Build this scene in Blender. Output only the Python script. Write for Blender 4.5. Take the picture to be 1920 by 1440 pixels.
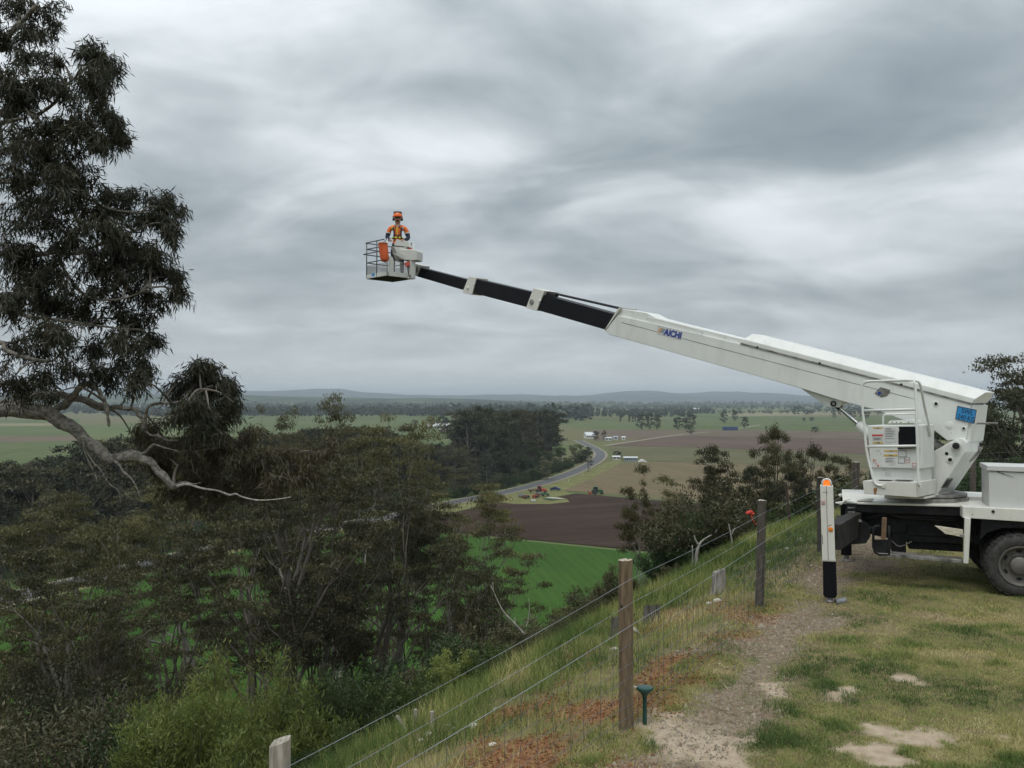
import bpy, bmesh, math, random
import numpy as np
from mathutils import Vector, Matrix

for _o in list(bpy.data.objects):
    bpy.data.objects.remove(_o)
SC = bpy.context.scene
COL = SC.collection
R = math.radians

# ------------------------------------------------------------------ camera
F = 1660.0                      # focal length in pixels of a 1920 x 1440 frame
PITCH = math.atan(29.0 / F)     # the horizon lies a little under the middle
CAMZ = 2.4
cam_data = bpy.data.cameras.new('camera')
cam_data.sensor_width = 36.0
cam_data.lens = 36.0 * F / 1920.0
cam_data.clip_start = 0.05
cam_data.clip_end = 60000.0
cam = bpy.data.objects.new('camera', cam_data)
COL.objects.link(cam)
cam.location = (0, 0, CAMZ)
cam.rotation_euler = (math.pi / 2 + PITCH, 0, 0)
SC.camera = cam

# ------------------------------------------------------------------ world: overcast sky
SUN_EL, SUN_AZ = 66.0, 205.0    # azimuth clockwise from +Y: behind the camera, to its left
world = bpy.data.worlds.new('World')
SC.world = world
world.use_nodes = True
wn, wl = world.node_tree.nodes, world.node_tree.links
wn.clear()


def wnode(kind, **kw):
    n = wn.new(kind)
    for k, v in kw.items():
        if k == 'inputs':
            for i, val in v.items():
                n.inputs[i].default_value = val
        else:
            setattr(n, k, v)
    return n


def wmath(op, a, b=None, c=None, clamp=False):
    n = wn.new('ShaderNodeMath')
    n.operation = op
    n.use_clamp = clamp
    for i, x in enumerate((a, b, c)):
        if x is None:
            continue
        if isinstance(x, (int, float)):
            n.inputs[i].default_value = x
        else:
            wl.new(x, n.inputs[i])
    return n.outputs[0]


out = wnode('ShaderNodeOutputWorld')
bg = wnode('ShaderNodeBackground', inputs={1: 1.0})
tc = wnode('ShaderNodeTexCoord')
sep = wnode('ShaderNodeSeparateXYZ')
wl.new(tc.outputs['Generated'], sep.inputs[0])
zpos = wmath('MAXIMUM', sep.outputs['Z'], 0.0)
den = wmath('ADD', zpos, 0.22)
px = wmath('DIVIDE', sep.outputs['X'], den)
py = wmath('DIVIDE', sep.outputs['Y'], den)
comb = wnode('ShaderNodeCombineXYZ')
wl.new(px, comb.inputs[0])
wl.new(py, comb.inputs[1])
mapn = wnode('ShaderNodeMapping')
mapn.inputs['Rotation'].default_value = (0, 0, R(-14))
mapn.inputs['Scale'].default_value = (0.80, 1.0, 1.0)
mapn.inputs['Location'].default_value = (3.1, 1.7, 0.0)
wl.new(comb.outputs[0], mapn.inputs[0])
n1 = wnode('ShaderNodeTexNoise', inputs={'Scale': 1.75, 'Detail': 7.0, 'Roughness': 0.5, 'Distortion': 0.7})
wl.new(mapn.outputs[0], n1.inputs['Vector'])
n2 = wnode('ShaderNodeTexNoise', inputs={'Scale': 4.6, 'Detail': 6.0, 'Roughness': 0.52, 'Distortion': 0.4})
wl.new(mapn.outputs[0], n2.inputs['Vector'])
val = wmath('MULTIPLY_ADD', wmath('SUBTRACT', n1.outputs[0], 0.5), 1.25, 0.5)
val = wmath('MULTIPLY_ADD', wmath('SUBTRACT', n2.outputs[0], 0.5), 0.50, val)
# thick and thin places of the cloud deck: direction (azimuth right of +Y, elevation), size, weight
DECK = [(-24.5, 22, .22, .20), (-8.2, 15.0, .12, .27), (9.9, 22, .16, .16), (26, 10.3, .15, .28), (17.5, 10.2, .10, .14), (4.5, 15.8, .09, .12), (-22, 15, .10, .10),
        (-17.7, 12.7, .15, -.24), (-3.4, 18.4, .13, -.22), (5.0, 12.6, .10, -.16), (19.5, 14.8, .17, -.22), (11.6, 6.8, .12, -.18), (-12, 8.6, .12, -.14), (27, 7.0, .10, -.12),
        (-6.5, 9.2, .08, .10), (29, 20.5, .14, -.10), (-12, 20.5, .10, -.08), (2.5, 5.0, .10, .08)]
for az, el, rad, w in DECK:
    d = (math.sin(R(az)) * math.cos(R(el)), math.cos(R(az)) * math.cos(R(el)), math.sin(R(el)))
    sub = wnode('ShaderNodeVectorMath', operation='SUBTRACT')
    wl.new(tc.outputs['Generated'], sub.inputs[0])
    sub.inputs[1].default_value = d
    scl = wnode('ShaderNodeVectorMath', operation='MULTIPLY')
    wl.new(sub.outputs[0], scl.inputs[0])
    scl.inputs[1].default_value = (0.62 / rad, 0.62 / rad, 1.55 / rad)
    ln = wnode('ShaderNodeVectorMath', operation='LENGTH')
    wl.new(scl.outputs[0], ln.inputs[0])
    g = wmath('SUBTRACT', 1.0, ln.outputs['Value'], clamp=True)
    g = wmath('SMOOTH_MIN', g, 0.75, 0.4)
    val = wmath('MULTIPLY_ADD', g, w * 1.15, val)
ramp = wnode('ShaderNodeValToRGB')
ramp.color_ramp.interpolation = 'B_SPLINE'
els = ramp.color_ramp.elements
els[0].position, els[0].color = 0.12, (0.215, 0.258, 0.285, 1)
els[1].position, els[1].color = 0.92, (0.76, 0.81, 0.84, 1)
e = els.new(0.36); e.color = (0.335, 0.378, 0.400, 1)
e = els.new(0.56); e.color = (0.495, 0.542, 0.565, 1)
e = els.new(0.74); e.color = (0.66, 0.705, 0.725, 1)
wl.new(val, ramp.inputs[0])
# near the horizon the deck melts into pale blue-grey air
hz = wmath('POWER', wmath('SUBTRACT', 1.0, zpos, clamp=True), 13.0)
mixh = wnode('ShaderNodeMix', data_type='RGBA')
wl.new(wmath('MULTIPLY', hz, 0.85), mixh.inputs[0])
wl.new(ramp.outputs[0], mixh.inputs[6])
mixh.inputs[7].default_value = (0.72, 0.775, 0.80, 1)
# an overcast sky is brighter overhead than low down
zen = wmath('MULTIPLY_ADD', zpos, 1.15, 0.84)
mulz = wnode('ShaderNodeVectorMath', operation='SCALE')
wl.new(mixh.outputs[2], mulz.inputs[0])
wl.new(zen, mulz.inputs['Scale'])
# a little of the clear sky above the deck comes through it
sky = wnode('ShaderNodeTexSky', sky_type='NISHITA', sun_disc=False)
sky.sun_elevation = R(SUN_EL)
sky.sun_rotation = R(SUN_AZ)
skys = wnode('ShaderNodeVectorMath', operation='SCALE')
wl.new(sky.outputs[0], skys.inputs[0])
skys.inputs['Scale'].default_value = 0.008
addn = wnode('ShaderNodeVectorMath', operation='ADD')
wl.new(mulz.outputs[0], addn.inputs[0])
wl.new(skys.outputs[0], addn.inputs[1])
wl.new(addn.outputs[0], bg.inputs[0])
wl.new(bg.outputs[0], out.inputs[0])

# ------------------------------------------------------------------ sun behind the clouds
sd = bpy.data.lights.new('sun', 'SUN')
sd.energy = 1.5
sd.angle = R(30)
sd.color = (1.0, 0.965, 0.91)
sun = bpy.data.objects.new('sun', sd)
COL.objects.link(sun)
_sd = Vector((math.sin(R(SUN_AZ)) * math.cos(R(SUN_EL)), math.cos(R(SUN_AZ)) * math.cos(R(SUN_EL)), math.sin(R(SUN_EL))))
sun.rotation_euler = _sd.to_track_quat('Z', 'Y').to_euler()
sun.location = _sd * 60

# ------------------------------------------------------------------ exposure and render settings
SC.view_settings.view_transform = 'Standard'
SC.view_settings.look = 'None'
SC.view_settings.gamma = 1.0
SC.view_settings.exposure = 0.0
SC.render.engine = 'CYCLES'
SC.cycles.use_denoising = True
SC.cycles.max_bounces = 4
SC.cycles.diffuse_bounces = 2
SC.cycles.glossy_bounces = 2
SC.cycles.transmission_bounces = 2
SC.cycles.use_light_tree = False
SC.cycles.caustics_reflective = False
SC.cycles.caustics_refractive = False
SC.cycles.transparent_max_bounces = 8
SC.cycles.volume_bounces = 0
SC.cycles.use_adaptive_sampling = True
SC.cycles.adaptive_threshold = 0.02

# ------------------------------------------------------------------ pixel rays (pixels of the 1920 x 1440 photograph -> points of the place)
_ca, _sa = math.cos(PITCH), math.sin(PITCH)
CAMP = np.array([0.0, 0.0, CAMZ])


def ray(u, v):
    a, b = (u - 960.0) / F, -(v - 720.0) / F
    return np.array([a, _ca - b * _sa, _sa + b * _ca])


def at(u, v, y):
    d = ray(u, v)
    return CAMP + d * (y / d[1])


def on_z(u, v, z):
    d = ray(u, v)
    return CAMP + d * ((z - CAMZ) / d[2])


def on_plane(u, v, p0, n):
    d = ray(u, v)
    n = np.asarray(n, float)
    return CAMP + d * (np.dot(np.asarray(p0) - CAMP, n) / np.dot(d, n))


def unit(v):
    v = np.asarray(v, float)
    return v / np.linalg.norm(v)


# ------------------------------------------------------------------ numpy value noise
_perm = np.random.RandomState(7).rand(256, 256)


def vnoise(x, y):
    x, y = np.asarray(x, float), np.asarray(y, float)
    xi, yi = np.floor(x).astype(int), np.floor(y).astype(int)
    fx, fy = x - xi, y - yi
    fx, fy = fx * fx * (3 - 2 * fx), fy * fy * (3 - 2 * fy)
    g = lambda a, b: _perm[a % 256, b % 256]
    return (g(xi, yi) * (1 - fx) * (1 - fy) + g(xi + 1, yi) * fx * (1 - fy)
            + g(xi, yi + 1) * (1 - fx) * fy + g(xi + 1, yi + 1) * fx * fy)


def fbm(x, y, octv=4, gain=0.5):
    t, a, s = 0.0, 1.0, 0.0
    x, y = np.asarray(x, float), np.asarray(y, float)
    for i in range(octv):
        t = t + a * vnoise(x * 2 ** i + 13.7 * i, y * 2 ** i + 7.3 * i)
        s += a
        a *= gain
    return t / s


# ------------------------------------------------------------------ materials
MATS = {}


def mat(name, color=(0.5, 0.5, 0.5), rough=0.6, metal=0.0, var=0.0, scale=8.0, color2=None, bump=0.0, bscale=60.0, spec=0.5, emit=None, stretch=None):
    """procedural material: base colour broken up by noise, optional second colour, optional fine relief"""
    if name in MATS:
        return MATS[name]
    m = bpy.data.materials.new(name)
    m.use_nodes = True
    nt = m.node_tree
    b = nt.nodes['Principled BSDF']
    b.inputs['Roughness'].default_value = rough
    b.inputs['Metallic'].default_value = metal
    b.inputs['Specular IOR Level'].default_value = spec
    tcn = nt.nodes.new('ShaderNodeTexCoord')
    mp = nt.nodes.new('ShaderNodeMapping')
    if stretch:
        mp.inputs['Scale'].default_value = stretch
    nt.links.new(tcn.outputs['Object'], mp.inputs[0])
    nz = nt.nodes.new('ShaderNodeTexNoise')
    nz.inputs['Scale'].default_value = scale
    nz.inputs['Detail'].default_value = 5.0
    nz.inputs['Roughness'].default_value = 0.6
    nt.links.new(mp.outputs[0], nz.inputs['Vector'])
    rp = nt.nodes.new('ShaderNodeValToRGB')
    c = np.array(color)
    c2 = np.array(color2) if color2 is not None else c
    rp.color_ramp.elements[0].position = 0.30
    rp.color_ramp.elements[1].position = 0.70
    rp.color_ramp.elements[0].color = (*np.clip(c * (1 - var), 0, 1), 1)
    rp.color_ramp.elements[1].color = (*np.clip(c2 * (1 + var), 0, 1), 1)
    nt.links.new(nz.outputs[0], rp.inputs[0])
    nt.links.new(rp.outputs[0], b.inputs['Base Color'])
    if bump > 0:
        nb = nt.nodes.new('ShaderNodeTexNoise')
        nb.inputs['Scale'].default_value = bscale
        nb.inputs['Detail'].default_value = 4.0
        nt.links.new(mp.outputs[0], nb.inputs['Vector'])
        bp = nt.nodes.new('ShaderNodeBump')
        bp.inputs['Strength'].default_value = bump
        bp.inputs['Distance'].default_value = 0.01
        nt.links.new(nb.outputs[0], bp.inputs['Height'])
        nt.links.new(bp.outputs[0], b.inputs['Normal'])
    if emit:
        b.inputs['Emission Color'].default_value = (*emit[0], 1)
        b.inputs['Emission Strength'].default_value = emit[1]
    MATS[name] = m
    return m


def paint(name, color, rust=(0.16, 0.075, 0.03), amount=0.5, rough=0.42):
    """worn truck paint: faint blotches, thin streaks of grime, small chips down to rust"""
    m = mat(name, color, rough, 0.0, 0.035, 2.5)
    nt = m.node_tree
    b = nt.nodes['Principled BSDF']
    base = b.inputs['Base Color'].links[0].from_socket
    tcn = nt.nodes.new('ShaderNodeTexCoord')
    mp = nt.nodes.new('ShaderNodeMapping')
    mp.inputs['Scale'].default_value = (4, 4, 1.1)
    nt.links.new(tcn.outputs['Object'], mp.inputs[0])
    nz = nt.nodes.new('ShaderNodeTexNoise')
    nz.inputs['Scale'].default_value = 1.4
    nz.inputs['Detail'].default_value = 6
    nt.links.new(mp.outputs[0], nz.inputs['Vector'])
    r1 = nt.nodes.new('ShaderNodeValToRGB')
    r1.color_ramp.elements[0].position, r1.color_ramp.elements[0].color = 0.52, (0, 0, 0, 1)
    r1.color_ramp.elements[1].position, r1.color_ramp.elements[1].color = 0.90, (0.30, 0.30, 0.30, 1)
    nt.links.new(nz.outputs[0], r1.inputs[0])
    m1 = nt.nodes.new('ShaderNodeMix'); m1.data_type = 'RGBA'
    nt.links.new(r1.outputs[0], m1.inputs[0])
    nt.links.new(base, m1.inputs[6])
    m1.inputs[7].default_value = (0.30, 0.275, 0.225, 1)
    nz2 = nt.nodes.new('ShaderNodeTexNoise')
    nz2.inputs['Scale'].default_value = 9.0
    nz2.inputs['Detail'].default_value = 8
    nz2.inputs['Roughness'].default_value = 0.65
    nt.links.new(tcn.outputs['Object'], nz2.inputs['Vector'])
    r2 = nt.nodes.new('ShaderNodeValToRGB')
    r2.color_ramp.elements[0].position, r2.color_ramp.elements[0].color = 0.72 - 0.06 * amount, (0, 0, 0, 1)
    r2.color_ramp.elements[1].position, r2.color_ramp.elements[1].color = 0.75 - 0.06 * amount, (1, 1, 1, 1)
    nt.links.new(nz2.outputs[0], r2.inputs[0])
    m2 = nt.nodes.new('ShaderNodeMix'); m2.data_type = 'RGBA'
    nt.links.new(r2.outputs[0], m2.inputs[0])
    nt.links.new(m1.outputs[2], m2.inputs[6])
    m2.inputs[7].default_value = (*rust, 1)
    nt.links.new(m2.outputs[2], b.inputs['Base Color'])
    return m


def leafmat(name, dark, light, trans=0.25, tip=None):
    """leaves: colour from the tint attribute, a little light through the blade, slight per-tree shift"""
    if name in MATS:
        return MATS[name]
    m = bpy.data.materials.new(name)
    m.use_nodes = True
    nt = m.node_tree
    nt.nodes.clear()
    o = nt.nodes.new('ShaderNodeOutputMaterial')
    at_ = nt.nodes.new('ShaderNodeAttribute'); at_.attribute_name = 'tint'
    rp = nt.nodes.new('ShaderNodeValToRGB')
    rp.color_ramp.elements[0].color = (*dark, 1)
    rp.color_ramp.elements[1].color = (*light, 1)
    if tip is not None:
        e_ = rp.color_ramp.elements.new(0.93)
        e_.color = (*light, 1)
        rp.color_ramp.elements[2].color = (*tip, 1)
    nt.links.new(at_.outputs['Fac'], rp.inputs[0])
    oi = nt.nodes.new('ShaderNodeObjectInfo')
    hs = nt.nodes.new('ShaderNodeHueSaturation')
    mr = nt.nodes.new('ShaderNodeMapRange')
    mr.inputs['To Min'].default_value = 0.72
    mr.inputs['To Max'].default_value = 1.25
    nt.links.new(oi.outputs['Random'], mr.inputs[0])
    nt.links.new(mr.outputs[0], hs.inputs['Value'])
    nt.links.new(rp.outputs[0], hs.inputs['Color'])
    df = nt.nodes.new('ShaderNodeBsdfDiffuse')
    tr = nt.nodes.new('ShaderNodeBsdfTranslucent')
    gl = nt.nodes.new('ShaderNodeBsdfGlossy')
    gl.inputs['Roughness'].default_value = 0.45
    gl.inputs['Color'].default_value = (0.75, 0.8, 0.8, 1)
    nt.links.new(hs.outputs[0], df.inputs['Color'])
    nt.links.new(hs.outputs[0], tr.inputs['Color'])
    a1 = nt.nodes.new('ShaderNodeMixShader'); a1.inputs[0].default_value = trans
    nt.links.new(df.outputs[0], a1.inputs[1]); nt.links.new(tr.outputs[0], a1.inputs[2])
    a2 = nt.nodes.new('ShaderNodeMixShader'); a2.inputs[0].default_value = 0.03
    nt.links.new(a1.outputs[0], a2.inputs[1]); nt.links.new(gl.outputs[0], a2.inputs[2])
    nt.links.new(a2.outputs[0], o.inputs[0])
    MATS[name] = m
    return m


# ------------------------------------------------------------------ object helpers
def tag(o, label=None, cat=None, group=None, kind=None):
    if label: o['label'] = label
    if cat: o['category'] = cat
    if group: o['group'] = group
    if kind: o['kind'] = kind
    return o


def thing(name, label, cat, loc=(0, 0, 0), rotz=0.0, group=None, scale=None):
    o = bpy.data.objects.new(name, None)
    o.empty_display_size = 0.2
    COL.objects.link(o)
    o.location = tuple(loc)
    o.rotation_euler = (0, 0, rotz)
    if scale is not None:
        o.scale = scale if hasattr(scale, '__len__') else (scale,) * 3
    return tag(o, label, cat, group)


def link(o, parent=None, keep_world=True):
    COL.objects.link(o)
    if parent is not None:
        o.parent = parent
        if keep_world:          # the vertices are written in world coordinates
            p, off = parent, Vector((0, 0, 0))
            while p is not None:
                if p.type == 'EMPTY':
                    off += Vector(p.location)
                p = p.parent
            o.matrix_parent_inverse = Matrix.Identity(4)
            o.location = tuple(-off) if parent.type == 'EMPTY' else (0, 0, 0)
    return o


def copy_tree(o, parent=None):
    c = o.copy()
    COL.objects.link(c)
    c.parent = parent
    for ch in list(o.children):
        copy_tree(ch, c)
    return c


class MB:
    """collects shapes; build() links them as ONE mesh object"""
    def __init__(self):
        self.v, self.f, self.m = [], [], []

    def add(self, vs, fs, mi=0):
        n = len(self.v)
        self.v.extend([tuple(map(float, p)) for p in vs])
        self.f.extend([tuple(i + n for i in f) for f in fs])
        self.m.extend([mi] * len(fs))
        return self

    def box(self, c, size, ax=None, mi=0):
        ax = np.eye(3) if ax is None else np.asarray(ax, float)
        h = np.asarray(size, float) / 2
        vs = [np.asarray(c, float) + ax[0] * (sx * h[0]) + ax[1] * (sy * h[1]) + ax[2] * (sz * h[2])
              for sz in (-1, 1) for sy in (-1, 1) for sx in (-1, 1)]
        return self.add(vs, [(0, 2, 3, 1), (4, 5, 7, 6), (0, 1, 5, 4), (2, 6, 7, 3), (0, 4, 6, 2), (1, 3, 7, 5)], mi)

    def prism(self, pts, w, mi=0):
        """polygon pts swept by vector w"""
        n = len(pts)
        pts = [np.asarray(p, float) for p in pts]
        vs = pts + [p + np.asarray(w, float) for p in pts]
        fs = [tuple(range(n)), tuple(range(2 * n - 1, n - 1, -1))]
        fs += [((i + 1) % n, i, i + n, (i + 1) % n + n) for i in range(n)]
        return self.add(vs, fs, mi)

    def tube(self, pts, rad, n=8, caps=True, mi=0):
        pts = [np.asarray(p, float) for p in pts]
        if not hasattr(rad, '__len__'):
            rad = [rad] * len(pts)
        vs, fs = [], []
        ref = None
        for i, p in enumerate(pts):
            d = pts[min(i + 1, len(pts) - 1)] - pts[max(i - 1, 0)]
            d = d / (np.linalg.norm(d) + 1e-12)
            if ref is None:
                ref = np.array([0, 0, 1.0]) if abs(d[2]) < 0.9 else np.array([1.0, 0, 0])
            a = np.cross(d, ref); a /= np.linalg.norm(a) + 1e-12
            b = np.cross(d, a)
            ref = -b if False else np.cross(a, d)
            for k in range(n):
                t = 2 * math.pi * k / n
                vs.append(p + rad[i] * (a * math.cos(t) + b * math.sin(t)))
        for i in range(len(pts) - 1):
            for k in range(n):
                fs.append((i * n + k, i * n + (k + 1) % n, (i + 1) * n + (k + 1) % n, (i + 1) * n + k))
        if caps:
            fs.append(tuple(range(n - 1, -1, -1)))
            fs.append(tuple((len(pts) - 1) * n + k for k in range(n)))
        return self.add(vs, fs, mi)

    def lathe(self, prof, c, axis=(0, 0, 1), n=24, mi=0, caps=True):
        """prof: (radius, height along axis)"""
        axis = unit(axis)
        ref = np.array([1.0, 0, 0]) if abs(axis[0]) < 0.9 else np.array([0, 1.0, 0])
        a = unit(np.cross(axis, ref)); b = np.cross(axis, a)
        vs, fs = [], []
        for r_, h_ in prof:
            for k in range(n):
                t = 2 * math.pi * k / n
                vs.append(np.asarray(c, float) + axis * h_ + r_ * (a * math.cos(t) + b * math.sin(t)))
        for i in range(len(prof) - 1):
            for k in range(n):
                fs.append((i * n + k, i * n + (k + 1) % n, (i + 1) * n + (k + 1) % n, (i + 1) * n + k))
        if caps and prof[0][0] > 1e-6: fs.append(tuple(range(n - 1, -1, -1)))
        if caps and prof[-1][0] > 1e-6: fs.append(tuple((len(prof) - 1) * n + k for k in range(n)))
        return self.add(vs, fs, mi)

    def ball(self, c, r, n=10, m=7, mi=0, jit=0.0, rng=None):
        r = np.asarray(r if hasattr(r, '__len__') else (r, r, r), float)
        vs, fs = [], []
        for i in range(m + 1):
            th = math.pi * i / m
            for k in range(n):
                ph = 2 * math.pi * k / n
                q = np.array([math.sin(th) * math.cos(ph), math.sin(th) * math.sin(ph), math.cos(th)])
                if jit and rng is not None and 0 < i < m: q = q * (1 + rng.uniform(-jit, jit))
                vs.append(np.asarray(c, float) + q * r)
        for i in range(m):
            for k in range(n):
                fs.append((i * n + k, (i + 1) * n + k, (i + 1) * n + (k + 1) % n, i * n + (k + 1) % n))
        return self.add(vs, fs, mi)

    def mesh(self, name, mats):
        me = bpy.data.meshes.new(name)
        me.from_pydata(self.v, [], self.f)
        bm = bmesh.new(); bm.from_mesh(me)
        bmesh.ops.remove_doubles(bm, verts=bm.verts, dist=1e-6)
        bmesh.ops.recalc_face_normals(bm, faces=bm.faces)
        bm.to_mesh(me); bm.free()
        for m in (mats if isinstance(mats, (list, tuple)) else [mats]):
            me.materials.append(m)
        return me

    def build(self, name, mats, parent=None, bevel=0.0, smooth=False, local=False):
        me = bpy.data.meshes.new(name)
        me.from_pydata(self.v, [], self.f)
        for m in (mats if isinstance(mats, (list, tuple)) else [mats]):
            me.materials.append(m)
        if any(self.m):
            me.polygons.foreach_set('material_index', self.m)
        bm = bmesh.new(); bm.from_mesh(me)
        bmesh.ops.recalc_face_normals(bm, faces=bm.faces)
        bm.to_mesh(me); bm.free()
        if smooth:
            me.polygons.foreach_set('use_smooth', [True] * len(me.polygons))
            if smooth != 'all':
                me.set_sharp_from_angle(angle=R(40))
        o = bpy.data.objects.new(name, me)
        link(o, parent, keep_world=not local)
        if bevel:
            md = o.modifiers.new('bevel', 'BEVEL')
            md.width = bevel; md.segments = 2; md.limit_method = 'ANGLE'; md.angle_limit = R(35)
            md.harden_normals = False
        return o


def raw_mesh(name, verts, nper, material, tint=None):
    """verts (N, nper, 3) -> mesh of N separate faces of nper corners, each with one tint"""
    N = verts.shape[0]
    me = bpy.data.meshes.new(name)
    me.vertices.add(N * nper)
    me.vertices.foreach_set('co', verts.astype(np.float32).ravel())
    me.loops.add(N * nper)
    me.loops.foreach_set('vertex_index', np.arange(N * nper, dtype=np.int32))
    me.polygons.add(N)
    me.polygons.foreach_set('loop_start', np.arange(0, N * nper, nper, dtype=np.int32))
    me.update(calc_edges=True)
    if tint is not None:
        a = me.attributes.new('tint', 'FLOAT', 'POINT')
        a.data.foreach_set('value', np.repeat(tint.astype(np.float32), nper))
    me.materials.append(material)
    return me


def leaves(pos, dirs, length, width, rng):
    """lance-shaped leaf quads"""
    N = len(pos)
    dirs = dirs / (np.linalg.norm(dirs, axis=1, keepdims=True) + 1e-9)
    rv = rng.normal(size=(N, 3))
    side = np.cross(dirs, rv)
    side /= np.linalg.norm(side, axis=1, keepdims=True) + 1e-9
    L = np.broadcast_to(np.asarray(length), (N,))[:, None]
    W = np.broadcast_to(np.asarray(width), (N,))[:, None]
    mid = pos + dirs * L * 0.42
    q = np.stack([pos, mid + side * W * 0.5, pos + dirs * L, mid - side * W * 0.5], axis=1)
    return q

# ================================================================== THE SETTING
VALLEY = -34.0
FENCE = [(-1.20, 4.60), (0.83, 6.49), (2.93, 10.40), (4.90, 14.10), (6.90, 17.80), (8.30, 20.40), (11.90, 22.90), (16.5, 25.7)]


def edge_s(x, y):
    """distance beyond the fence line, down-slope positive"""
    s1 = -0.88 * (x - 0.83) + 0.475 * (y - 6.49)
    s2 = -0.52 * (x - 8.2) + 0.855 * (y - 20.3)
    return (s1 + s2 + np.sqrt((s1 - s2) ** 2 + 1.5 ** 2)) / 2


def height(x, y):
    x, y = np.asarray(x, float), np.asarray(y, float)
    s = edge_s(x, y)
    t = np.clip(s, 0, 2.4) / 2.4
    z = -0.6 * t ** 1.3
    z = z - 0.68 * np.maximum(s - 2.4, 0)
    k = np.clip((s - 3) / 12, 0, 1)
    z = z + k * (fbm(x / 9, y / 9, 3) - 0.5) * 2.4 * np.clip((z - VALLEY) / 6, 0, 1)
    z = (z + VALLEY + np.sqrt((z - VALLEY) ** 2 + 0.04)) / 2
    near = np.exp(-((x + 1.5) ** 2 + (y - 4.3) ** 2) / 3.2)
    z = z - 0.33 * near
    rough = np.clip(1.2 - np.abs(s + 1) / 14, 0, 1)
    z = z + rough * ((fbm(x / 1.7, y / 1.7, 3) - 0.5) * 0.07 + (fbm(x / 0.28, y / 0.28, 2) - 0.5) * 0.018)
    return z


def gz(x, y):
    return float(height(np.array([x]), np.array([y]))[0])


def blob(X, Y, u, v, ru, rv, soft=0.5):
    """an irregular patch on the lawn, given by where it lies in the photograph"""
    c = on_z(u, v, 0.0)
    a = np.linalg.norm(on_z(u + ru, v, 0.0) - c)
    b = np.linalg.norm(on_z(u, v - rv, 0.0) - on_z(u, v + rv, 0.0)) / 2
    wob = (fbm(X / 0.30 + 5, Y / 0.30, 3) - 0.5) * 1.5 + (fbm(X / 0.07 + 5, Y / 0.07, 2) - 0.5) * 1.1
    d = np.sqrt(((X - c[0]) / a) ** 2 + ((Y - c[1]) / b) ** 2) + wob
    return np.clip((1.15 - d) / soft, 0, 1)


SAND = [(1455, 1302, 34, 18), (1440, 1290, 24, 8), (1560, 1312, 26, 10), (1700, 1276, 22, 10), (1730, 1384, 62, 18), (1650, 1372, 34, 16),
        (1640, 1408, 56, 10), (1680, 1428, 60, 12), (1300, 1402, 88, 30), (1250, 1360, 70, 26), (1345, 1425, 60, 20), (1885, 1384, 16, 5), (1590, 1300, 16, 6)]
WORN = [(1640, 1160, 85, 24), (1560, 1135, 60, 18), (1735, 1150, 40, 12), (1580, 1185, 70, 16), (1470, 1180, 60, 40), (1390, 1250, 50, 40), (1500, 1060, 70, 40)]


def masks(X, Y):
    s = edge_s(X, Y)
    n = fbm(X / 0.8, Y / 0.8, 4)
    n2 = fbm(X / 0.22 + 31, Y / 0.22, 3)
    strip = np.clip((0.30 + (n - 0.5) * 1.6 - np.abs(s + 0.42)) / 0.35 + 0.75, 0, 1)
    strip = strip * np.clip((Y - 3.0) / 2, 0, 1)
    sand = np.zeros_like(X)
    for q in SAND:
        sand = np.maximum(sand, blob(X, Y, *q))
    worn = np.zeros_like(X)
    for q in WORN:
        worn = np.maximum(worn, blob(X, Y, *q, soft=0.9) * 0.75)
    red = np.clip((fbm(X / 0.7 + 3, Y / 0.7 + 9, 3) - 0.47) * 6, 0, 1) * np.clip((s + 0.35) / 0.4, 0, 1) * np.clip((2.0 - s) / 0.6, 0, 1) * np.clip((13 - Y) / 6, 0, 1)
    speck = np.clip((n2 - 0.60) * 5, 0, 1) * 0.4
    return np.clip(strip, 0, 1), sand, worn, red, speck


# ------------------------------------------------------------------ ground: one sheet from the lawn to the far side of the valley
def spaced(a, b, step):
    return list(np.arange(a, b, step))


gx = [-30000, -22000, -16000, -11000, -8000, -5500, -4000, -2800, -2000, -1400, -1000, -700, -500, -350, -250, -180, -130, -95]
gx += spaced(-75, -14, 2.0) + spaced(-14, -3, 0.4) + spaced(-3, 12.5, 0.085) + spaced(12.5, 30, 0.5) + spaced(30, 80, 3.0)
gx += [80, 95, 130, 180, 250, 350, 500, 700, 1000, 1400, 2000, 2800, 4000, 5500, 8000, 11000, 16000, 22000, 30000]
gy = [-30000, -12000, -5000, -2000, -800, -300, -120, -60, -30, -15, -8, -3]
gy += spaced(0, 4.5, 0.3) + spaced(4.5, 19, 0.085) + spaced(19, 34, 0.3) + spaced(34, 130, 2.5)
gy += [130, 150, 180, 220, 280, 360, 460, 600, 800, 1100, 1500, 2000, 2800, 4000, 5500, 8000, 11000, 16000, 22000, 30000]
gx, gy = np.array(gx, float), np.array(gy, float)
GX, GY = np.meshgrid(gx, gy)
GZ = height(GX.ravel(), GY.ravel()).reshape(GX.shape)
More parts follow.
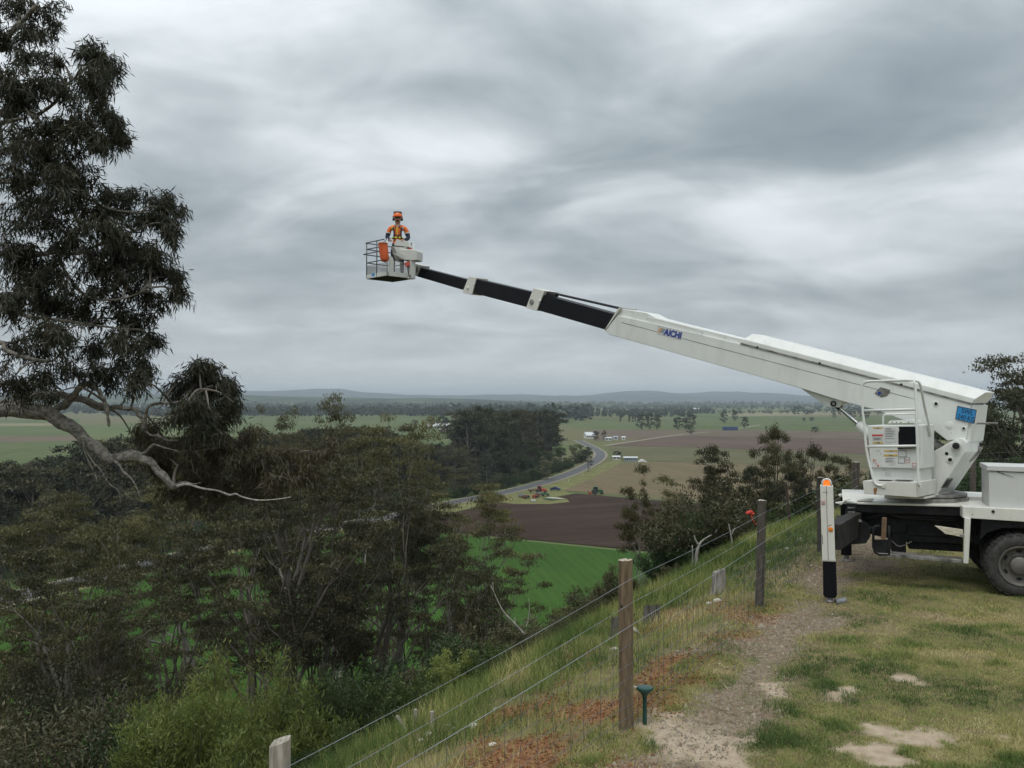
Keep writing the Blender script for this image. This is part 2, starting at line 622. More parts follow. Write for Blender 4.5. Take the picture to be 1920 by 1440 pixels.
# behind the camera and to the right the plateau simply goes on
nx_, ny_ = len(gx), len(gy)
gv = np.stack([GX.ravel(), GY.ravel(), GZ.ravel()], axis=1)
ii = np.arange((ny_ - 1) * (nx_ - 1))
r_, c_ = ii // (nx_ - 1), ii % (nx_ - 1)
b0 = r_ * nx_ + c_
quads = np.stack([b0, b0 + 1, b0 + nx_ + 1, b0 + nx_], axis=1).astype(np.int32)
gm = bpy.data.meshes.new('ground')
gm.vertices.add(len(gv)); gm.vertices.foreach_set('co', gv.astype(np.float32).ravel())
gm.loops.add(quads.size); gm.loops.foreach_set('vertex_index', quads.ravel())
gm.polygons.add(len(quads)); gm.polygons.foreach_set('loop_start', np.arange(0, quads.size, 4, dtype=np.int32))
gm.update(calc_edges=True)
gm.polygons.foreach_set('use_smooth', np.ones(len(quads), bool))
sx, sn, wo, rd, spk = masks(gv[:, 0], gv[:, 1])
for nm, arr in (('strip', sx), ('sand', sn), ('worn', wo), ('red', rd), ('s', edge_s(gv[:, 0], gv[:, 1]))):
    a = gm.attributes.new(nm, 'FLOAT', 'POINT')
    a.data.foreach_set('value', arr.astype(np.float32))


def nodes_of(m):
    return m.node_tree.nodes, m.node_tree.links


def nmix(nt, fac, a, b):
    n = nt.nodes.new('ShaderNodeMix'); n.data_type = 'RGBA'
    for s, x in ((n.inputs[0], fac), (n.inputs[6], a), (n.inputs[7], b)):
        if hasattr(x, 'is_output') or hasattr(x, 'links'):
            nt.links.new(x, s)
        elif isinstance(x, (int, float)):
            s.default_value = x
        else:
            s.default_value = (*x, 1)
    return n.outputs[2]


def nnoise(nt, scale, detail=4, coord=None, lo=0.35, hi=0.65, rough=0.6, dist=0.0):
    n = nt.nodes.new('ShaderNodeTexNoise')
    n.inputs['Scale'].default_value = scale
    n.inputs['Detail'].default_value = detail
    n.inputs['Roughness'].default_value = rough
    n.inputs['Distortion'].default_value = dist
    if coord is not None:
        nt.links.new(coord, n.inputs['Vector'])
    m = nt.nodes.new('ShaderNodeMapRange')
    m.inputs[1].default_value, m.inputs[2].default_value = lo, hi
    nt.links.new(n.outputs[0], m.inputs[0])
    return m.outputs[0]


def nattr(nt, nm):
    n = nt.nodes.new('ShaderNodeAttribute'); n.attribute_name = nm
    return n.outputs['Fac']


def nmath(nt, op, a, b=0.0, clamp=False):
    n = nt.nodes.new('ShaderNodeMath'); n.operation = op; n.use_clamp = clamp
    for i, x in enumerate((a, b)):
        if isinstance(x, (int, float)): n.inputs[i].default_value = x
        else: nt.links.new(x, n.inputs[i])
    return n.outputs[0]


mg = bpy.data.materials.new('ground_soil_and_turf'); mg.use_nodes = True
nt = mg.node_tree
bs = nt.nodes['Principled BSDF']; bs.inputs['Roughness'].default_value = 0.95; bs.inputs['Specular IOR Level'].default_value = 0.15
geo = nt.nodes.new('ShaderNodeNewGeometry').outputs['Position']
turf = nmix(nt, nnoise(nt, 1.3, 5, geo), (0.135, 0.145, 0.048), (0.23, 0.20, 0.085))
turf = nmix(nt, nnoise(nt, 9, 4, geo, 0.42, 0.62), turf, (0.17, 0.13, 0.075))
slope = nmix(nt, nnoise(nt, 0.8, 5, geo), (0.05, 0.06, 0.022), (0.10, 0.085, 0.045))
past = nmix(nt, nnoise(nt, 0.004, 6, geo, 0.4, 0.6), (0.062, 0.105, 0.032), (0.12, 0.14, 0.055))
past = nmix(nt, nnoise(nt, 0.0016, 3, geo, 0.48, 0.56), past, (0.135, 0.125, 0.062))
sa = nattr(nt, 's')
col = nmix(nt, nmath(nt, 'MULTIPLY', nmath(nt, 'SUBTRACT', sa, 2.2), 0.8, True), turf, slope)
col = nmix(nt, nmath(nt, 'MULTIPLY', nmath(nt, 'SUBTRACT', sa, 50.0), 0.2, True), col, past)
grav = nmix(nt, nnoise(nt, 34, 5, geo, 0.32, 0.70), (0.115, 0.082, 0.055), (0.36, 0.29, 0.21))
grav = nmix(nt, nnoise(nt, 3.0, 3, geo, 0.4, 0.62), grav, (0.19, 0.14, 0.095))
sandc = nmix(nt, nnoise(nt, 12, 6, geo, 0.3, 0.7), (0.33, 0.255, 0.18), (0.48, 0.395, 0.295))
wornc = nmix(nt, nnoise(nt, 14, 6, geo, 0.3, 0.7), (0.14, 0.10, 0.065), (0.27, 0.21, 0.135))
redc = nmix(nt, nnoise(nt, 10, 5, geo), (0.25, 0.095, 0.045), (0.33, 0.17, 0.09))
col = nmix(nt, nattr(nt, 'worn'), col, wornc)
col = nmix(nt, nattr(nt, 'strip'), col, grav)
col = nmix(nt, nmath(nt, 'MULTIPLY', nattr(nt, 'red'), 0.75), col, redc)
col = nmix(nt, nattr(nt, 'sand'), col, sandc)
nt.links.new(col, bs.inputs['Base Color'])
nb = nt.nodes.new('ShaderNodeTexNoise'); nb.inputs['Scale'].default_value = 45; nb.inputs['Detail'].default_value = 5
nt.links.new(geo, nb.inputs['Vector'])
bp = nt.nodes.new('ShaderNodeBump'); bp.inputs['Strength'].default_value = 0.7; bp.inputs['Distance'].default_value = 0.02
nt.links.new(nb.outputs[0], bp.inputs['Height']); nt.links.new(bp.outputs[0], bs.inputs['Normal'])
gm.materials.append(mg)
ground = bpy.data.objects.new('ground', gm)
COL.objects.link(ground)
tag(ground, 'lawn, grassy slope and green valley floor', 'ground', kind='structure')

# ------------------------------------------------------------------ valley: fields, road, verges


def vpt(u, v, lift=0.0):
    return on_z(u, v, VALLEY + lift)


def fieldmat(name, c1, c2, row=None, rowdir=0.0, c3=None, scale=0.02, rowamt=0.35):
    m = bpy.data.materials.new(name); m.use_nodes = True
    nt = m.node_tree
    b = nt.nodes['Principled BSDF']; b.inputs['Roughness'].default_value = 0.95; b.inputs['Specular IOR Level'].default_value = 0.1
    g = nt.nodes.new('ShaderNodeNewGeometry').outputs['Position']
    mp = nt.nodes.new('ShaderNodeMapping'); mp.inputs['Rotation'].default_value = (0, 0, rowdir)
    nt.links.new(g, mp.inputs[0])
    st = nt.nodes.new('ShaderNodeMapping'); st.inputs['Scale'].default_value = (1.0, 0.12, 1.0)
    nt.links.new(mp.outputs[0], st.inputs[0])
    c = nmix(nt, nnoise(nt, scale, 6, g, 0.36, 0.64), c1, c2)
    if c3 is not None:
        c = nmix(nt, nnoise(nt, scale * 9, 5, st.outputs[0], 0.46, 0.68), c, c3)
    if row:
        c = nmix(nt, nmath(nt, 'MULTIPLY', nnoise(nt, 1.0 / row, 2, st.outputs[0], 0.40, 0.60), rowamt), c, tuple(np.array(c1) * 0.55))
        wv = nt.nodes.new('ShaderNodeTexWave'); wv.inputs['Scale'].default_value = 0.32 / row
        wv.inputs['Distortion'].default_value = 1.2; wv.inputs['Detail Scale'].default_value = 0.4; wv.inputs['Detail'].default_value = 1.0
        nt.links.new(mp.outputs[0], wv.inputs['Vector'])
        c = nmix(nt, nmath(nt, 'MULTIPLY', wv.outputs['Fac'], rowamt), c, tuple(np.array(c1) * 0.6))
    nt.links.new(c, b.inputs['Base Color'])
    nbn = nt.nodes.new('ShaderNodeTexNoise'); nbn.inputs['Scale'].default_value = 1.6; nbn.inputs['Detail'].default_value = 6
    nt.links.new(st.outputs[0], nbn.inputs['Vector'])
    bpn = nt.nodes.new('ShaderNodeBump'); bpn.inputs['Strength'].default_value = 0.6; bpn.inputs['Distance'].default_value = 0.25
    nt.links.new(nbn.outputs[0], bpn.inputs['Height']); nt.links.new(bpn.outputs[0], b.inputs['Normal'])
    MATS[name] = m
    return m


def sheet(name, pix, lift, m, label=None):
    pts = [vpt(u, v, lift) for u, v in pix]
    mb = MB(); mb.add(pts, [tuple(range(len(pts)))])
    o = mb.build(name, m)
    if o.data.polygons[0].normal.z < 0:
        o.data.flip_normals()
    return tag(o, label, 'field', kind='structure')


def strip_mesh(name, centre, half, lift, m, label, cat):
    c = [np.asarray(p, float) for p in centre]
    # smooth the centre line
    for _ in range(3):
        q = [c[0]]
        for a_, b_ in zip(c[:-1], c[1:]):
            q += [a_ * 0.75 + b_ * 0.25, a_ * 0.25 + b_ * 0.75]
        c = q + [c[-1]]
    mb = MB(); vs = []
    for i, p in enumerate(c):
        d = unit(c[min(i + 1, len(c) - 1)] - c[max(i - 1, 0)])
        nrm = np.array([-d[1], d[0], 0])
        vs += [p + nrm * half + [0, 0, lift], p - nrm * half + [0, 0, lift]]
    fs = [(2 * i, 2 * i + 1, 2 * i + 3, 2 * i + 2) for i in range(len(c) - 1)]
    mb.add(vs, fs)
    o = mb.build(name, m)
    return tag(o, label, cat, kind='structure'), c


FAR_ROWS = math.atan2(0.5, 1.0)
m_green = fieldmat('green_crop', (0.032, 0.082, 0.013), (0.052, 0.118, 0.019), row=2.2, rowdir=R(-8), c3=(0.048, 0.10, 0.016), rowamt=0.22)
m_plough = fieldmat('ploughed_soil', (0.040, 0.024, 0.016), (0.062, 0.041, 0.029), row=1.6, rowdir=R(62), c3=(0.078, 0.053, 0.038), rowamt=0.4, scale=0.012)
m_tan = fieldmat('seedling_field', (0.165, 0.125, 0.075), (0.20, 0.155, 0.092), row=3.2, rowdir=R(-21), c3=(0.13, 0.135, 0.065), rowamt=0.28)
m_fallow = fieldmat('fallow_field', (0.115, 0.108, 0.060), (0.15, 0.135, 0.078), row=4.0, rowdir=R(80), c3=(0.10, 0.11, 0.05), rowamt=0.15)
m_brown = fieldmat('brown_field', (0.095, 0.066, 0.052), (0.13, 0.092, 0.070), row=4.0, rowdir=R(85), c3=(0.15, 0.11, 0.085), rowamt=0.2)
m_dull = fieldmat('dull_field', (0.14, 0.105, 0.080), (0.175, 0.135, 0.098), row=6, rowdir=R(85), c3=(0.12, 0.11, 0.07), rowamt=0.2)
m_past = fieldmat('pasture', (0.075, 0.105, 0.038), (0.105, 0.135, 0.055), c3=(0.12, 0.13, 0.062), scale=0.008)
m_verge = fieldmat('verge_grass', (0.115, 0.135, 0.045), (0.20, 0.20, 0.085), c3=(0.17, 0.15, 0.08), scale=0.15)
m_stub = fieldmat('dry_grass', (0.20, 0.185, 0.11), (0.25, 0.225, 0.14), c3=(0.18, 0.17, 0.10), scale=0.01)

sheet('verge', [(-300, 1260), (-100, 1150), (60, 1114), (200, 1084), (330, 1049), (480, 1014), (740, 974), (900, 936), (1000, 915), (1050, 899), (1100, 882), (1140, 866),
               (1165, 862), (1160, 872), (1110, 900), (1060, 922), (1110, 936), (1060, 950), (800, 1003), (480, 1040), (200, 1110), (-300, 1300)], 0.06, m_verge, 'pale rough grass verge beside the valley road')
sheet('crop_field', [(-700, 1330), (-100, 1165), (60, 1128), (330, 1064), (480, 1026), (700, 991), (800, 998), (1000, 1016), (1245, 1041), (1560, 1075), (1560, 1500), (-700, 1500)], 0.14, m_green, 'bright green crop field at the foot of the slope')
sheet('ploughed_field', [(802, 993), (745, 988), (830, 966), (932, 941), (965, 945), (1030, 945), (1068, 941), (1062, 934), (1045, 931), (1080, 925), (1140, 930), (1232, 938), (1400, 950), (1560, 962), (1560, 1070), (1245, 1036), (1000, 1012)], 0.16, m_plough, 'dark brown freshly ploughed field above the green crop')
sheet('seedling_field', [(1056, 920), (1107, 898), (1160, 870), (1240, 866), (1340, 869), (1500, 874), (1700, 880), (1700, 968), (1400, 947), (1232, 935), (1110, 923)], 0.12, m_tan, 'tan field with faint seedling rows')
sheet('fallow_field', [(1138, 838), (1300, 840), (1500, 848), (1700, 856), (1700, 879), (1500, 873), (1340, 868), (1240, 865), (1165, 861)], 0.12, m_fallow, 'olive fallow field behind the sheds')
sheet('brown_field', [(1140, 836), (1200, 822), (1300, 817), (1700, 824), (1700, 855), (1500, 847), (1300, 839)], 0.12, m_brown, 'brown field with a dark far edge')
sheet('pinkish_field', [(1120, 826), (1100, 806), (1400, 806), (1700, 810), (1700, 823), (1300, 816), (1200, 821)], 0.10, m_dull, 'pale pinkish brown field below the green pasture')
sheet('right_pasture', [(1080, 805), (1060, 782), (1300, 786), (1500, 782), (1800, 778), (1800, 810), (1400, 805)], 0.08, m_past, 'green pasture in front of the far tree lines')
sheet('stubble_field', [(1350, 776), (1500, 772), (1800, 769), (1800, 775), (1500, 779), (1360, 781)], 0.06, m_stub, 'pale stubble paddock far across the valley')
sheet('left_pasture', [(400, 850), (420, 795), (430, 783), (860, 781), (880, 795), (860, 840), (700, 850)], 0.10, m_past, 'green pasture with a white farmhouse')
sheet('river_flat', [(-300, 900), (-300, 790), (150, 785), (160, 850), (100, 900)], 0.10, m_past, 'green flat beyond the big gum')
sheet('brown_paddock', [(-300, 836), (-300, 822), (150, 816), (150, 826)], 0.16, m_dull, 'brown strip across the left flat')
sheet('pale_paddock', [(-300, 803), (-300, 796), (150, 793), (150, 797)], 0.16, m_stub, 'pale strip across the left flat')

m_road = mat('bitumen', (0.085, 0.088, 0.092), 0.85, 0, 0.15, 0.4)
ROAD_PX = [(-250, 1215), (60, 1110), (200, 1080), (330, 1045), (480, 1010), (740, 970), (830, 946), (950, 924), (1040, 900), (1090, 880), (1120, 864), (1129, 851), (1113, 840), (1098, 833), (1085, 826)]
road, ROAD = strip_mesh('road', [vpt(u, v) for u, v in ROAD_PX], 3.1, 0.22, m_road, 'narrow bitumen road curving along the valley wood', 'road')
m_shoulder = mat('gravel_shoulder', (0.24, 0.215, 0.16), 0.95, 0, 0.2, 0.5)
strip_mesh('road_shoulder', [vpt(u, v) for u, v in ROAD_PX], 4.6, 0.19, m_shoulder, 'pale gravel shoulders of the valley road', 'road')
strip_mesh('farm_track', [vpt(u, v) for u, v in [(1135, 836), (1200, 826), (1265, 816), (1330, 810)]], 2.6, 0.2, m_shoulder, 'pale dirt track crossing the brown field', 'track')
strip_mesh('farm_track', [vpt(u, v) for u, v in [(1365, 806), (1400, 801), (1425, 797)]], 3.0, 0.2, m_shoulder, 'short pale dirt track by the blue container', 'track')

# ------------------------------------------------------------------ far hills
def hills(name, crest, y0, y1, y2, rough, m, label, seed):
    us = np.linspace(-900, 2700, 260)
    cu, cv = np.array([p[0] for p in crest], float), np.array([p[1] for p in crest], float)
    vv = np.interp(us, cu, cv)
    ker = np.ones(5) / 5
    vv = np.convolve(np.pad(vv, 2, mode='edge'), ker, 'valid')
    top = CAMZ + (749 - vv) / F * y1
    rows = np.linspace(0, 1, 26)
    vs = []
    for t in rows:
        y = y0 + (y2 - y0) * t
        tc_ = (y1 - y0) / (y2 - y0)
        w = (t / tc_) if t < tc_ else max(0.0, 1 - (t - tc_) / (1 - tc_))
        w = w * w * (3 - 2 * w)
        x = (us - 960) / F * (y1 * 0.75 + y * 0.25)
        z = VALLEY - 2 + (top - VALLEY) * w + (fbm(x / 900 + seed, np.full_like(x, y / 900), 5) - 0.5) * rough * (0.25 + w) * (1 if t != tc_ else .4)
        vs.append(np.stack([x, np.full_like(x, y), z], axis=1))
    n = len(us)
    V = np.concatenate(vs)
    mb = MB()
    mb.add(V, [(i * n + j, i * n + j + 1, (i + 1) * n + j + 1, (i + 1) * n + j) for i in range(len(rows) - 1) for j in range(n - 1)])
    o = mb.build(name, m, smooth='all')
    return tag(o, label, 'hills', kind='structure')


def hillmat(name, c1, c2, c3, sc):
    m = bpy.data.materials.new(name); m.use_nodes = True
    nt = m.node_tree
    b = nt.nodes['Principled BSDF']; b.inputs['Roughness'].default_value = 1.0; b.inputs['Specular IOR Level'].default_value = 0.0
    g = nt.nodes.new('ShaderNodeNewGeometry').outputs['Position']
    st = nt.nodes.new('ShaderNodeMapping'); st.inputs['Scale'].default_value = (1, 0.5, 3)
    nt.links.new(g, st.inputs[0])
    c = nmix(nt, nnoise(nt, sc, 5, st.outputs[0], 0.44, 0.58), c1, c2)
    c = nmix(nt, nnoise(nt, sc * 2.2, 4, st.outputs[0], 0.56, 0.64), c, c3)
    nt.links.new(c, b.inputs['Base Color'])
    return m


m_h1 = hillmat('far_hill_forest', (0.030, 0.040, 0.026), (0.042, 0.055, 0.034), (0.055, 0.07, 0.04), 0.0012)
m_h2 = hillmat('near_rise', (0.030, 0.042, 0.024), (0.06, 0.085, 0.04), (0.10, 0.125, 0.065), 0.0022)
hills('hills', [(-900, 738), (0, 737), (180, 733), (280, 728), (350, 733), (440, 735), (540, 733), (585, 729), (608, 727), (640, 730), (690, 736), (780, 740), (870, 742), (1000, 741),
                (1090, 740), (1150, 736), (1185, 731), (1212, 729), (1245, 732), (1290, 737), (1335, 735), (1400, 736), (1440, 739), (1520, 744), (1600, 747), (1800, 748), (2700, 748)],
      8500, 12500, 17000, 90, m_h1, 'long blue wooded hills on the horizon', 3)
hills('rise', [(-900, 742), (200, 740), (330, 742), (500, 743), (640, 745), (800, 747), (900, 749), (1000, 753), (1200, 757), (1500, 758), (2700, 758)],
      3600, 5600, 8200, 34, m_h2, 'low hazy rise with paddocks and woods', 11)

# ================================================================== TREES
m_bark = mat('gum_bark', (0.085, 0.07, 0.056), 0.9, 0, 0.45, 3.0, color2=(0.17, 0.15, 0.125), bump=0.5, bscale=14, stretch=(3, 3, 0.6))
m_bark_pale = mat('pale_bark', (0.16, 0.145, 0.12), 0.9, 0, 0.35, 5.0, color2=(0.28, 0.26, 0.225), bump=1.0, bscale=26, stretch=(2, 2, 1))
m_dead = mat('dead_wood', (0.26, 0.24, 0.21), 0.9, 0, 0.3, 6.0, color2=(0.40, 0.375, 0.335), bump=0.6, bscale=40, stretch=(4, 4, 0.6))
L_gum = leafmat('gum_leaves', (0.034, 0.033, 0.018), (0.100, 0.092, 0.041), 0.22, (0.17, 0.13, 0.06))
L_gum_olive = leafmat('olive_gum_leaves', (0.048, 0.048, 0.022), (0.180, 0.165, 0.068), 0.25, (0.26, 0.22, 0.10))  # olive leaves, light end raised to paint highlights on the crowns
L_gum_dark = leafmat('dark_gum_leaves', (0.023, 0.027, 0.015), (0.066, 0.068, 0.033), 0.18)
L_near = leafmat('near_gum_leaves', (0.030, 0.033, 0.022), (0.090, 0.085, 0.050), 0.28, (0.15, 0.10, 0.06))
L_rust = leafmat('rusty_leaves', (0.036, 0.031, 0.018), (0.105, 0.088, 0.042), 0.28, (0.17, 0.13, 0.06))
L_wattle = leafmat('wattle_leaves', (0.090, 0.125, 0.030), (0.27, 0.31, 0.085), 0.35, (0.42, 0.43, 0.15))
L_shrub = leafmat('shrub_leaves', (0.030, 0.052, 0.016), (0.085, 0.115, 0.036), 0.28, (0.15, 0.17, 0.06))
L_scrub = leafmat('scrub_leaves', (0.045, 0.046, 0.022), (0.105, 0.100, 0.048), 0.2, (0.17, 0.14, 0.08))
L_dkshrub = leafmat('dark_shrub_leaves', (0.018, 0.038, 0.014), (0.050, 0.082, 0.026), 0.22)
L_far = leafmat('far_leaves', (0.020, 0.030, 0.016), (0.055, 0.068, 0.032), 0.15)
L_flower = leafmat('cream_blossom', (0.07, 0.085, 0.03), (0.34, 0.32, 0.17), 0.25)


def grow(rng, p, d, L, r, lvl, maxl, br, tips, spread, up, kids):
    n = 4
    pts, rad = [p], [r]
    for i in range(n):
        d = unit(d + rng.normal(0, 0.13, 3) + np.array([0, 0, up]))
        p = p + d * L / n
        pts.append(p)
        rad.append(r * (1 - 0.42 * (i + 1) / n))
    br.append((pts, rad, lvl))
    if lvl >= maxl - 1:
        tips.append((p, d, 1.0))
        if lvl == maxl and rng.rand() < 0.5:
            tips.append((pts[2], d, 0.7))
    if lvl >= maxl:
        return
    k = kids[min(lvl, len(kids) - 1)]
    k = k + (1 if rng.rand() < 0.35 else 0)
    a0 = rng.uniform(0, 2 * math.pi)
    ref = np.array([1.0, 0, 0]) if abs(d[0]) < 0.8 else np.array([0, 1.0, 0])
    a = unit(np.cross(d, ref)); b = np.cross(d, a)
    for j in range(k):
        th = spread * rng.uniform(0.55, 1.25)
        ph = a0 + 2 * math.pi * j / k + rng.uniform(-0.4, 0.4)
        nd = unit(d * math.cos(th) + (a * math.cos(ph) + b * math.sin(ph)) * math.sin(th))
        st = p if rng.rand() < 0.6 else pts[-2]
        grow(rng, st, nd, L * rng.uniform(0.62, 0.88), rad[-1] * rng.uniform(0.62, 0.85), lvl + 1, maxl, br, tips, spread, up, kids)


def clump_leaves(rng, centres, radii, n_each, length, width, flat=0.6, droop=0.8, top=0.25):
    P, D, T = [], [], []
    for (c, rr, n) in zip(centres, radii, n_each):
        n = int(n)
        q = rng.normal(size=(n, 3))
        q /= np.linalg.norm(q, axis=1, keepdims=True)
        q[:, 2] = np.where(q[:, 2] < -0.35, -q[:, 2] * rng.rand(n), q[:, 2])
        # a few sub-tufts make the outline uneven
        nt_ = 7
        tc_ = rng.normal(size=(nt_, 3)); tc_ /= np.linalg.norm(tc_, axis=1, keepdims=True)
        tc_ *= rng.uniform(0.35, 0.95, (nt_, 1))
        tc_[:, 2] = np.abs(tc_[:, 2]) * 0.8 - 0.1
        pick = rng.randint(0, nt_, n)
        pos = tc_[pick] * 0.72 + q * (rng.rand(n, 1) ** 0.5) * 0.5
        pos = pos * np.array([rr, rr, rr * flat]) + np.array([0, 0, top * rr * flat])
        d = rng.normal(size=(n, 3)) * 0.75 + np.array([0, 0, -droop])
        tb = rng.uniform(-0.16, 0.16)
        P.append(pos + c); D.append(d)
        T.append(np.clip(0.30 + tb + 0.42 * pos[:, 2] / (rr * flat + 1e-6) + rng.normal(0, 0.15, n), 0, 1))  # tint paints clump tops paler as if lit, undersides darker
    P, D, T = np.concatenate(P), np.concatenate(D), np.concatenate(T)
    N = len(P)
    return leaves(P, D, length * rng.uniform(0.7, 1.3, N), width * rng.uniform(0.7, 1.3, N), rng), T


def gum_proto(seed, trunk=0.28, spread=0.5, maxl=4, kids=(3, 2, 2, 2), n_leaf=15000, leaf=(0.011, 0.0042), crown=0.075, up=0.05, lean=0.05, sides=5, r0=0.014, flat=0.6, droop=0.8, leader=0):
    """a gum of height 1: (wood mesh builder, leaf quads, tints)"""
    rng = np.random.RandomState(seed)
    br, tips = [], []
    d = unit(np.array([rng.normal(0, lean), rng.normal(0, lean), 1.0]))
    if leader:
        # one main stem carrying side limbs, forked at its top
        n = 9
        pts, rad = [np.zeros(3)], [r0]
        p = np.zeros(3)
        for i in range(n):
            d = unit(d + rng.normal(0, 0.045, 3) + np.array([0, 0, 0.10]))
            p = p + d * trunk / n
            pts.append(p); rad.append(r0 * (1 - 0.5 * (i + 1) / n))
        br.append((pts, rad, 0))
        a0 = rng.uniform(0, 6.28)
        for j in range(leader):
            t = 0.34 + 0.66 * (j + 0.5) / leader
            i = int(t * n)
            az = a0 + j * 2.4 + rng.uniform(-.4, .4)
            th = (0.75 - 0.30 * t) * rng.uniform(0.8, 1.15)
            nd = unit(np.array([math.cos(az) * math.sin(th), math.sin(az) * math.sin(th), math.cos(th)]))
            grow(rng, pts[i], nd, trunk * (0.50 - 0.20 * t) * rng.uniform(.85, 1.2), rad[i] * rng.uniform(.38, .55), 2, maxl, br, tips, spread, up, kids)
        for j in range(3):
            az = a0 + j * 2.1
            nd = unit(d + 0.38 * np.array([math.cos(az), math.sin(az), 0]))
            grow(rng, p, nd, trunk * 0.30, rad[-1] * 0.75, 2, maxl, br, tips, spread, up, kids)
    else:
        grow(rng, np.zeros(3), d, trunk, r0, 0, maxl, br, tips, spread, up, kids)
    zmax = max(t[0][2] for t in tips) + crown * 0.45
    sc = 1.0 / zmax
    mb = MB()
    for pts, rad, lvl in br:
        if lvl == 0:
            pts = [pts[0] - np.array([0, 0, 0.05])] + pts
            rad = [rad[0] * 1.35] + rad
        ns = sides + 3 if lvl == 0 else (sides + 1 if lvl == 1 else max(3, sides - lvl + 1))
        mb.tube([p * sc for p in pts], [max(r * sc, 0.0011) for r in rad], n=ns, caps=False)
    cs = [t[0] * sc for t in tips]
    rr = [crown * t[2] * rng.uniform(0.7, 1.3) for t in tips]
    w = np.array(rr) ** 2
    ne = np.maximum(8, n_leaf * w / w.sum())
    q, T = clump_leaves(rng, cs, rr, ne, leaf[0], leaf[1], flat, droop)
    return mb, q, T


def proto_meshes(name, args, bark, leafm):
    mb, q, T = gum_proto(**args)
    wood = mb.mesh(name + '_wood', bark)
    wood.polygons.foreach_set('use_smooth', [True] * len(wood.polygons))
    crown = raw_mesh(name + '_crown', q, 4, leafm, T)
    return wood, crown


def plant_tree(name, meshes, label, x, y, h, rotz, wide=1.0, group=None, cat='tree', z=None, sink=0.0, crown_mat=None):
    zb = gz(x, y) if z is None else z
    t = thing(name, label, cat, (x, y, zb - sink), rotz, group, scale=(h * wide, h * wide, h))
    for nm, me in zip(('trunk', 'crown'), meshes):
        o = bpy.data.objects.new(nm, me)
        COL.objects.link(o); o.parent = t
        if nm == 'crown' and crown_mat is not None:
            o.material_slots[0].link = 'OBJECT'; o.material_slots[0].material = crown_mat
    return t


def place_px(u, y):
    return (u - 960) / F * y, y


def top_h(u, v, x, y):
    return (CAMZ + (749 - v) / F * y) - gz(x, y)


def envelope_proto(name, seed, rx, z0, n_clump, rc, n_leaf, leaf, bark, leafm, taper=0.0, trunk_r=0.016, tall=1.0):
    """a tree of height 1 whose crown fills an uneven envelope"""
    rng = np.random.RandomState(seed)
    mb = MB(); cs, rr = [], []
    top = np.array([rng.normal(0, .03), rng.normal(0, .03), 0.86])
    mb.tube(spline4([(0, 0, -0.05), (0.01, 0, z0), top * np.array([.6, .6, .75]), top]), [trunk_r * 1.3, trunk_r * 1.1, trunk_r, trunk_r * .85, trunk_r * .65, trunk_r * .4, trunk_r * .2], n=6, caps=False)
    for i in range(n_clump):
        t = rng.rand() ** 0.85
        z = z0 + (1 - z0 - rc * .5) * t
        w = rx * math.sqrt(max(0.0, 1 - (2 * t - 0.9) ** 2 / 1.45)) * (1 - taper * t)
        a = rng.uniform(0, 6.283); q = w * math.sqrt(rng.rand()) * rng.uniform(.85, 1.12)
        c = np.array([math.cos(a) * q, math.sin(a) * q, z])
        cs.append(c); rr.append(rc * rng.uniform(.65, 1.25))
        if i % 2 == 0:
            b_ = np.array([c[0] * .15, c[1] * .15, max(0.06, z - .18 - q * .5)])
            mb.tube([b_, (b_ + c) / 2 + np.array([0, 0, -.02]), c], [trunk_r * .5, trunk_r * .35, trunk_r * .15], n=3, caps=False)
    w = np.array(rr) ** 2
    q, T = clump_leaves(rng, cs, rr, np.maximum(8, n_leaf * w / w.sum()), leaf[0], leaf[1], 0.7 * tall, 0.4)
    wood = mb.mesh(name + '_wood', bark)
    wood.polygons.foreach_set('use_smooth', [True] * len(wood.polygons))
    return wood, raw_mesh(name + '_crown', q, 4, leafm, T)


def spline4(p):
    p = [np.asarray(x, float) for x in p]
    o = []
    for i in range(len(p) - 1): o += [p[i], (p[i] + p[i + 1]) / 2]
    return o + [p[-1]]


G = {}
G['leader'] = proto_meshes('leader_gum', dict(seed=19, trunk=0.58, spread=0.36, maxl=4, kids=(3, 2, 2, 2), leader=8, n_leaf=26000, crown=0.050, leaf=(0.0078, 0.0031), flat=0.5, up=0.05, r0=0.020, lean=0.02), m_bark, L_gum)
G['leader2'] = proto_meshes('leader_gum_b', dict(seed=29, trunk=0.55, spread=0.38, maxl=4, kids=(3, 2, 2, 2), leader=6, n_leaf=20000, crown=0.050, leaf=(0.0078, 0.0031), flat=0.45, up=0.05, r0=0.016, lean=0.05), m_bark, L_gum)
G['vase'] = proto_meshes('vase_gum', dict(seed=11, trunk=0.26, spread=0.31, n_leaf=24000, crown=0.054, leaf=(0.0080, 0.0032), flat=0.55, up=0.03, r0=0.021), m_bark, L_gum)
G['wide'] = proto_meshes('wide_gum', dict(seed=23, trunk=0.22, spread=0.40, n_leaf=24000, crown=0.060, leaf=(0.0080, 0.0032), kids=(4, 2, 2, 2), flat=0.42, up=0.04, r0=0.019), m_bark, L_gum)
G['tall'] = proto_meshes('tall_gum', dict(seed=37, trunk=0.46, spread=0.34, n_leaf=8000, crown=0.055, leaf=(0.0095, 0.004), lean=0.03, flat=0.6), m_bark, L_gum_olive)
G['umbel'] = proto_meshes('umbel_gum', dict(seed=41, trunk=0.30, spread=0.40, n_leaf=22000, crown=0.066, flat=0.36, leaf=(0.0080, 0.0034), up=0.06, r0=0.016), m_bark_pale, L_gum_olive)
G['dense'] = proto_meshes('dense_gum', dict(seed=53, trunk=0.22, spread=0.40, n_leaf=20000, crown=0.085, leaf=(0.010, 0.0045), kids=(4, 3, 2, 2), flat=0.6), m_bark, L_gum_dark)
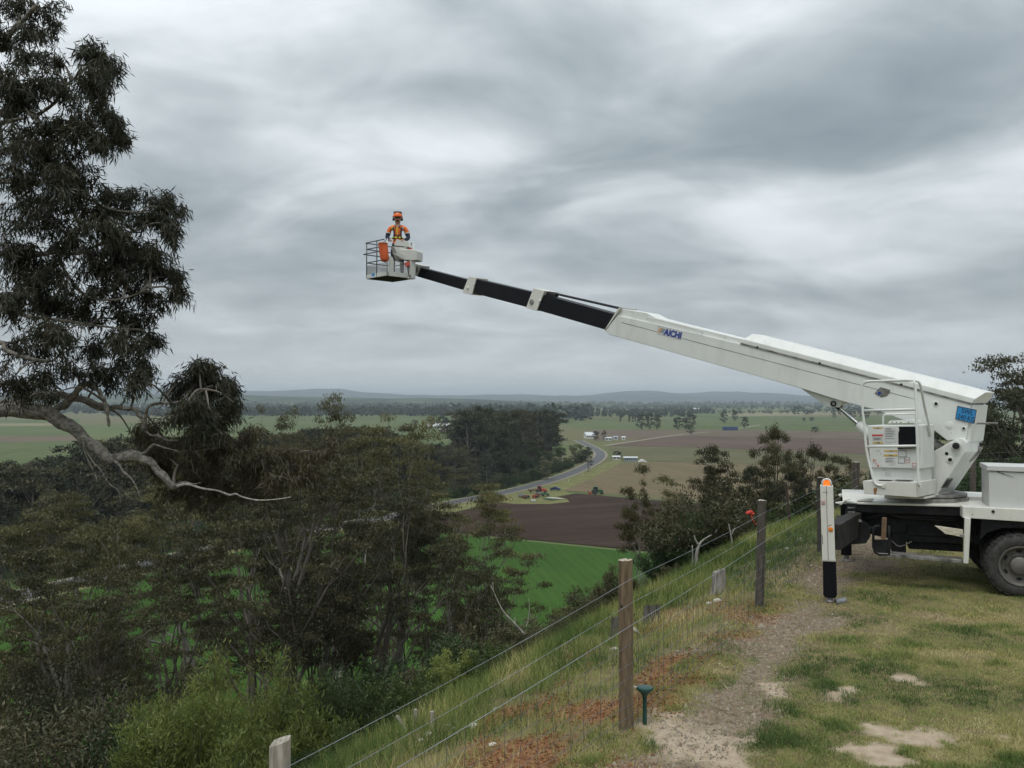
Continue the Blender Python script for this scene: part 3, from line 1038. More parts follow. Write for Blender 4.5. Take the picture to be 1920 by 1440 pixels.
G['open'] = proto_meshes('open_gum', dict(seed=67, trunk=0.22, spread=0.33, n_leaf=14000, crown=0.050, leaf=(0.0082, 0.0032), flat=0.45, up=0.03, r0=0.017), m_bark, L_gum)
G['small'] = proto_meshes('small_gum', dict(seed=71, trunk=0.26, spread=0.50, maxl=3, kids=(4, 3, 2), n_leaf=12500, crown=0.115, leaf=(0.016, 0.0062), r0=0.017, flat=0.5), m_bark_pale, L_gum)
G['small2'] = proto_meshes('small_gum_b', dict(seed=79, trunk=0.34, spread=0.52, maxl=3, kids=(3, 3, 2), n_leaf=10500, crown=0.11, leaf=(0.016, 0.0062), r0=0.019, flat=0.45), m_bark_pale, L_gum_olive)
G['bushy'] = envelope_proto('bushy_gum', 83, 0.40, 0.22, 40, 0.115, 17000, (0.016, 0.0062), m_bark, L_gum_dark, trunk_r=0.02)

# trees standing on the slope and at its foot: u, depth, v of the top, kind, width, turn, label
SLOPE = [
    (548, 42, 815, 'leader', 0.95, 0.4, 'tall dark gum with forked trunk above the yellow-green wattle'),
    (468, 45, 890, 'leader2', 0.85, 2.1, 'thin gum with a curved trunk left of the tall forked gum'),
    (748, 50, 925, 'leader', 0.8, 1.2, 'spreading gum whose dark layers reach over the green crop'),
    (650, 46, 860, 'open', 1.0, 4.0, 'slanting many-stemmed gum between the forked gum and the crop field'),
    (168, 34, 1000, 'leader2', 0.95, 3.3, 'dark gum with a pale broken stem in the lower left'),
    (20, 42, 1030, 'umbel', 0.8, 0.6, 'olive gum at the left edge below the road'),
    (300, 42, 1000, 'open', 0.9, 5.0, 'sparse gum in front of the road below the big limb'),
    (-50, 30, 1130, 'dense', 0.8, 1.5, 'dark dense gum in the bottom left corner'),
    (400, 50, 960, 'vase', 0.8, 2.6, 'mid gum right of the sparse gum below the big limb'),
    (515, 84, 742, 'tall', 0.5, 0.9, 'tallest thin gum standing above the canopy against the far flats'),
    (487, 88, 765, 'tall', 0.42, 2.2, 'slimmer thin gum left of the tallest thin gum'),
    (580, 74, 795, 'umbel', 0.8, 2.9, 'olive domed gum right of the two thin gums'),
    (660, 78, 783, 'tall', 0.7, 1.7, 'thin-stemmed gum with a flat olive top'),
    (712, 76, 788, 'wide', 0.7, 5.4, 'dark gum with ragged top left of the white farmhouse'),
    (440, 70, 815, 'umbel', 0.8, 0.2, 'olive gum behind the hanging leaf bunch'),
    (820, 70, 895, 'umbel', 0.65, 1.9, 'olive gum leaning over the ploughed field corner'),
    (800, 60, 965, 'open', 0.7, 3.0, 'open gum in front of the ploughed field corner'),
    (85, 72, 938, 'umbel', 0.9, 1.1, 'pale-stemmed olive gum with layered crown left of the big limb'),
    (215, 68, 925, 'umbel', 0.8, 4.9, 'second pale-stemmed gum with layered crown under the big limb'),
    (620, 52, 930, 'open', 0.8, 5.1, 'thin dark gum behind the slanting gum'),
    (838, 64, 1060, 'small', 0.55, 0.7, 'small dark gum low in front of the green crop'),
    (250, 36, 1120, 'open', 0.8, 2.0, 'low sparse gum right of the pale broken stem'),
    (90, 38, 1085, 'wide', 0.85, 5.5, 'dark low gum between the left edge and the pale broken stem'),
    (345, 40, 1050, 'wide', 0.8, 0.9, 'dark low gum left of the curved thin gum'),
    (600, 46, 905, 'wide', 0.85, 2.4, 'dark layered gum just right of the tall forked gum'),
    (505, 56, 865, 'umbel', 0.75, 3.9, 'olive gum behind the curved thin gum'),
    (700, 54, 900, 'vase', 0.8, 5.9, 'dark gum left of the layered gum over the crop'),
    (150, 76, 965, 'umbel', 0.8, 2.7, 'low olive gum in front of the road under the big limb'),
    (310, 70, 955, 'umbel', 0.8, 0.3, 'olive gum in front of the road under the limb tip'),
    (-20, 70, 975, 'wide', 0.8, 1.8, 'dark gum in front of the road at the left edge'),
    (400, 76, 905, 'umbel', 0.75, 5.2, 'olive gum in front of the road right of the limb tip'),
]
for u, y, vt, kind, wide, turn, lab in SLOPE:
    x, y = place_px(u, y)
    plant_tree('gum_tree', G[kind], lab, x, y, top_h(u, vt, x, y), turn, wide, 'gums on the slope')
KNOLL = [
    (1452, 33, 803, 'bushy', 0.42, 0.5, 'gum with a domed top right of the slope fence line', L_gum),
    (1362, 30, 832, 'small', 0.55, 2.5, 'dark gum leaning left beside the tan field', L_gum),
    (1412, 31, 836, 'small2', 0.55, 3.3, 'slender gum left of the domed gum', L_gum),
    (1512, 36, 836, 'bushy', 0.48, 4.2, 'round gum left of the truck cabinet', L_gum),
    (1425, 29, 878, 'bushy', 0.55, 1.7, 'low leafy gum in front of the domed gum', L_gum_dark),
    (1598, 40, 848, 'small', 0.42, 3.6, 'small gum just left of the truck cabinet', L_gum),
    (1252, 33, 894, 'small2', 0.62, 5.3, 'flat-topped little gum leaning over the ploughed field', L_gum_olive),
    (1212, 36, 868, 'small2', 0.34, 1.4, 'small tuft gum on a bare stem above the ploughed field', L_gum_olive),
    (1495, 31, 885, 'bushy', 0.5, 2.9, 'dark low gum beside the slope stake', L_gum_dark),
    (1345, 28, 905, 'bushy', 0.5, 5.9, 'low dark gum right of the flat-topped little gum', L_gum_dark),
]
for u, y, vt, kind, wide, turn, lab, lm in KNOLL:
    x, y = place_px(u, y)
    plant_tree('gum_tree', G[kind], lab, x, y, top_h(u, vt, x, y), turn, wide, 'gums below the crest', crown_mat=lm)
RIGHT = [
    (1893, 40, 650, 'small', 1.0, 0.9, 'tall round gum at the right edge behind the boom', L_gum),
    (1935, 34, 735, 'bushy', 0.9, 2.2, 'dark tree behind the white locker', L_gum_dark),
    (1882, 37, 752, 'bushy', 1.0, 4.0, 'dark bushy tree between boom base and locker', L_gum_dark),
    (1985, 36, 690, 'bushy', 0.9, 5.0, 'dark tree outside the right edge', L_gum_dark),
    (1830, 42, 800, 'bushy', 1.0, 1.0, 'low dark tree behind the boom base', L_gum_dark),
]
for u, y, vt, kind, wide, turn, lab, lm in RIGHT:
    x, y = place_px(u, y)
    plant_tree('gum_tree', G[kind], lab, x, y, top_h(u, vt, x, y), turn, wide, 'trees behind the lawn', crown_mat=lm)

# ------------------------------------------------------------------ shrubs
def shrub_proto(name, seed, stems, n_leaf, leaf, upright, spread, leafm, ball=False):
    """a shrub of height 1"""
    rng = np.random.RandomState(seed)
    mb = MB(); P, D, T = [], [], []
    per = n_leaf // stems
    for s in range(stems):
        az = rng.uniform(0, 2 * math.pi)
        out_ = spread * math.sqrt(rng.rand())
        hgt = rng.uniform(0.45, 1.0) * (1 - 0.5 * (out_ / spread) ** 2)
        base = np.array([math.cos(az), math.sin(az), 0]) * out_ * 0.25
        tip = np.array([math.cos(az) * out_, math.sin(az) * out_, hgt])
        mid = (base + tip) / 2 + np.array([0, 0, 0.12]) + rng.normal(0, 0.03, 3)
        ts = np.linspace(0, 1, 6)
        path = [base * (1 - t) ** 2 + 2 * mid * t * (1 - t) + tip * t * t for t in ts]
        mb.tube([path[0] - np.array([0, 0, 0.15])] + path[1:], [0.008] + [0.007 * (1 - 0.8 * t) for t in ts[1:]], n=3, caps=False)
        # side sprays
        tt = rng.beta(2.2, 1.0, per)
        pp = (base[None] * ((1 - tt) ** 2)[:, None] + 2 * mid[None] * (tt * (1 - tt))[:, None] + tip[None] * (tt ** 2)[:, None])
        k = rng.randint(0, 9, per)
        az2 = rng.uniform(0, 2 * math.pi, 9)[k] + rng.normal(0, 0.25, per)
        l2 = rng.rand(per) * (0.16 if not ball else 0.22) * (0.5 + 0.5 * np.sin(tt * math.pi))
        off = np.stack([np.cos(az2) * l2, np.sin(az2) * l2, l2 * (0.6 if upright > 0 else -0.1) + rng.normal(0, 0.02, per)], axis=1)
        pos = pp + off
        d = off / (np.linalg.norm(off, axis=1, keepdims=True) + 1e-6) * 0.6 + rng.normal(size=(per, 3)) * 0.6 + np.array([0, 0, upright])
        P.append(pos); D.append(d)
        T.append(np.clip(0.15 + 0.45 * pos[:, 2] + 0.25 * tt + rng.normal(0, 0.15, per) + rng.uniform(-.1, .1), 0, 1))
    P, D, T = np.concatenate(P), np.concatenate(D), np.concatenate(T)
    N = len(P)
    q = leaves(P, D, leaf[0] * rng.uniform(0.6, 1.4, N), leaf[1] * rng.uniform(0.7, 1.3, N), rng)
    wood = mb.mesh(name + '_stems', m_bark)
    return wood, raw_mesh(name + '_foliage', q, 4, leafm, T)


S = {}
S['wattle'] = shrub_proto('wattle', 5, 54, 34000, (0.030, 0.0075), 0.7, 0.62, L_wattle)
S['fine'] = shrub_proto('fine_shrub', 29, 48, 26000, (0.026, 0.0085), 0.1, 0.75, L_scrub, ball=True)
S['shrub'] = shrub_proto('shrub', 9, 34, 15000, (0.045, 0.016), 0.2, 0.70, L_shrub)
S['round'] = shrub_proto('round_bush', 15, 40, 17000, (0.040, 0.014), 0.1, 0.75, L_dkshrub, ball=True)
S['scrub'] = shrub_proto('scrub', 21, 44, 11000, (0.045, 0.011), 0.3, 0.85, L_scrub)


def plant_shrub(name, meshes, label, x, y, h, wide, turn, group, crown_mat=None):
    t = thing(name, label, 'shrub', (x, y, gz(x, y) - 0.05), turn, group, scale=(h * wide, h * wide, h))
    for nm, me in zip(('stems', 'foliage'), meshes):
        o = bpy.data.objects.new(nm, me)
        COL.objects.link(o); o.parent = t
        if nm == 'foliage' and crown_mat is not None:
            o.material_slots[0].link = 'OBJECT'; o.material_slots[0].material = crown_mat
    return t


# u, depth, v of the top, kind, width, label
SHRUBS = [
    (445, 12.0, 1212, 'wattle', 1.0, 'feathery yellow-green wattle in front of the forked gum', None),
    (375, 11.2, 1275, 'wattle', 0.95, 'lower feathery wattle left of the tallest wattle', None),
    (525, 12.0, 1275, 'wattle', 0.9, 'feathery wattle at the foot of the forked gum', None),
    (620, 13.0, 1250, 'wattle', 0.9, 'wattle between the forked gum and the crop', L_shrub),
    (700, 13.5, 1270, 'shrub', 0.9, 'leafy shrub behind the pale short stakes', None),
    (780, 14.5, 1245, 'shrub', 0.9, 'leafy green shrub above the short stakes', None),
    (850, 15.5, 1205, 'shrub', 0.85, 'yellow-green leafy shrub in front of the small gum', L_wattle),
    (930, 15.5, 1190, 'shrub', 0.95, 'leafy shrub on the crest in front of the crop', None),
    (1010, 15.0, 1172, 'scrub', 1.0, 'brown twiggy scrub below the dead stick', None),
    (1070, 16.0, 1140, 'scrub', 1.0, 'olive twiggy scrub right of the dead stick', None),
    (1150, 19.0, 1055, 'shrub', 0.7, 'leafy bush just left of the nearest tall post', L_scrub),
    (1130, 17.0, 1098, 'scrub', 0.9, 'scrub behind the nearest tall post', None),
    (1210, 19.0, 1075, 'scrub', 1.0, 'scrub behind the dark stump', None),
    (1265, 21.0, 1050, 'scrub', 1.1, 'brown scrub below the round dark bush', None),
    (1305, 24.0, 962, 'round', 0.72, 'round dark green bush beside the ploughed field', None),
    (1270, 25.0, 985, 'round', 0.8, 'dark green bush against the ploughed field', None),
    (1370, 26.0, 968, 'round', 0.8, 'dark green bush right of the round bush', None),
    (1440, 28.0, 945, 'round', 0.9, 'low green bush behind the second tall post', L_shrub),
    (1500, 31.0, 925, 'round', 0.9, 'dark bush behind the slope stake', None),
    (1360, 24.0, 1000, 'scrub', 0.9, 'scrub beside the forked dead trunk', None),
    (300, 11.5, 1345, 'wattle', 0.9, 'wattle low left of the pale fence post', L_shrub),
    (230, 14.0, 1330, 'fine', 0.9, 'dark leafy shrub in the lower left', L_dkshrub),
    (120, 14.0, 1310, 'fine', 1.0, 'dark bush in the bottom left', L_scrub),
    (20, 14.0, 1290, 'fine', 1.0, 'dark bush in the bottom left corner', L_scrub),
    (575, 10.4, 1392, 'fine', 0.9, 'dark shrub behind the pale fence post', L_dkshrub),
    (455, 9.6, 1420, 'wattle', 0.9, 'low wattle left of the pale fence post', L_shrub),
    (660, 10.5, 1345, 'shrub', 1.0, 'green shrub right of the pale fence post', L_shrub),
    (1600, 33.0, 898, 'round', 1.1, 'low bush beyond the lawn left of the turret', L_scrub),
    (1660, 34.0, 880, 'round', 1.1, 'low bush beyond the lawn behind the turret', None),
    (1850, 30.0, 862, 'round', 1.2, 'low dark hedge bush behind the far fence post', None),
    (1910, 30.0, 858, 'round', 1.2, 'low dark hedge bush behind the locker', None),
    (1790, 31.0, 868, 'scrub', 1.2, 'low bush behind the turret arm', L_dkshrub),
]
_rs = random.Random(4)
for u, y, vt, kind, wide, lab, lm in SHRUBS:
    x, y = place_px(u, y)
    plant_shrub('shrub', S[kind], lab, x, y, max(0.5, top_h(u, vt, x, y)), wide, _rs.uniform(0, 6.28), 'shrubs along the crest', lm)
# undergrowth further down the slope
rng = np.random.RandomState(99)
k = 0
for _ in range(900):
    u, y = rng.uniform(-150, 1350), rng.uniform(17, 62)
    x, y = place_px(u, y)
    s = float(edge_s(np.array([x]), np.array([y]))[0])
    if s < 5.5 or s > 46 or (u > 880 and y < 24):
        continue
    k += 1
    if k > 110:
        break
    kind = ['scrub', 'shrub', 'round', 'scrub'][k % 4]
    lab = {'scrub': 'twiggy undergrowth bush', 'shrub': 'leafy undergrowth bush', 'round': 'rounded undergrowth bush'}[kind] + (' low on the wooded slope, ' if y > 38 else ' high on the wooded slope, ') + ('left edge' if u < 250 else 'left of the forked gum' if u < 520 else 'right of the forked gum' if u < 800 else 'below the crop field')
    plant_shrub('understorey_shrub', S[kind], lab, x, y, rng.uniform(1.2, 3.0), rng.uniform(0.9, 1.3), rng.uniform(0, 6.28),
                lab, [L_dkshrub, L_scrub, L_shrub][k % 3] if u < 880 else L_scrub)

# ------------------------------------------------------------------ valley trees
V = {}
V['belt_a'] = envelope_proto('belt_gum_a', 101, 0.26, 0.16, 34, 0.12, 4600, (0.030, 0.015), m_bark, L_gum_dark)
V['belt_b'] = envelope_proto('belt_gum_b', 113, 0.23, 0.26, 26, 0.12, 3800, (0.030, 0.015), m_bark_pale, L_gum_dark)
V['belt_c'] = envelope_proto('belt_gum_c', 127, 0.30, 0.20, 36, 0.12, 4600, (0.030, 0.015), m_bark, L_gum)
V['round'] = envelope_proto('round_tree', 131, 0.42, 0.05, 44, 0.15, 5000, (0.036, 0.024), m_bark, L_far)
V['poplar'] = envelope_proto('poplar', 139, 0.13, 0.05, 30, 0.08, 2500, (0.030, 0.018), m_bark, L_far, taper=0.6, tall=1.6)

ROADXY = np.array([[p[0], p[1]] for p in ROAD])


def road_x(y):
    o = np.argsort(ROADXY[:, 1])
    return np.interp(y, ROADXY[o, 1], ROADXY[o, 0])


rng = np.random.RandomState(5)
spots = []
tries = 0
while len(spots) < 250 and tries < 16000:
    tries += 1
    y = rng.uniform(168, 610)
    back = rng.rand() ** 0.8
    x = road_x(y) - 9 - back * (62 + 0.05 * y)
    if y > 520: x = road_x(520) - 22 - back * 110
    u = 960 + x / y * F
    if u < -150:
        continue
    if min([(x - a) ** 2 + (y - b) ** 2 for a, b in spots] or [1e9]) < (4.6 + 0.007 * y) ** 2:
        continue
    spots.append((x, y))
for i, (x, y) in enumerate(spots):
    front = road_x(y) - x < 20
    h = rng.uniform(13, 20) if front else rng.uniform(22, 30)
    if 370 < y < 540 and not front: h = rng.uniform(26, 33)
    if y > 540: h = rng.uniform(22, 31)
    uu = 960 + x / y * F
    vcap = 862 if uu < 150 else 815 if uu < 430 else 800 if uu < 735 else 832 if uu < 868 else 764
    h = min(h, (CAMZ - (vcap + rng.uniform(0, 10) - 749) / F * y) - VALLEY)
    if h < 6: continue
    kind = ['belt_a', 'belt_b', 'belt_c'][i % 3]
    zone = 'behind the big limb' if uu < 430 else 'behind the slope gums' if uu < 735 else 'below the white farmhouse' if uu < 868 else 'tall middle stand' if uu < 985 else 'end at the road bend'
    look = {'belt_a': 'dark full-crowned gum', 'belt_b': 'pale-trunked narrow gum', 'belt_c': 'broad olive-tinged gum'}[kind]
    lab = look + (' in the front row of' if front else ' deep in') + ' the roadside wood, ' + zone
    plant_tree('valley_gum', V[kind], lab, x, y, h, rng.uniform(0, 6.28), rng.uniform(0.9, 1.35), lab, z=VALLEY)
# low growth along the wood's edge
kk = 0
for i in range(60):
    y = 175 + i * 6.4 + rng.uniform(-2, 2)
    x = road_x(y) - rng.uniform(7.5, 10)
    if rng.rand() < 0.15: continue
    sh = plant_shrub('roadside_shrub', S['round'] if i % 2 else S['shrub'], ('dark' if i % 3 else 'bright green') + (' rounded' if i % 2 else ' leafy') + ' shrub at the foot of the roadside wood, ' + ('far end near the bend' if y > 420 else 'above the ploughed field' if y > 270 else 'hidden end on the left'), x, y, rng.uniform(2.5, 5.5), rng.uniform(0.9, 1.2), rng.uniform(0, 6.28), 'shrubs of the roadside wood', L_dkshrub if i % 3 else L_shrub)
    sh.location.z = VALLEY - 0.1
ONE = [  # u of the stem, v of the foot, v of the top, kind, width, label, leaf material
    (1103, 885, 838, 'belt_b', 0.8, 'dark gum at the outside of the road bend', L_gum_dark),
    (1080, 868, 832, 'round', 1.1, 'cream-flowering tree at the end of the wood', L_flower),
    (1052, 880, 838, 'round', 1.0, 'bright green tree next to the cream-flowering tree', L_shrub),
    (1020, 893, 845, 'round', 1.0, 'mid green tree at the edge of the wood', L_shrub),
    (1025, 900, 862, 'round', 0.9, 'cream-tipped tree low at the edge of the wood', L_flower),
    (990, 905, 860, 'round', 1.0, 'green tree at the wood edge above the red tractor', L_dkshrub),
    (830, 812, 780, 'round', 0.9, 'rounded tree left of the dark farmhouse trees', L_far),
    (777, 800, 787, 'round', 1.1, 'lone round tree in the left pasture', L_far),
    (808, 803, 780, 'round', 0.9, 'dark tree behind the white farmhouse', L_far),
    (822, 802, 786, 'round', 1.0, 'lower dark tree behind the white farmhouse', L_dkshrub),
    (838, 802, 785, 'poplar', 1.2, 'narrow tree right of the white farmhouse', L_far),
    (1118, 826, 808, 'round', 1.0, 'dark tree right of the white roadside house', L_far),
    (1133, 826, 807, 'belt_a', 1.0, 'taller dark tree right of the white roadside house', L_far),
    (1157, 860, 846, 'round', 1.6, 'bushy dark tree behind the small white shed', L_far),
    (1163, 792, 778, 'poplar', 1.4, 'leftmost of the dark poplars', L_far),
    (1180, 792, 776, 'poplar', 1.4, 'second dark poplar from the left', L_far),
    (1186, 792, 778, 'poplar', 1.3, 'third dark poplar from the left', L_far),
    (1191, 792, 777, 'poplar', 1.3, 'rightmost of the dark poplars', L_far),
    (1203, 806, 776, 'round', 0.75, 'left of three tall gums at the pasture edge', L_gum_dark),
    (1217, 806, 774, 'round', 0.7, 'middle of three tall gums at the pasture edge', L_gum_dark),
    (1231, 806, 778, 'round', 0.7, 'right of three tall gums at the pasture edge', L_gum_dark),
    (1270, 806, 782, 'round', 0.9, 'left tree of the pasture clump', L_gum_dark),
    (1284, 806, 783, 'round', 0.9, 'middle tree of the pasture clump', L_gum_dark),
    (1299, 800, 777, 'round', 0.9, 'right tree of the pasture clump', L_far),
    (1296, 815, 796, 'round', 1.0, 'round tree standing alone in the brown field', L_shrub),
    (1358, 794, 771, 'round', 0.8, 'left gum of the pair above the blue container', L_gum_dark),
    (1379, 790, 769, 'round', 0.8, 'right gum of the pair above the blue container', L_gum_dark),
    (1395, 803, 781, 'round', 0.9, 'grey-green tree beside the short dirt track', L_gum_dark),
    (1530, 811, 800, 'round', 1.9, 'low spreading dark tree in the right pasture', L_gum_dark),
    (1508, 790, 783, 'round', 1.2, 'small dark tree left of the paired far trees', L_far),
    (1522, 790, 782, 'round', 1.5, 'bushy far tree near the boom cylinder', L_far),
    (1563, 784, 774, 'round', 1.1, 'far tree just under the boom', L_far),
    (1597, 786, 770, 'round', 1.4, 'dark far tree behind the cylinder rod', L_far),
    (1620, 786, 768, 'round', 1.4, 'dark far tree behind the guard rail', L_far),
]
for u, vb, vt, kind, wide, lab, lm in ONE:
    p = vpt(u, vb)
    h = (vb - vt) / F * p[1]
    plant_tree('valley_tree', V[kind], lab, p[0], p[1], h, (u * 7.7) % 6.28, wide, 'single trees in the valley', z=VALLEY, crown_mat=lm)

# ------------------------------------------------------------------ far woodland: read as one mass
def woodland(name, zones, leafsize, label, seed, per=26):
    rng = np.random.RandomState(seed)
    C, Rr = [], []
    for (u0, u1, v0, v1, n, hgt) in zones:
        uu = rng.uniform(u0, u1, n)
        vv = rng.uniform(v0, v1, n)
        yy = (CAMZ - VALLEY) * F / (vv - 749)
        xx = (uu - 960) / F * yy
        hh = hgt * rng.uniform(0.55, 1.25, n)
        for x, y, h in zip(xx, yy, hh):
            C.append((x, y, VALLEY + h * 0.5)); Rr.append(h)
    C, Rr = np.array(C), np.array(Rr)
    n = len(C)
    q = rng.normal(size=(n, per, 3)); q /= np.linalg.norm(q, axis=2, keepdims=True)
    q = q * rng.uniform(0.5, 1.0, (n, per, 1))
    pos = C[:, None] + q * (Rr[:, None, None] * np.array([0.42, 0.42, 0.5]))
    pos = pos.reshape(-1, 3)
    d = rng.normal(size=pos.shape)
    L = np.repeat(Rr, per) * leafsize
    quad = leaves(pos, d, L, L * 0.75, rng)
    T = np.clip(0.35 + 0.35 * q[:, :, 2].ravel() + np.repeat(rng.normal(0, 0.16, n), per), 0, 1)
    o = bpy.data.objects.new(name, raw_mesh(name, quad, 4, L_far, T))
    COL.objects.link(o)
    return tag(o, label, 'woodland', kind='stuff')


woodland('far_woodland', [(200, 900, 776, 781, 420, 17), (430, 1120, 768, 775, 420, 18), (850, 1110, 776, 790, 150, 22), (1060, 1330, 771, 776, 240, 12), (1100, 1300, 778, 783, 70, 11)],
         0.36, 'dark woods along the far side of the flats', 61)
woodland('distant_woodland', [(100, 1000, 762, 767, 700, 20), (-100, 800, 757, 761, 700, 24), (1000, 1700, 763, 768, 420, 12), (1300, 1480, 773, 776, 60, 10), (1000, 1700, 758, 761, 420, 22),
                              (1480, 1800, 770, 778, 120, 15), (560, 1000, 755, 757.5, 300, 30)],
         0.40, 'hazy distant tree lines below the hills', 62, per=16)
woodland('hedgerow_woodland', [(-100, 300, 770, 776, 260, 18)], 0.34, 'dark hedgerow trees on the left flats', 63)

# ================================================================== THE BIG GUM AT THE LEFT EDGE
rng = np.random.RandomState(2024)
m_limb = mat('limb_bark', (0.085, 0.077, 0.064), 0.95, 0, 0.35, 16.0, color2=(0.25, 0.23, 0.195), bump=1.0, bscale=48, stretch=(1.0, 1.6, 1.6))
bx_, by_ = -8.6, 10.2
bz_ = gz(bx_, by_)
big = thing('big_gum_tree', 'big gum at the left edge with a thick bare limb and drooping leaves', 'tree', (bx_, by_, bz_))
TRUNK = [np.array(p) for p in [(-8.6, 10.2, bz_ - 0.4), (-8.5, 10.2, -3.0), (-8.2, 10.1, -0.5), (-7.9, 10.0, 2.0), (-7.7, 9.9, 4.5), (-7.6, 9.9, 7.0), (-7.2, 9.9, 9.5)]]
tm = MB().tube(TRUNK, [0.52, 0.42, 0.36, 0.33, 0.27, 0.20, 0.10], n=14)
tm.build('trunk', m_limb, big, smooth='all')


def spline(pts, k=4):
    pts = [np.asarray(p, float) for p in pts]
    out_ = []
    for i in range(len(pts) - 1):
        p0, p1, p2, p3 = pts[max(i - 1, 0)], pts[i], pts[i + 1], pts[min(i + 2, len(pts) - 1)]
        for j in range(k):
            t = j / k
            out_.append(0.5 * ((2 * p1) + (-p0 + p2) * t + (2 * p0 - 5 * p1 + 4 * p2 - p3) * t * t + (-p0 + 3 * p1 - 3 * p2 + p3) * t ** 3))
    out_.append(pts[-1])
    return out_


def limb(px, y0, y1, r0, r1, name='limb', start=None, m=m_limb, n=12, knob=0.30):
    ys = np.linspace(y0, y1, len(px))
    pts = [at(u, v, y) for (u, v), y in zip(px, ys)]
    if start is not None:
        pts = [np.asarray(start)] + pts
    sp = spline(pts, 12 if r0 > 0.04 else 5)
    if r0 > 0.04:
        sp = [p + np.array([0, 0, 1.0]) * 0.018 * math.sin(i * 0.55 + r0 * 90) * (fbm(np.array([i * .13]), np.array([r0 * 40]))[0]) for i, p in enumerate(sp)]
        n = 22
    t = np.linspace(0, 1, len(sp))
    rad = (r0 + (r1 - r0) * t ** 0.9) * (1 + knob * (fbm(t * 9 + r0 * 70, t * 0 + r1 * 50, 3) - 0.5) * 2)
    mb_ = MB().tube(sp, list(rad), n=n)
    o = mb_.build(name, m, big, smooth='all')
    if r0 > 0.03:       # furrowed bark
        from mathutils import noise as mn
        for vtx in o.data.vertices:
            c = Vector(vtx.co)
            f_ = mn.fractal(Vector((c.x * 9, c.y * 26, c.z * 26)), 0.6, 2.0, 4)
            g_ = mn.noise(c * 5.0)
            vtx.co = c + Vector(vtx.normal) * (0.010 * f_ + 0.012 * g_)
    return sp, o


SK = []
sp, mainlimb = limb([(-60, 778), (55, 768), (120, 793), (165, 828), (208, 860), (242, 855), (276, 863), (302, 888), (326, 914)], 10.0, 9.4, 0.112, 0.030, start=TRUNK[3] + np.array([0.2, 0, -0.3]))
SK += sp
SK += limb([(-40, 770), (40, 752), (95, 740), (150, 748), (192, 764), (216, 764), (250, 768), (268, 788), (272, 808), (300, 820), (332, 828)], 10.25, 9.8, 0.058, 0.010, start=TRUNK[3])[0]
SK += limb([(92, 778), (122, 757), (140, 738), (160, 720), (178, 728), (192, 745), (200, 768), (205, 800)], 9.95, 9.8, 0.048, 0.010)[0]
limb([(214, 864), (224, 872), (231, 884), (246, 897), (254, 910), (262, 928)], 9.6, 9.4, 0.018, 0.004, 'dead_twig')
limb([(255, 860), (275, 846), (288, 834), (310, 840), (334, 846)], 9.6, 9.5, 0.022, 0.005, 'dead_twig')
limb([(150, 815), (160, 850), (176, 885), (184, 905)], 9.8, 9.6, 0.011, 0.003, 'dead_twig')
limb([(155, 820), (160, 842), (176, 868), (188, 880), (206, 908), (222, 920), (226, 945)], 9.7, 9.6, 0.012, 0.003, 'dead_twig')
limb([(326, 912), (345, 905), (362, 908), (376, 905)], 9.5, 9.4, 0.022, 0.006, 'dead_twig')
limb([(326, 914), (350, 908), (380, 916), (408, 920), (430, 928), (442, 926), (455, 932), (484, 938), (520, 936), (545, 932)], 9.45, 9.3, 0.015, 0.005, 'dead_twig', m=m_dead)
SK += limb([(-20, 198), (20, 199), (44, 203), (62, 216), (80, 236), (92, 250)], 9.6, 9.4, 0.050, 0.022, start=TRUNK[5])[0]
SK += limb([(-30, 250), (0, 232), (25, 226), (45, 222)], 9.7, 9.7, 0.036, 0.016, start=TRUNK[5])[0]
SK += limb([(60, 222), (100, 195), (112, 172), (135, 150), (160, 128), (190, 105)], 9.5, 9.3, 0.020, 0.006)[0]
SK += limb([(92, 250), (130, 240), (170, 240), (200, 235)], 9.4, 9.3, 0.016, 0.005)[0]
SK += limb([(-30, 645), (10, 656), (40, 668), (72, 676), (98, 676)], 10.0, 9.8, 0.034, 0.012, start=TRUNK[3] + np.array([0, 0, 0.6]))[0]
SK += limb([(-20, 470), (60, 480), (105, 470), (118, 476), (150, 474), (185, 458), (205, 450), (260, 430)], 9.8, 9.4, 0.034, 0.010, start=TRUNK[4])[0]
SK += limb([(105, 462), (118, 500), (140, 535), (175, 560), (230, 560), (280, 540)], 9.7, 9.3, 0.022, 0.006)[0]
SK += limb([(-20, 560), (40, 590), (110, 600), (180, 610), (240, 618)], 9.8, 9.5, 0.030, 0.008, start=TRUNK[4])[0]
SK += limb([(-20, 90), (20, 60), (50, 30), (70, 10)], 9.6, 9.4, 0.040, 0.015, start=TRUNK[5])[0]
SK += limb([(-20, 340), (40, 350), (90, 340), (140, 360), (200, 390), (260, 400)], 9.8, 9.4, 0.036, 0.010, start=TRUNK[4])[0]
SK += limb([(0, 720), (20, 735), (35, 750)], 10.0, 10.0, 0.03, 0.02, start=TRUNK[3])[0]
SK += limb([(272, 808), (275, 770), (290, 757), (330, 755), (360, 745), (385, 730)], 9.8, 9.5, 0.020, 0.008)[0]
SK += limb([(326, 914), (330, 880), (360, 850), (420, 840), (480, 850), (540, 860)], 10.0, 10.5, 0.018, 0.006, m=m_bark)[0]
SKA = np.array(SK)

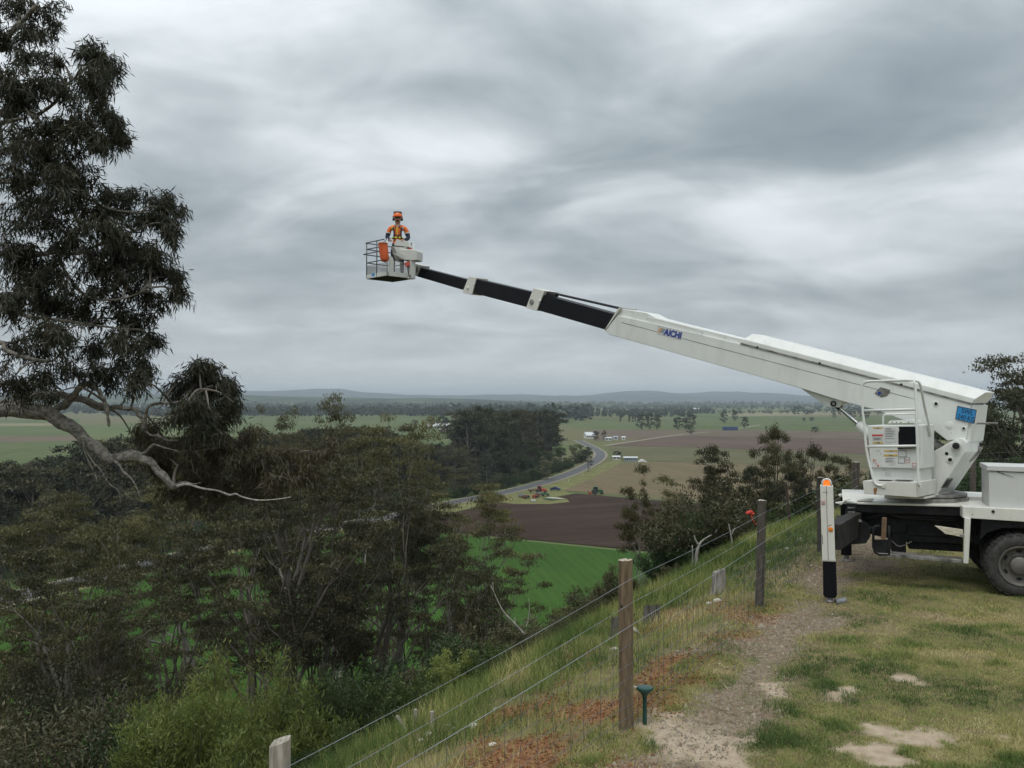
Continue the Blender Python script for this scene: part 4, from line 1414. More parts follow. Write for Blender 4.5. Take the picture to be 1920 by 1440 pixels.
# leaf clumps: u, v, half width, half height, share of leaves
CL = [(40, 22, 60, 40, 1), (75, 55, 30, 30, .6), (10, 75, 40, 40, .8), (62, 105, 30, 22, .35), (40, 150, 60, 34, 1), (110, 110, 14, 16, .2),
      (175, 105, 34, 22, .55), (205, 122, 24, 28, .6), (170, 150, 42, 30, .6), (140, 178, 40, 30, .5), (60, 185, 60, 36, 1.2), (20, 190, 40, 40, 1),
      (200, 200, 26, 40, .6), (214, 235, 24, 34, .7), (180, 262, 28, 20, .5), (225, 266, 16, 20, .35), (150, 230, 34, 34, .5), (95, 250, 55, 40, 1),
      (30, 260, 50, 40, .8), (90, 310, 60, 36, 1.2), (30, 330, 50, 50, 1), (128, 300, 26, 36, .6), (120, 355, 40, 34, .8), (60, 390, 70, 40, 1.2), (150, 335, 30, 26, .4),
      (170, 395, 34, 44, .6), (215, 372, 24, 26, .45), (250, 372, 42, 26, .9), (300, 388, 30, 26, .8), (318, 420, 16, 30, .5), (265, 410, 36, 22, .6), (200, 425, 40, 28, .8), (130, 440, 50, 34, .8),
      (60, 460, 60, 44, 1.6), (45, 520, 60, 44, 1.8), (75, 575, 55, 36, 1.4), (20, 590, 40, 40, .8), (180, 480, 50, 34, 1), (240, 470, 44, 30, 1), (285, 490, 40, 30, .9), (310, 520, 30, 28, .6), (335, 550, 18, 26, .45), (300, 560, 28, 22, .4),
      (250, 520, 44, 30, .8), (200, 540, 44, 34, .7), (130, 520, 44, 40, .7), (150, 590, 44, 34, .7), (215, 600, 38, 32, .6), (265, 610, 28, 26, .45), (290, 635, 18, 26, .4),
      (100, 640, 60, 30, 1), (40, 650, 50, 36, .9), (175, 650, 44, 30, .7), (235, 660, 36, 30, .6), (270, 680, 22, 26, .5), (140, 700, 50, 28, .7), (200, 705, 40, 28, .6), (250, 715, 24, 24, .45), (60, 710, 55, 30, .8), (15, 720, 30, 36, .5), (100, 738, 30, 12, .2),
      (372, 690, 30, 20, .8), (345, 715, 34, 28, .8), (390, 715, 36, 32, 1.1), (425, 728, 18, 26, .5), (380, 755, 46, 34, 1.3), (420, 775, 24, 36, .6), (345, 765, 30, 30, .7), (395, 800, 34, 24, .6), (438, 755, 12, 18, .2)]
RUST = [(300, 810, 44, 34, 1), (350, 820, 50, 34, 1.1), (330, 860, 50, 34, 1.2), (290, 870, 34, 30, .6), (400, 850, 50, 34, 1.2), (450, 845, 46, 30, 1), (380, 895, 50, 32, 1.2), (440, 890, 46, 32, 1.2),
        (500, 870, 46, 32, 1.1), (560, 865, 44, 26, .9), (540, 900, 46, 30, 1), (480, 915, 44, 26, .9), (330, 930, 44, 26, .7), (400, 930, 44, 22, .8), (600, 850, 34, 20, .5), (250, 820, 30, 30, .4), (580, 905, 34, 26, .6)]


def near_foliage(cl, per, y0, spread_y, name, leafm, length, width, tw_m):
    P, D, T = [], [], []
    tw = MB()
    for (u, v, ru, rv, w) in cl:
        yc = y0 + rng.uniform(-spread_y, spread_y)
        c = at(u, v, yc)
        ru_, rv_ = ru / F * yc, rv / F * yc
        j = np.argmin(np.linalg.norm(SKA - c, axis=1))
        st = SKA[j]
        mid = (st + c) / 2 + np.array([0, 0, 0.12]) * np.linalg.norm(st - c)
        tw.tube(spline([st, mid, c], 4), list(np.linspace(0.014, 0.006, 9)), n=5, caps=False)
        nt_ = max(6, int(34 * w))
        c0 = c
        subs = [c0 + rng.normal(0, 0.42, 3) * np.array([ru_, ru_, rv_]) for _ in range(4)]
        for ti in range(nt_):
            c = subs[ti % 4]
            q = rng.normal(size=3); q /= np.linalg.norm(q)
            q *= rng.uniform(0.45, 1.10)
            end = c + q * np.array([ru_, max(ru_, rv_), rv_]) + np.array([0, 0, -0.15 * rv_])
            m_ = c + (end - c) * 0.55 + np.array([0, 0, 0.35 * rv_])
            path = spline([c + rng.normal(0, 0.02, 3), m_, end], 4)
            tw.tube(path[::2], list(np.linspace(0.005, 0.0018, len(path[::2]))), n=3, caps=False)
            k = int(per * w / nt_ * rng.uniform(0.6, 1.4)) + 2
            tt = rng.beta(1.25, 1.0, k) * (len(path) - 1)
            i0 = np.clip(tt.astype(int), 0, len(path) - 2)
            pa = np.array(path)
            pos = pa[i0] + (pa[i0 + 1] - pa[i0]) * (tt - i0)[:, None] + rng.normal(0, 0.030, (k, 3))
            outv = (end - c) / (np.linalg.norm(end - c) + 1e-6)
            d = rng.normal(size=(k, 3)) * 0.55 + outv * 0.2 + np.array([0, 0, -0.9])
            P.append(pos); D.append(d)
            T.append(np.clip(0.40 + 0.25 * q[2] + rng.normal(0, 0.2, k), 0, 1))
    P, D, T = np.concatenate(P), np.concatenate(D), np.concatenate(T)
    N = len(P)
    quad = leaves(P, D, length * rng.uniform(0.65, 1.3, N), width * rng.uniform(0.7, 1.3, N), rng)
    me = raw_mesh(name, quad, 4, leafm, T)
    o = bpy.data.objects.new(name, me)
    link(o, big)
    o['kind'] = 'stuff'
    tw.build('twigs', tw_m, big)['kind'] = 'stuff'
    return N


near_foliage(CL, 1150, 9.6, 0.7, 'crown', L_near, 0.105, 0.0135, m_bark)
near_foliage(RUST, 1050, 10.5, 0.35, 'rusty_crown', L_rust, 0.095, 0.0125, m_bark)

# ================================================================== LAWN GRASS, FENCE, STONES
m_blade = bpy.data.materials.new('grass_blades'); m_blade.use_nodes = True
nt = m_blade.node_tree
b = nt.nodes['Principled BSDF']; b.inputs['Roughness'].default_value = 0.7; b.inputs['Specular IOR Level'].default_value = 0.25
rp = nt.nodes.new('ShaderNodeValToRGB')
ce = rp.color_ramp.elements
ce[0].position, ce[0].color = 0.0, (0.070, 0.120, 0.032, 1)
ce[1].position, ce[1].color = 1.0, (0.58, 0.49, 0.27, 1)
for p_, c_ in ((0.30, (0.16, 0.215, 0.055, 1)), (0.52, (0.30, 0.31, 0.10, 1)), (0.72, (0.44, 0.39, 0.165, 1))):
    e = ce.new(p_); e.color = c_
nt.links.new(nattr(nt, 'tint'), rp.inputs[0])
nt.links.new(rp.outputs[0], b.inputs['Base Color'])


def blades(X, Y, h, w, tint, lean, rng):
    N = len(X)
    Z = height(X, Y)
    az = rng.uniform(0, 2 * math.pi, N)
    base = np.stack([X, Y, Z - 0.004], axis=1)
    side = np.stack([np.cos(az), np.sin(az), np.zeros(N)], axis=1) * (w * 0.5)[:, None]
    la = rng.uniform(0, 2 * math.pi, N)
    tip = base + np.stack([np.cos(la) * lean * h, np.sin(la) * lean * h, h * np.sqrt(np.clip(1 - (lean * 0.8) ** 2, 0.15, 1))], axis=1)
    return np.stack([base - side, base + side, tip], axis=1), tint


rng = np.random.RandomState(31)
# lawn: seeds spread evenly over the picture of the lawn get rarer with distance
N0 = 560000
v_ = 749 + (1460 - 749) * rng.rand(N0) ** 0.75
y_ = CAMZ * F / (v_ - 749)
x_ = (rng.uniform(960, 2420, N0) - 960) / F * y_
keep = (y_ < 30)
x_, y_ = x_[keep], y_[keep]
s_ = edge_s(x_, y_)
st_, sa_, wo_, re_, sp_ = masks(x_, y_)
bare = np.clip(np.maximum(np.maximum(st_ * 0.95, sa_), wo_ * 0.55), 0, 1)
p_keep = (1 - bare) * (0.55 + 0.6 * (fbm(x_ / 0.33, y_ / 0.33, 2) > 0.42))
keep = (s_ < 0.3) & (rng.rand(len(x_)) < p_keep)
x_, y_, wo_ = x_[keep], y_[keep], wo_[keep]
n = len(x_)
yel = fbm(x_ / 0.9 + 50, y_ / 0.9, 4)
tus = fbm(x_ / 0.26 + 9, y_ / 0.26 + 4, 3)
tint = np.clip(0.38 + (yel - 0.5) * 1.9 + (0.5 - tus) * 0.8 + wo_ * 0.25 + rng.normal(0, 0.12, n), 0, 1)
tussock = np.clip((tus - 0.45) * 3, 0, 1)  # tussock strength, makes the blades taller
hh = (0.022 + 0.035 * tussock) * rng.uniform(0.6, 1.4, n)
ww = np.maximum(0.0045, y_ * 0.00062) * rng.uniform(0.8, 1.4, n)
q1, t1 = blades(x_, y_, hh, ww, tint, rng.uniform(0.2, 1.0, n), rng)
me = raw_mesh('lawn_grass', q1, 3, m_blade, t1)
o = bpy.data.objects.new('lawn_grass', me); COL.objects.link(o)
tag(o, 'short patchy lawn grass round the truck', 'grass', kind='stuff')

# rough grass beyond the fence
N0 = 210000
tt = rng.rand(N0) ** 1.35 * 30 - 4.5
ss = rng.uniform(-0.5, 4.6, N0)
x_ = 0.83 + 0.475 * tt - 0.88 * ss
y_ = 6.49 + 0.88 * tt + 0.475 * ss
s_ = edge_s(x_, y_)
st_, sa_, wo_, re_, sp_ = masks(x_, y_)
dens = np.clip((s_ + 0.15) / 0.9, 0, 1) * (1 - 0.8 * re_) * (0.25 + 0.9 * (fbm(x_ / 0.4 + 77, y_ / 0.4, 3) > 0.46))
keep = (rng.rand(N0) < dens) & (s_ < 4.8) & (y_ > 2.5)
x_, y_, s_ = x_[keep], y_[keep], s_[keep]
n = len(x_)
yel = fbm(x_ / 0.7 + 20, y_ / 0.7, 4)
tint = np.clip(0.36 + (yel - 0.5) * 1.8 - np.clip((y_ - 8) / 30, 0, .20) + rng.normal(0, 0.15, n), 0, 1)
hh = (0.07 + 0.13 * np.clip((s_ - 0.3) / 1.6, 0, 1)) * rng.uniform(0.5, 1.5, n)
ww = np.maximum(0.005, y_ * 0.0006) * rng.uniform(0.7, 1.3, n)
q2, t2 = blades(x_, y_, hh, ww, tint, rng.uniform(0.1, 0.8, n), rng)
me = raw_mesh('slope_grass', q2, 3, m_blade, t2)
o = bpy.data.objects.new('slope_grass', me); COL.objects.link(o)
tag(o, 'long rough grass on the slope beyond the fence', 'grass', kind='stuff')

# creeping red-brown ground cover under the fence
m_red = leafmat('rusty_groundcover', (0.17, 0.065, 0.03), (0.34, 0.17, 0.075), 0.1, (0.40, 0.27, 0.12))
N0 = 90000
tt = rng.rand(N0) * 9 - 4; ss = rng.uniform(-0.4, 2.2, N0)
x_ = 0.83 + 0.475 * tt - 0.88 * ss; y_ = 6.49 + 0.88 * tt + 0.475 * ss
re_ = masks(x_, y_)[3]
keep = (rng.rand(N0) < re_ * 0.5) & (y_ > 2.5)
x_, y_ = x_[keep], y_[keep]
n = len(x_)
pos = np.stack([x_, y_, height(x_, y_) + rng.uniform(0, 0.03, n)], axis=1)
q3 = leaves(pos, rng.normal(size=(n, 3)) * np.array([1, 1, 0.35]), 0.03 * rng.uniform(0.6, 1.4, n), np.full(n, 0.012), rng)
o = bpy.data.objects.new('ground_cover', raw_mesh('ground_cover', q3, 4, m_red, rng.rand(n))); COL.objects.link(o)
tag(o, 'rust-red creeping plants under the wire fence', 'ground cover', kind='stuff')

# gravel and litter on the bare strip
m_grav = leafmat('gravel_chips', (0.21, 0.165, 0.12), (0.50, 0.44, 0.35), 0.0, (0.70, 0.66, 0.58))
N0 = 60000
tt = rng.rand(N0) ** 1.3 * 18 - 3; ss = rng.normal(-0.25, 0.55, N0)
x_ = 0.83 + 0.475 * tt - 0.88 * ss; y_ = 6.49 + 0.88 * tt + 0.475 * ss
st_ = masks(x_, y_)[0]
keep = (rng.rand(N0) < st_ * 0.6) & (y_ > 3)
x_, y_ = x_[keep], y_[keep]
n = len(x_)
pos = np.stack([x_, y_, height(x_, y_)], axis=1)
sz = rng.gamma(2.0, 0.0032, n) + 0.003
a_ = rng.uniform(0, 6.28, n)
ring = []
for kq in range(3):
    t = a_ + kq * 2.09 + rng.normal(0, 0.3, n)
    ring.append(pos + np.stack([np.cos(t) * sz, np.sin(t) * sz, np.full(n, -0.002)], axis=1))
top_ = pos + np.stack([rng.normal(0, .2, n) * sz, rng.normal(0, .2, n) * sz, sz * 0.9], axis=1)
tri = np.concatenate([np.stack([ring[i], ring[(i + 1) % 3], top_], axis=1) for i in range(3)])
tn = rng.beta(2, 2.4, n)
o = bpy.data.objects.new('gravel', raw_mesh('gravel', tri, 3, m_grav, np.tile(tn, 3))); COL.objects.link(o)
tag(o, 'gravel and chips on the bare strip along the fence', 'gravel', kind='stuff')
# dry sticks and litter
N0 = 5000
tt = rng.rand(N0) * 14 - 2.5; ss = rng.normal(-0.6, 0.6, N0)
x_ = 0.83 + 0.475 * tt - 0.88 * ss; y_ = 6.49 + 0.88 * tt + 0.475 * ss
stt = masks(x_, y_)
keep = (rng.rand(N0) < np.maximum(stt[0], stt[2]) * 0.8) & (y_ > 3)
x_, y_ = x_[keep], y_[keep]; n = len(x_)
pos = np.stack([x_, y_, height(x_, y_) + 0.006], axis=1)
q4 = leaves(pos, rng.normal(size=(n, 3)) * np.array([1, 1, 0.08]), rng.gamma(2, 0.03, n) + 0.02, np.full(n, 0.006), rng)
o = bpy.data.objects.new('leaf_litter', raw_mesh('leaf_litter', q4, 4, leafmat('litter', (0.13, 0.095, 0.06), (0.36, 0.29, 0.20), 0.0), rng.rand(n))); COL.objects.link(o)
tag(o, 'dry sticks and leaves scattered on the bare strip', 'leaf litter', kind='stuff')

# ------------------------------------------------------------------ wire fence
m_post = mat('weathered_post', (0.13, 0.088, 0.052), 0.9, 0, 0.35, 5.0, color2=(0.20, 0.145, 0.09), bump=0.8, bscale=22, stretch=(7, 7, 0.8))
m_post_dk = mat('dark_post', (0.060, 0.050, 0.042), 0.9, 0, 0.3, 5.0, color2=(0.10, 0.085, 0.07), bump=0.8, bscale=22, stretch=(7, 7, 0.8))
m_post_pale = mat('pale_split_post', (0.30, 0.27, 0.22), 0.9, 0, 0.3, 6.0, color2=(0.44, 0.40, 0.34), bump=0.9, bscale=24, stretch=(8, 8, 0.7))
m_endgrain = mat('post_end', (0.42, 0.37, 0.29), 0.9, 0, 0.2, 20)
m_wire = mat('galvanised_wire', (0.30, 0.33, 0.36), 0.55, 0.3, 0.3, 4.0)
m_net = mat('dull_netting', (0.09, 0.10, 0.115), 0.7, 0.1, 0.3, 4.0)
m_knot = mat('knot', (0.02, 0.016, 0.012), 0.8)
fence = thing('wire_fence', 'post and wire netting fence along the edge of the lawn', 'fence', (FENCE[1][0], FENCE[1][1], gz(*FENCE[1])))
POST_H = [1.2] * len(FENCE)
tops = []
for i, (x, y) in enumerate(FENCE):
    g = gz(x, y)
    tops.append(g + 1.2)
tops[0] = float(at(533, 1388, FENCE[0][1])[2])
tops[1] = float(at(1173, 1050, FENCE[1][1])[2])
tops[2] = float(at(1424, 938, FENCE[2][1])[2])
tops[3] = float(at(1531, 895, FENCE[3][1])[2])


def round_post(i, r, m, lean=(0, 0), name='post'):
    x, y = FENCE[i]
    g = gz(x, y)
    rr = np.random.RandomState(i + 3)
    zs = np.linspace(g - 0.25, tops[i], 12)
    vs, fs = [], []
    nside = 18
    for k, z in enumerate(zs):
        t = (z - g) / 1.2
        for a in range(nside):
            th = 2 * math.pi * a / nside
            rad = r * (1 + 0.035 * math.sin(3 * th + i) + 0.02 * math.sin(5 * th + 4 * t + i) + rr.normal(0, 0.006))
            vs.append((x + lean[0] * (t - 1) + rad * math.cos(th), y + lean[1] * (t - 1) + rad * math.sin(th), z + (rr.normal(0, 0.003) if k == len(zs) - 1 else 0)))
    for k in range(len(zs) - 1):
        for a in range(nside):
            fs.append((k * nside + a, k * nside + (a + 1) % nside, (k + 1) * nside + (a + 1) % nside, (k + 1) * nside + a))
    mb = MB(); mb.add(vs, fs)
    mb.add([vs[(len(zs) - 1) * nside + a] for a in range(nside)], [tuple(range(nside))], 1)
    o = mb.build(name, [m, m_endgrain], fence, smooth=True)
    return o


p1 = round_post(1, 0.052, m_post)
p1['label'] = 'brown round post nearest the camera'
p2 = round_post(2, 0.050, m_post_dk, lean=(0.04, 0)); p2['label'] = 'dark post beside the red rag'
p3 = round_post(3, 0.058, m_post_dk); p3['label'] = 'dark post behind the outrigger leg'
for i in (4, 5, 6, 7):
    round_post(i, 0.075, m_post_dk)
# the split post at the bottom edge
x, y = FENCE[0]; g = gz(x, y) - 0.4
pp = [(-.052, -.035), (-.02, -.048), (.03, -.045), (.055, -.02), (.05, .03), (.01, .048), (-.045, .04)]
mb = MB()
low = [(x + a, y + b_, g) for a, b_ in pp]; top = [(x + a * .96 + .004, y + b_ * .95, tops[0] + .016 * a / .05 + .006 * math.sin(60 * b_)) for a, b_ in pp]
mb.add(low + top, [tuple(range(7, 14))] + [(i, (i + 1) % 7, (i + 1) % 7 + 7, i + 7) for i in range(7)])
p0 = mb.build('post', m_post_pale, fence, bevel=0.006); p0['label'] = 'pale split post cut by the bottom edge'
# knots and old staples on the nearest post
for (u, v, ru) in ((1175, 1142, 4.5), (1166, 1137, 3)):
    c = at(u, v, FENCE[1][1] - (0.046 if u > 1170 else 0.040))
    mb = MB().ball(c, (ru / F * 6.45, 0.006, ru * 1.3 / F * 6.45), n=10, m=6)
    mb.build('knot', m_knot, p1, smooth='all')


def fence_base(i):
    return tops[i] - 1.2


def wire_pts(hgt, sag=0.012, jit=0.0, rr=None, i0=0, i1=None):
    pts = []
    i1 = len(FENCE) - 1 if i1 is None else i1
    for i in range(i0, i1):
        a = np.array([*FENCE[i], fence_base(i) + hgt]); b_ = np.array([*FENCE[i + 1], fence_base(i + 1) + hgt])
        off = np.array([0.88, -0.475, 0]) * 0.056
        for t in np.linspace(0, 1, 9)[:-1]:
            p = a * (1 - t) + b_ * t + off + np.array([0, 0, -sag * 4 * t * (1 - t)])
            if jit and rr is not None: p = p + rr.normal(0, jit, 3) * np.array([.4, .4, 1])
            pts.append(p)
    pts.append(b_ + off)
    # runs on to the left beyond the frame
    if i0 == 0:
        d = pts[0] - pts[4]
        pts = [pts[0] + unit(d) * 2.5] + pts
    return pts


rr = np.random.RandomState(8)
MB().tube(wire_pts(1.075, 0.02), 0.0014, n=5).build('wire', m_wire, fence)
MB().tube(wire_pts(0.90, 0.02), 0.0014, n=5).build('wire', m_wire, fence)
w3 = wire_pts(0.74, 0.012)
MB().tube(w3, 0.0021, n=5).build('wire', m_wire, fence)['label'] = 'twisted top wire of the netting'
# netting: 7 line wires and stays, one sheet
net = MB()
for hgt in (0.60, 0.48, 0.37, 0.27, 0.18, 0.10, 0.03):
    net.tube(wire_pts(hgt, 0.01, 0.010, rr), 0.0018, n=3, caps=False)
acc = 0.0
for a, b_ in zip(w3[:-1], w3[1:]):
    L = np.linalg.norm(b_ - a)
    while acc < L:
        p = a + (b_ - a) * acc / L
        if p[1] < 19:
            q = [p + np.array([rr.normal(0, .008), rr.normal(0, .008), -0.735 * t]) for t in (0.0, .33, .66, 1.0)]
            net.tube(q, 0.0016, n=3, caps=False)
        acc += 0.155
    acc -= L
o = net.build('netting', m_net, fence); o['kind'] = 'stuff'; o['label'] = 'square wire netting hung on the lower wires'
# star picket on the slope and the slope stakes
m_picket = mat('rusty_picket', (0.07, 0.05, 0.04), 0.9, 0.2, 0.3, 10)
def stake(u, vb, vt, y, r, label, m=m_picket, lean=0.0):
    a, b_ = at(u, vb, y), at(u + lean, vt, y)
    mb = MB()
    d = unit(b_ - a)
    mb.tube([a - d * 0.2, a + (b_ - a) * 0.5, b_], [r * 1.1, r, r * 0.9], n=6)
    o = mb.build('stake', m)
    return tag(o, label, 'stake', 'stakes on the slope')
def ground_y(u, v):
    """depth at which the pixel's ray meets the near ground"""
    d = ray(u, v)
    ts = np.linspace(3, 45, 1600)
    P_ = CAMP[None] + d[None] * (ts / d[1])[:, None]
    below = P_[:, 2] < height(P_[:, 0], P_[:, 1])
    return float(ts[np.argmax(below)]) if below.any() else 20.0
stake(1479, 963, 906, min(ground_y(1479, 963), 24), 0.03, 'thin dark stake standing on the grassy slope', lean=-5)
stake(760, 1368, 1342, ground_y(760, 1372), 0.018, 'leaning pale short stake, leftmost of three', m_post_pale, lean=-16)
stake(779, 1355, 1330, ground_y(779, 1360), 0.022, 'pale short stake, middle of three', m_post_pale)
stake(812, 1362, 1334, ground_y(812, 1366), 0.022, 'pale short stake, rightmost of three', m_post_pale, lean=-2)

# stumps
m_stump = mat('grey_stump', (0.19, 0.17, 0.145), 0.9, 0, 0.4, 4.0, color2=(0.33, 0.305, 0.27), bump=1.0, bscale=20, stretch=(9, 9, 0.7))
m_stump_dk = mat('charred_stump', (0.05, 0.045, 0.04), 0.9, 0, 0.4, 4.0, color2=(0.13, 0.12, 0.105), bump=1.0, bscale=20, stretch=(9, 9, 0.7))
def stump(u, vb, vt, hw, m, label, seed):
    y = ground_y(u, vb)
    c = at(u, vb, y); h = (vb - vt) / F * y; r = hw / F * y
    rr = np.random.RandomState(seed); ns = 20
    ph = rr.uniform(0, 6.28, 4)
    vs, fs = [], []
    prof = [(-.25, 1.35), (0.0, 1.25), (.15, 1.1), (.5, 1.0), (.85, .96), (1.0, .93)]
    for k, (t, s) in enumerate(prof):
        for a in range(ns):
            th = 2 * math.pi * a / ns
            q = r * s * (1 + .09 * math.sin(3 * th + ph[0]) + .07 * math.sin(7 * th + ph[1]) + .05 * math.sin(11 * th + ph[2]))
            zt = h * t + (r * .35 * math.sin(th + ph[3]) + rr.normal(0, r * .10) if k == len(prof) - 1 else 0)
            vs.append((c[0] + q * math.cos(th), c[1] + q * math.sin(th), c[2] + zt))
    for k in range(len(prof) - 1):
        for a in range(ns):
            fs.append((k * ns + a, k * ns + (a + 1) % ns, (k + 1) * ns + (a + 1) % ns, (k + 1) * ns + a))
    vs.append((c[0], c[1], c[2] + h * .86)); e_ = len(vs) - 1
    for a in range(ns): fs.append(((len(prof) - 1) * ns + a, (len(prof) - 1) * ns + (a + 1) % ns, e_))
    mb = MB(); mb.add(vs, fs)
    o = mb.build('tree_stump', m, smooth=True)
    return tag(o, label, 'stump', 'old stumps by the fence')
stump(1347, 1112, 1070, 12, m_stump, 'grey splintered stump left of the dark post', 1)
stump(1222, 1166, 1136, 16, m_stump_dk, 'dark charred stump right of the nearest post', 2)
stump(1158, 1190, 1158, 12, m_stump_dk, 'charred stump half hidden by the nearest post', 3)

# dead wood
def dead(name, label, segs, y, r0):
    root = None
    mb = MB()
    for px in segs:
        pts = spline([at(u, v, y) for u, v in px], 3)
        mb.tube(pts, list(np.linspace(r0 * px_scale(px, segs), r0 * 0.25, len(pts))), n=6)
    o = mb.build(name, m_dead, smooth='all')
    return tag(o, label, 'dead wood', 'dead wood by the fence')
def px_scale(px, segs):
    return 1.0 if px is segs[0] else 0.6
dead('dead_tree', 'forked dead trunk bleached grey in the scrub', [[(1306, 1066), (1306, 1040), (1312, 1020), (1322, 1010), (1334, 1003)], [(1310, 1022), (1304, 1012), (1302, 1004)], [(1298, 1064), (1299, 1045), (1298, 1022)]], ground_y(1306, 1068) - 0.2, 0.035)
dead('dead_stick', 'tall crooked dead stick in front of the green crop', [[(984, 1190), (968, 1172), (945, 1148), (934, 1128), (926, 1110), (924, 1092)], [(927, 1112), (920, 1098)], [(966, 1170), (965, 1158)]], 13.5, 0.016)
dead('dead_stick', 'straight dead twig right of the crooked stick', [[(986, 1178), (991, 1158), (993, 1140), (991, 1122)]], 13.5, 0.010)
dead('dead_branch', 'grey dead branch standing in scrub by the dark bush', [[(1246, 1110), (1243, 1095), (1240, 1083)], [(1244, 1095), (1248, 1086)]], 16.0, 0.018)
dead('dead_tree', 'thin dead trunk above the crest left of the second post', [[(1374, 1025), (1370, 1000), (1366, 982)], [(1371, 1003), (1378, 990)]], 22.0, 0.03)
dead('driftwood', 'white log end beside the nearest post', [[(1186, 1180), (1196, 1186), (1200, 1194)]], ground_y(1195, 1195), 0.035)

# stones
m_stone = mat('pale_stone', (0.42, 0.38, 0.31), 0.9, 0, 0.2, 9.0, color2=(0.58, 0.53, 0.45), bump=0.5, bscale=30)
ST = [(803, 1378, 9, 'pale round stone above the bottom wire'), (790, 1388, 7, 'small pale stone left of the round stone'), (842, 1362, 8, 'pale stone on the grass right of the short stakes'), (890, 1364, 13, 'largest pale stone on the slope'),
      (925, 1398, 9, 'pale stone below the largest stone'), (852, 1367, 6, 'little stone beside the largest stone'), (1152, 1218, 8, 'white stone left of the nearest post'), (1192, 1290, 6, 'pale pebble right of the nearest post'), (1345, 1128, 9, 'white stone below the grey stump'),
      (1330, 1132, 7, 'white stone left below the grey stump'), (1268, 1222, 4, 'white chip on the bare strip'), (1350, 1246, 4, 'white chip beside the lawn'), (1420, 1046, 6, 'pale stone past the dark post'), (1440, 1055, 6, 'pale stone right past the dark post'),
      (1475, 1030, 6, 'pale stone near the slope grass'), (1500, 1012, 6, 'pale stone at the start of the gravel bank'), (928, 1330, 6, 'brown-white stone in the long grass')]
for i, (u, v, r, lab) in enumerate(ST):
    y = ground_y(u, v); c = at(u, v, y); q = r / F * y
    rr = np.random.RandomState(i)
    mb = MB().ball(c, (q, q * .8, q * .62), n=9, m=6, jit=0.16, rng=rr)
    o = mb.build('stone', m_stone, smooth='all')
    tag(o, lab, 'stone', 'loose stones on the slope')

# ------------------------------------------------------------------ green solar stake and the red rag
y = ground_y(1209, 1358)
c = at(1209, 1358, y); k = y / F
m_gp = mat('green_plastic', (0.012, 0.06, 0.045), 0.45, 0, 0.1, 20)
m_gd = mat('dark_solar_cap', (0.02, 0.075, 0.065), 0.3)
t = thing('solar_stake', 'dark green mushroom-topped solar stake beside the nearest post', 'garden stake', c)
MB().lathe([(4.0 * k, -0.1), (4.0 * k, 46 * k), (4.4 * k, 52 * k)], c, n=16).build('tube', m_gp, t, smooth=True)
h_ = MB().lathe([(4.4 * k, 52 * k), (7 * k, 57 * k), (12 * k, 62 * k), (15.0 * k, 64 * k), (15.4 * k, 66.5 * k), (14.4 * k, 69 * k)], c, n=28).build('head', m_gp, t, smooth=True)
MB().lathe([(13.6 * k, 69.05 * k), (10 * k, 70.4 * k), (0.0001, 71 * k)], c, n=28).build('solar_panel', m_gd, h_, smooth=True)
mr_ = mat('red_cloth', (0.55, 0.06, 0.04), 0.8, 0, 0.2, 30)
rr = np.random.RandomState(12)
mb = MB()
cr = at(1403, 962, 10.15)
mb.ball(cr, (0.028, 0.022, 0.02), n=10, m=7, jit=0.3, rng=rr)
mb.ball(cr + np.array([0.028, 0.0, 0.012]), (0.026, 0.02, 0.02), n=10, m=7, jit=0.3, rng=rr)
mb.ball(cr + np.array([0.05, 0.0, -0.008]), (0.02, 0.016, 0.016), n=10, m=7, jit=0.3, rng=rr)
mb.tube([cr + np.array([0.03, 0, -.01]), cr + np.array([0.045, 0, -.07]), cr + np.array([0.09, .02, -.13]), cr + np.array([0.11, .05, -.13])], 0.005, n=5)
tag(mb.build('red_rag', mr_, smooth='all'), 'small red rag tied to the fence wire by the dark post', 'rag')

# ================================================================== THE AERIAL LIFT TRUCK
TH = R(20)
TA = np.array([math.cos(TH), -math.sin(TH), 0])      # towards the cab
TB = np.array([math.sin(TH), math.cos(TH), 0])       # across, away from the camera
W0 = np.array([6.21, 10.8, 0.0])                     # outer face of the near rear wheel
TC = np.array([5.6, 12.0, 0.0])                      # slewing axis
BF = unit([-0.70, 0.714, 0])                         # where the boom points
BS = unit([-0.714, -0.70, 0])                        # near flank of the boom
UP = np.array([0, 0, 1.0])


def tp(u, v, off):
    return on_plane(u, v, W0 + TB * off, TB)


def rp_(u, v, off):
    return on_plane(u, v, TC + BS * off, BS)


m_white = paint('truck_white', (0.74, 0.75, 0.72), amount=0.25)
m_white2 = paint('worn_white', (0.70, 0.69, 0.63), amount=1.0)
m_lockr = paint('locker_grey', (0.58, 0.585, 0.57), amount=0.05)
m_black = mat('chassis_black', (0.009, 0.009, 0.011), 0.6, 0, 0.4, 7.0, color2=(0.020, 0.020, 0.021), spec=0.2)
m_bblack = mat('boom_black', (0.006, 0.006, 0.009), 0.45, 0, 0.3, 3.0, spec=0.2)
m_grey = mat('greasy_grey', (0.13, 0.125, 0.115), 0.6, 0.3, 0.4, 9.0, color2=(0.26, 0.25, 0.23))
m_beam = mat('dusty_black', (0.020, 0.019, 0.019), 0.7, 0, 0.3, 6, color2=(0.042, 0.040, 0.037), spec=0.2)
m_chrome = mat('chrome_rod', (0.72, 0.73, 0.75), 0.10, 1.0)
m_dark = mat('hole_shade_and_steel', (0.012, 0.012, 0.012), 0.8)  # near-black: painted shade in holes, also dark pins and bolts
m_rubber = mat('tyre_rubber', (0.028, 0.028, 0.029), 0.85, 0, 0.35, 14, color2=(0.05, 0.047, 0.042), bump=0.3, bscale=50)
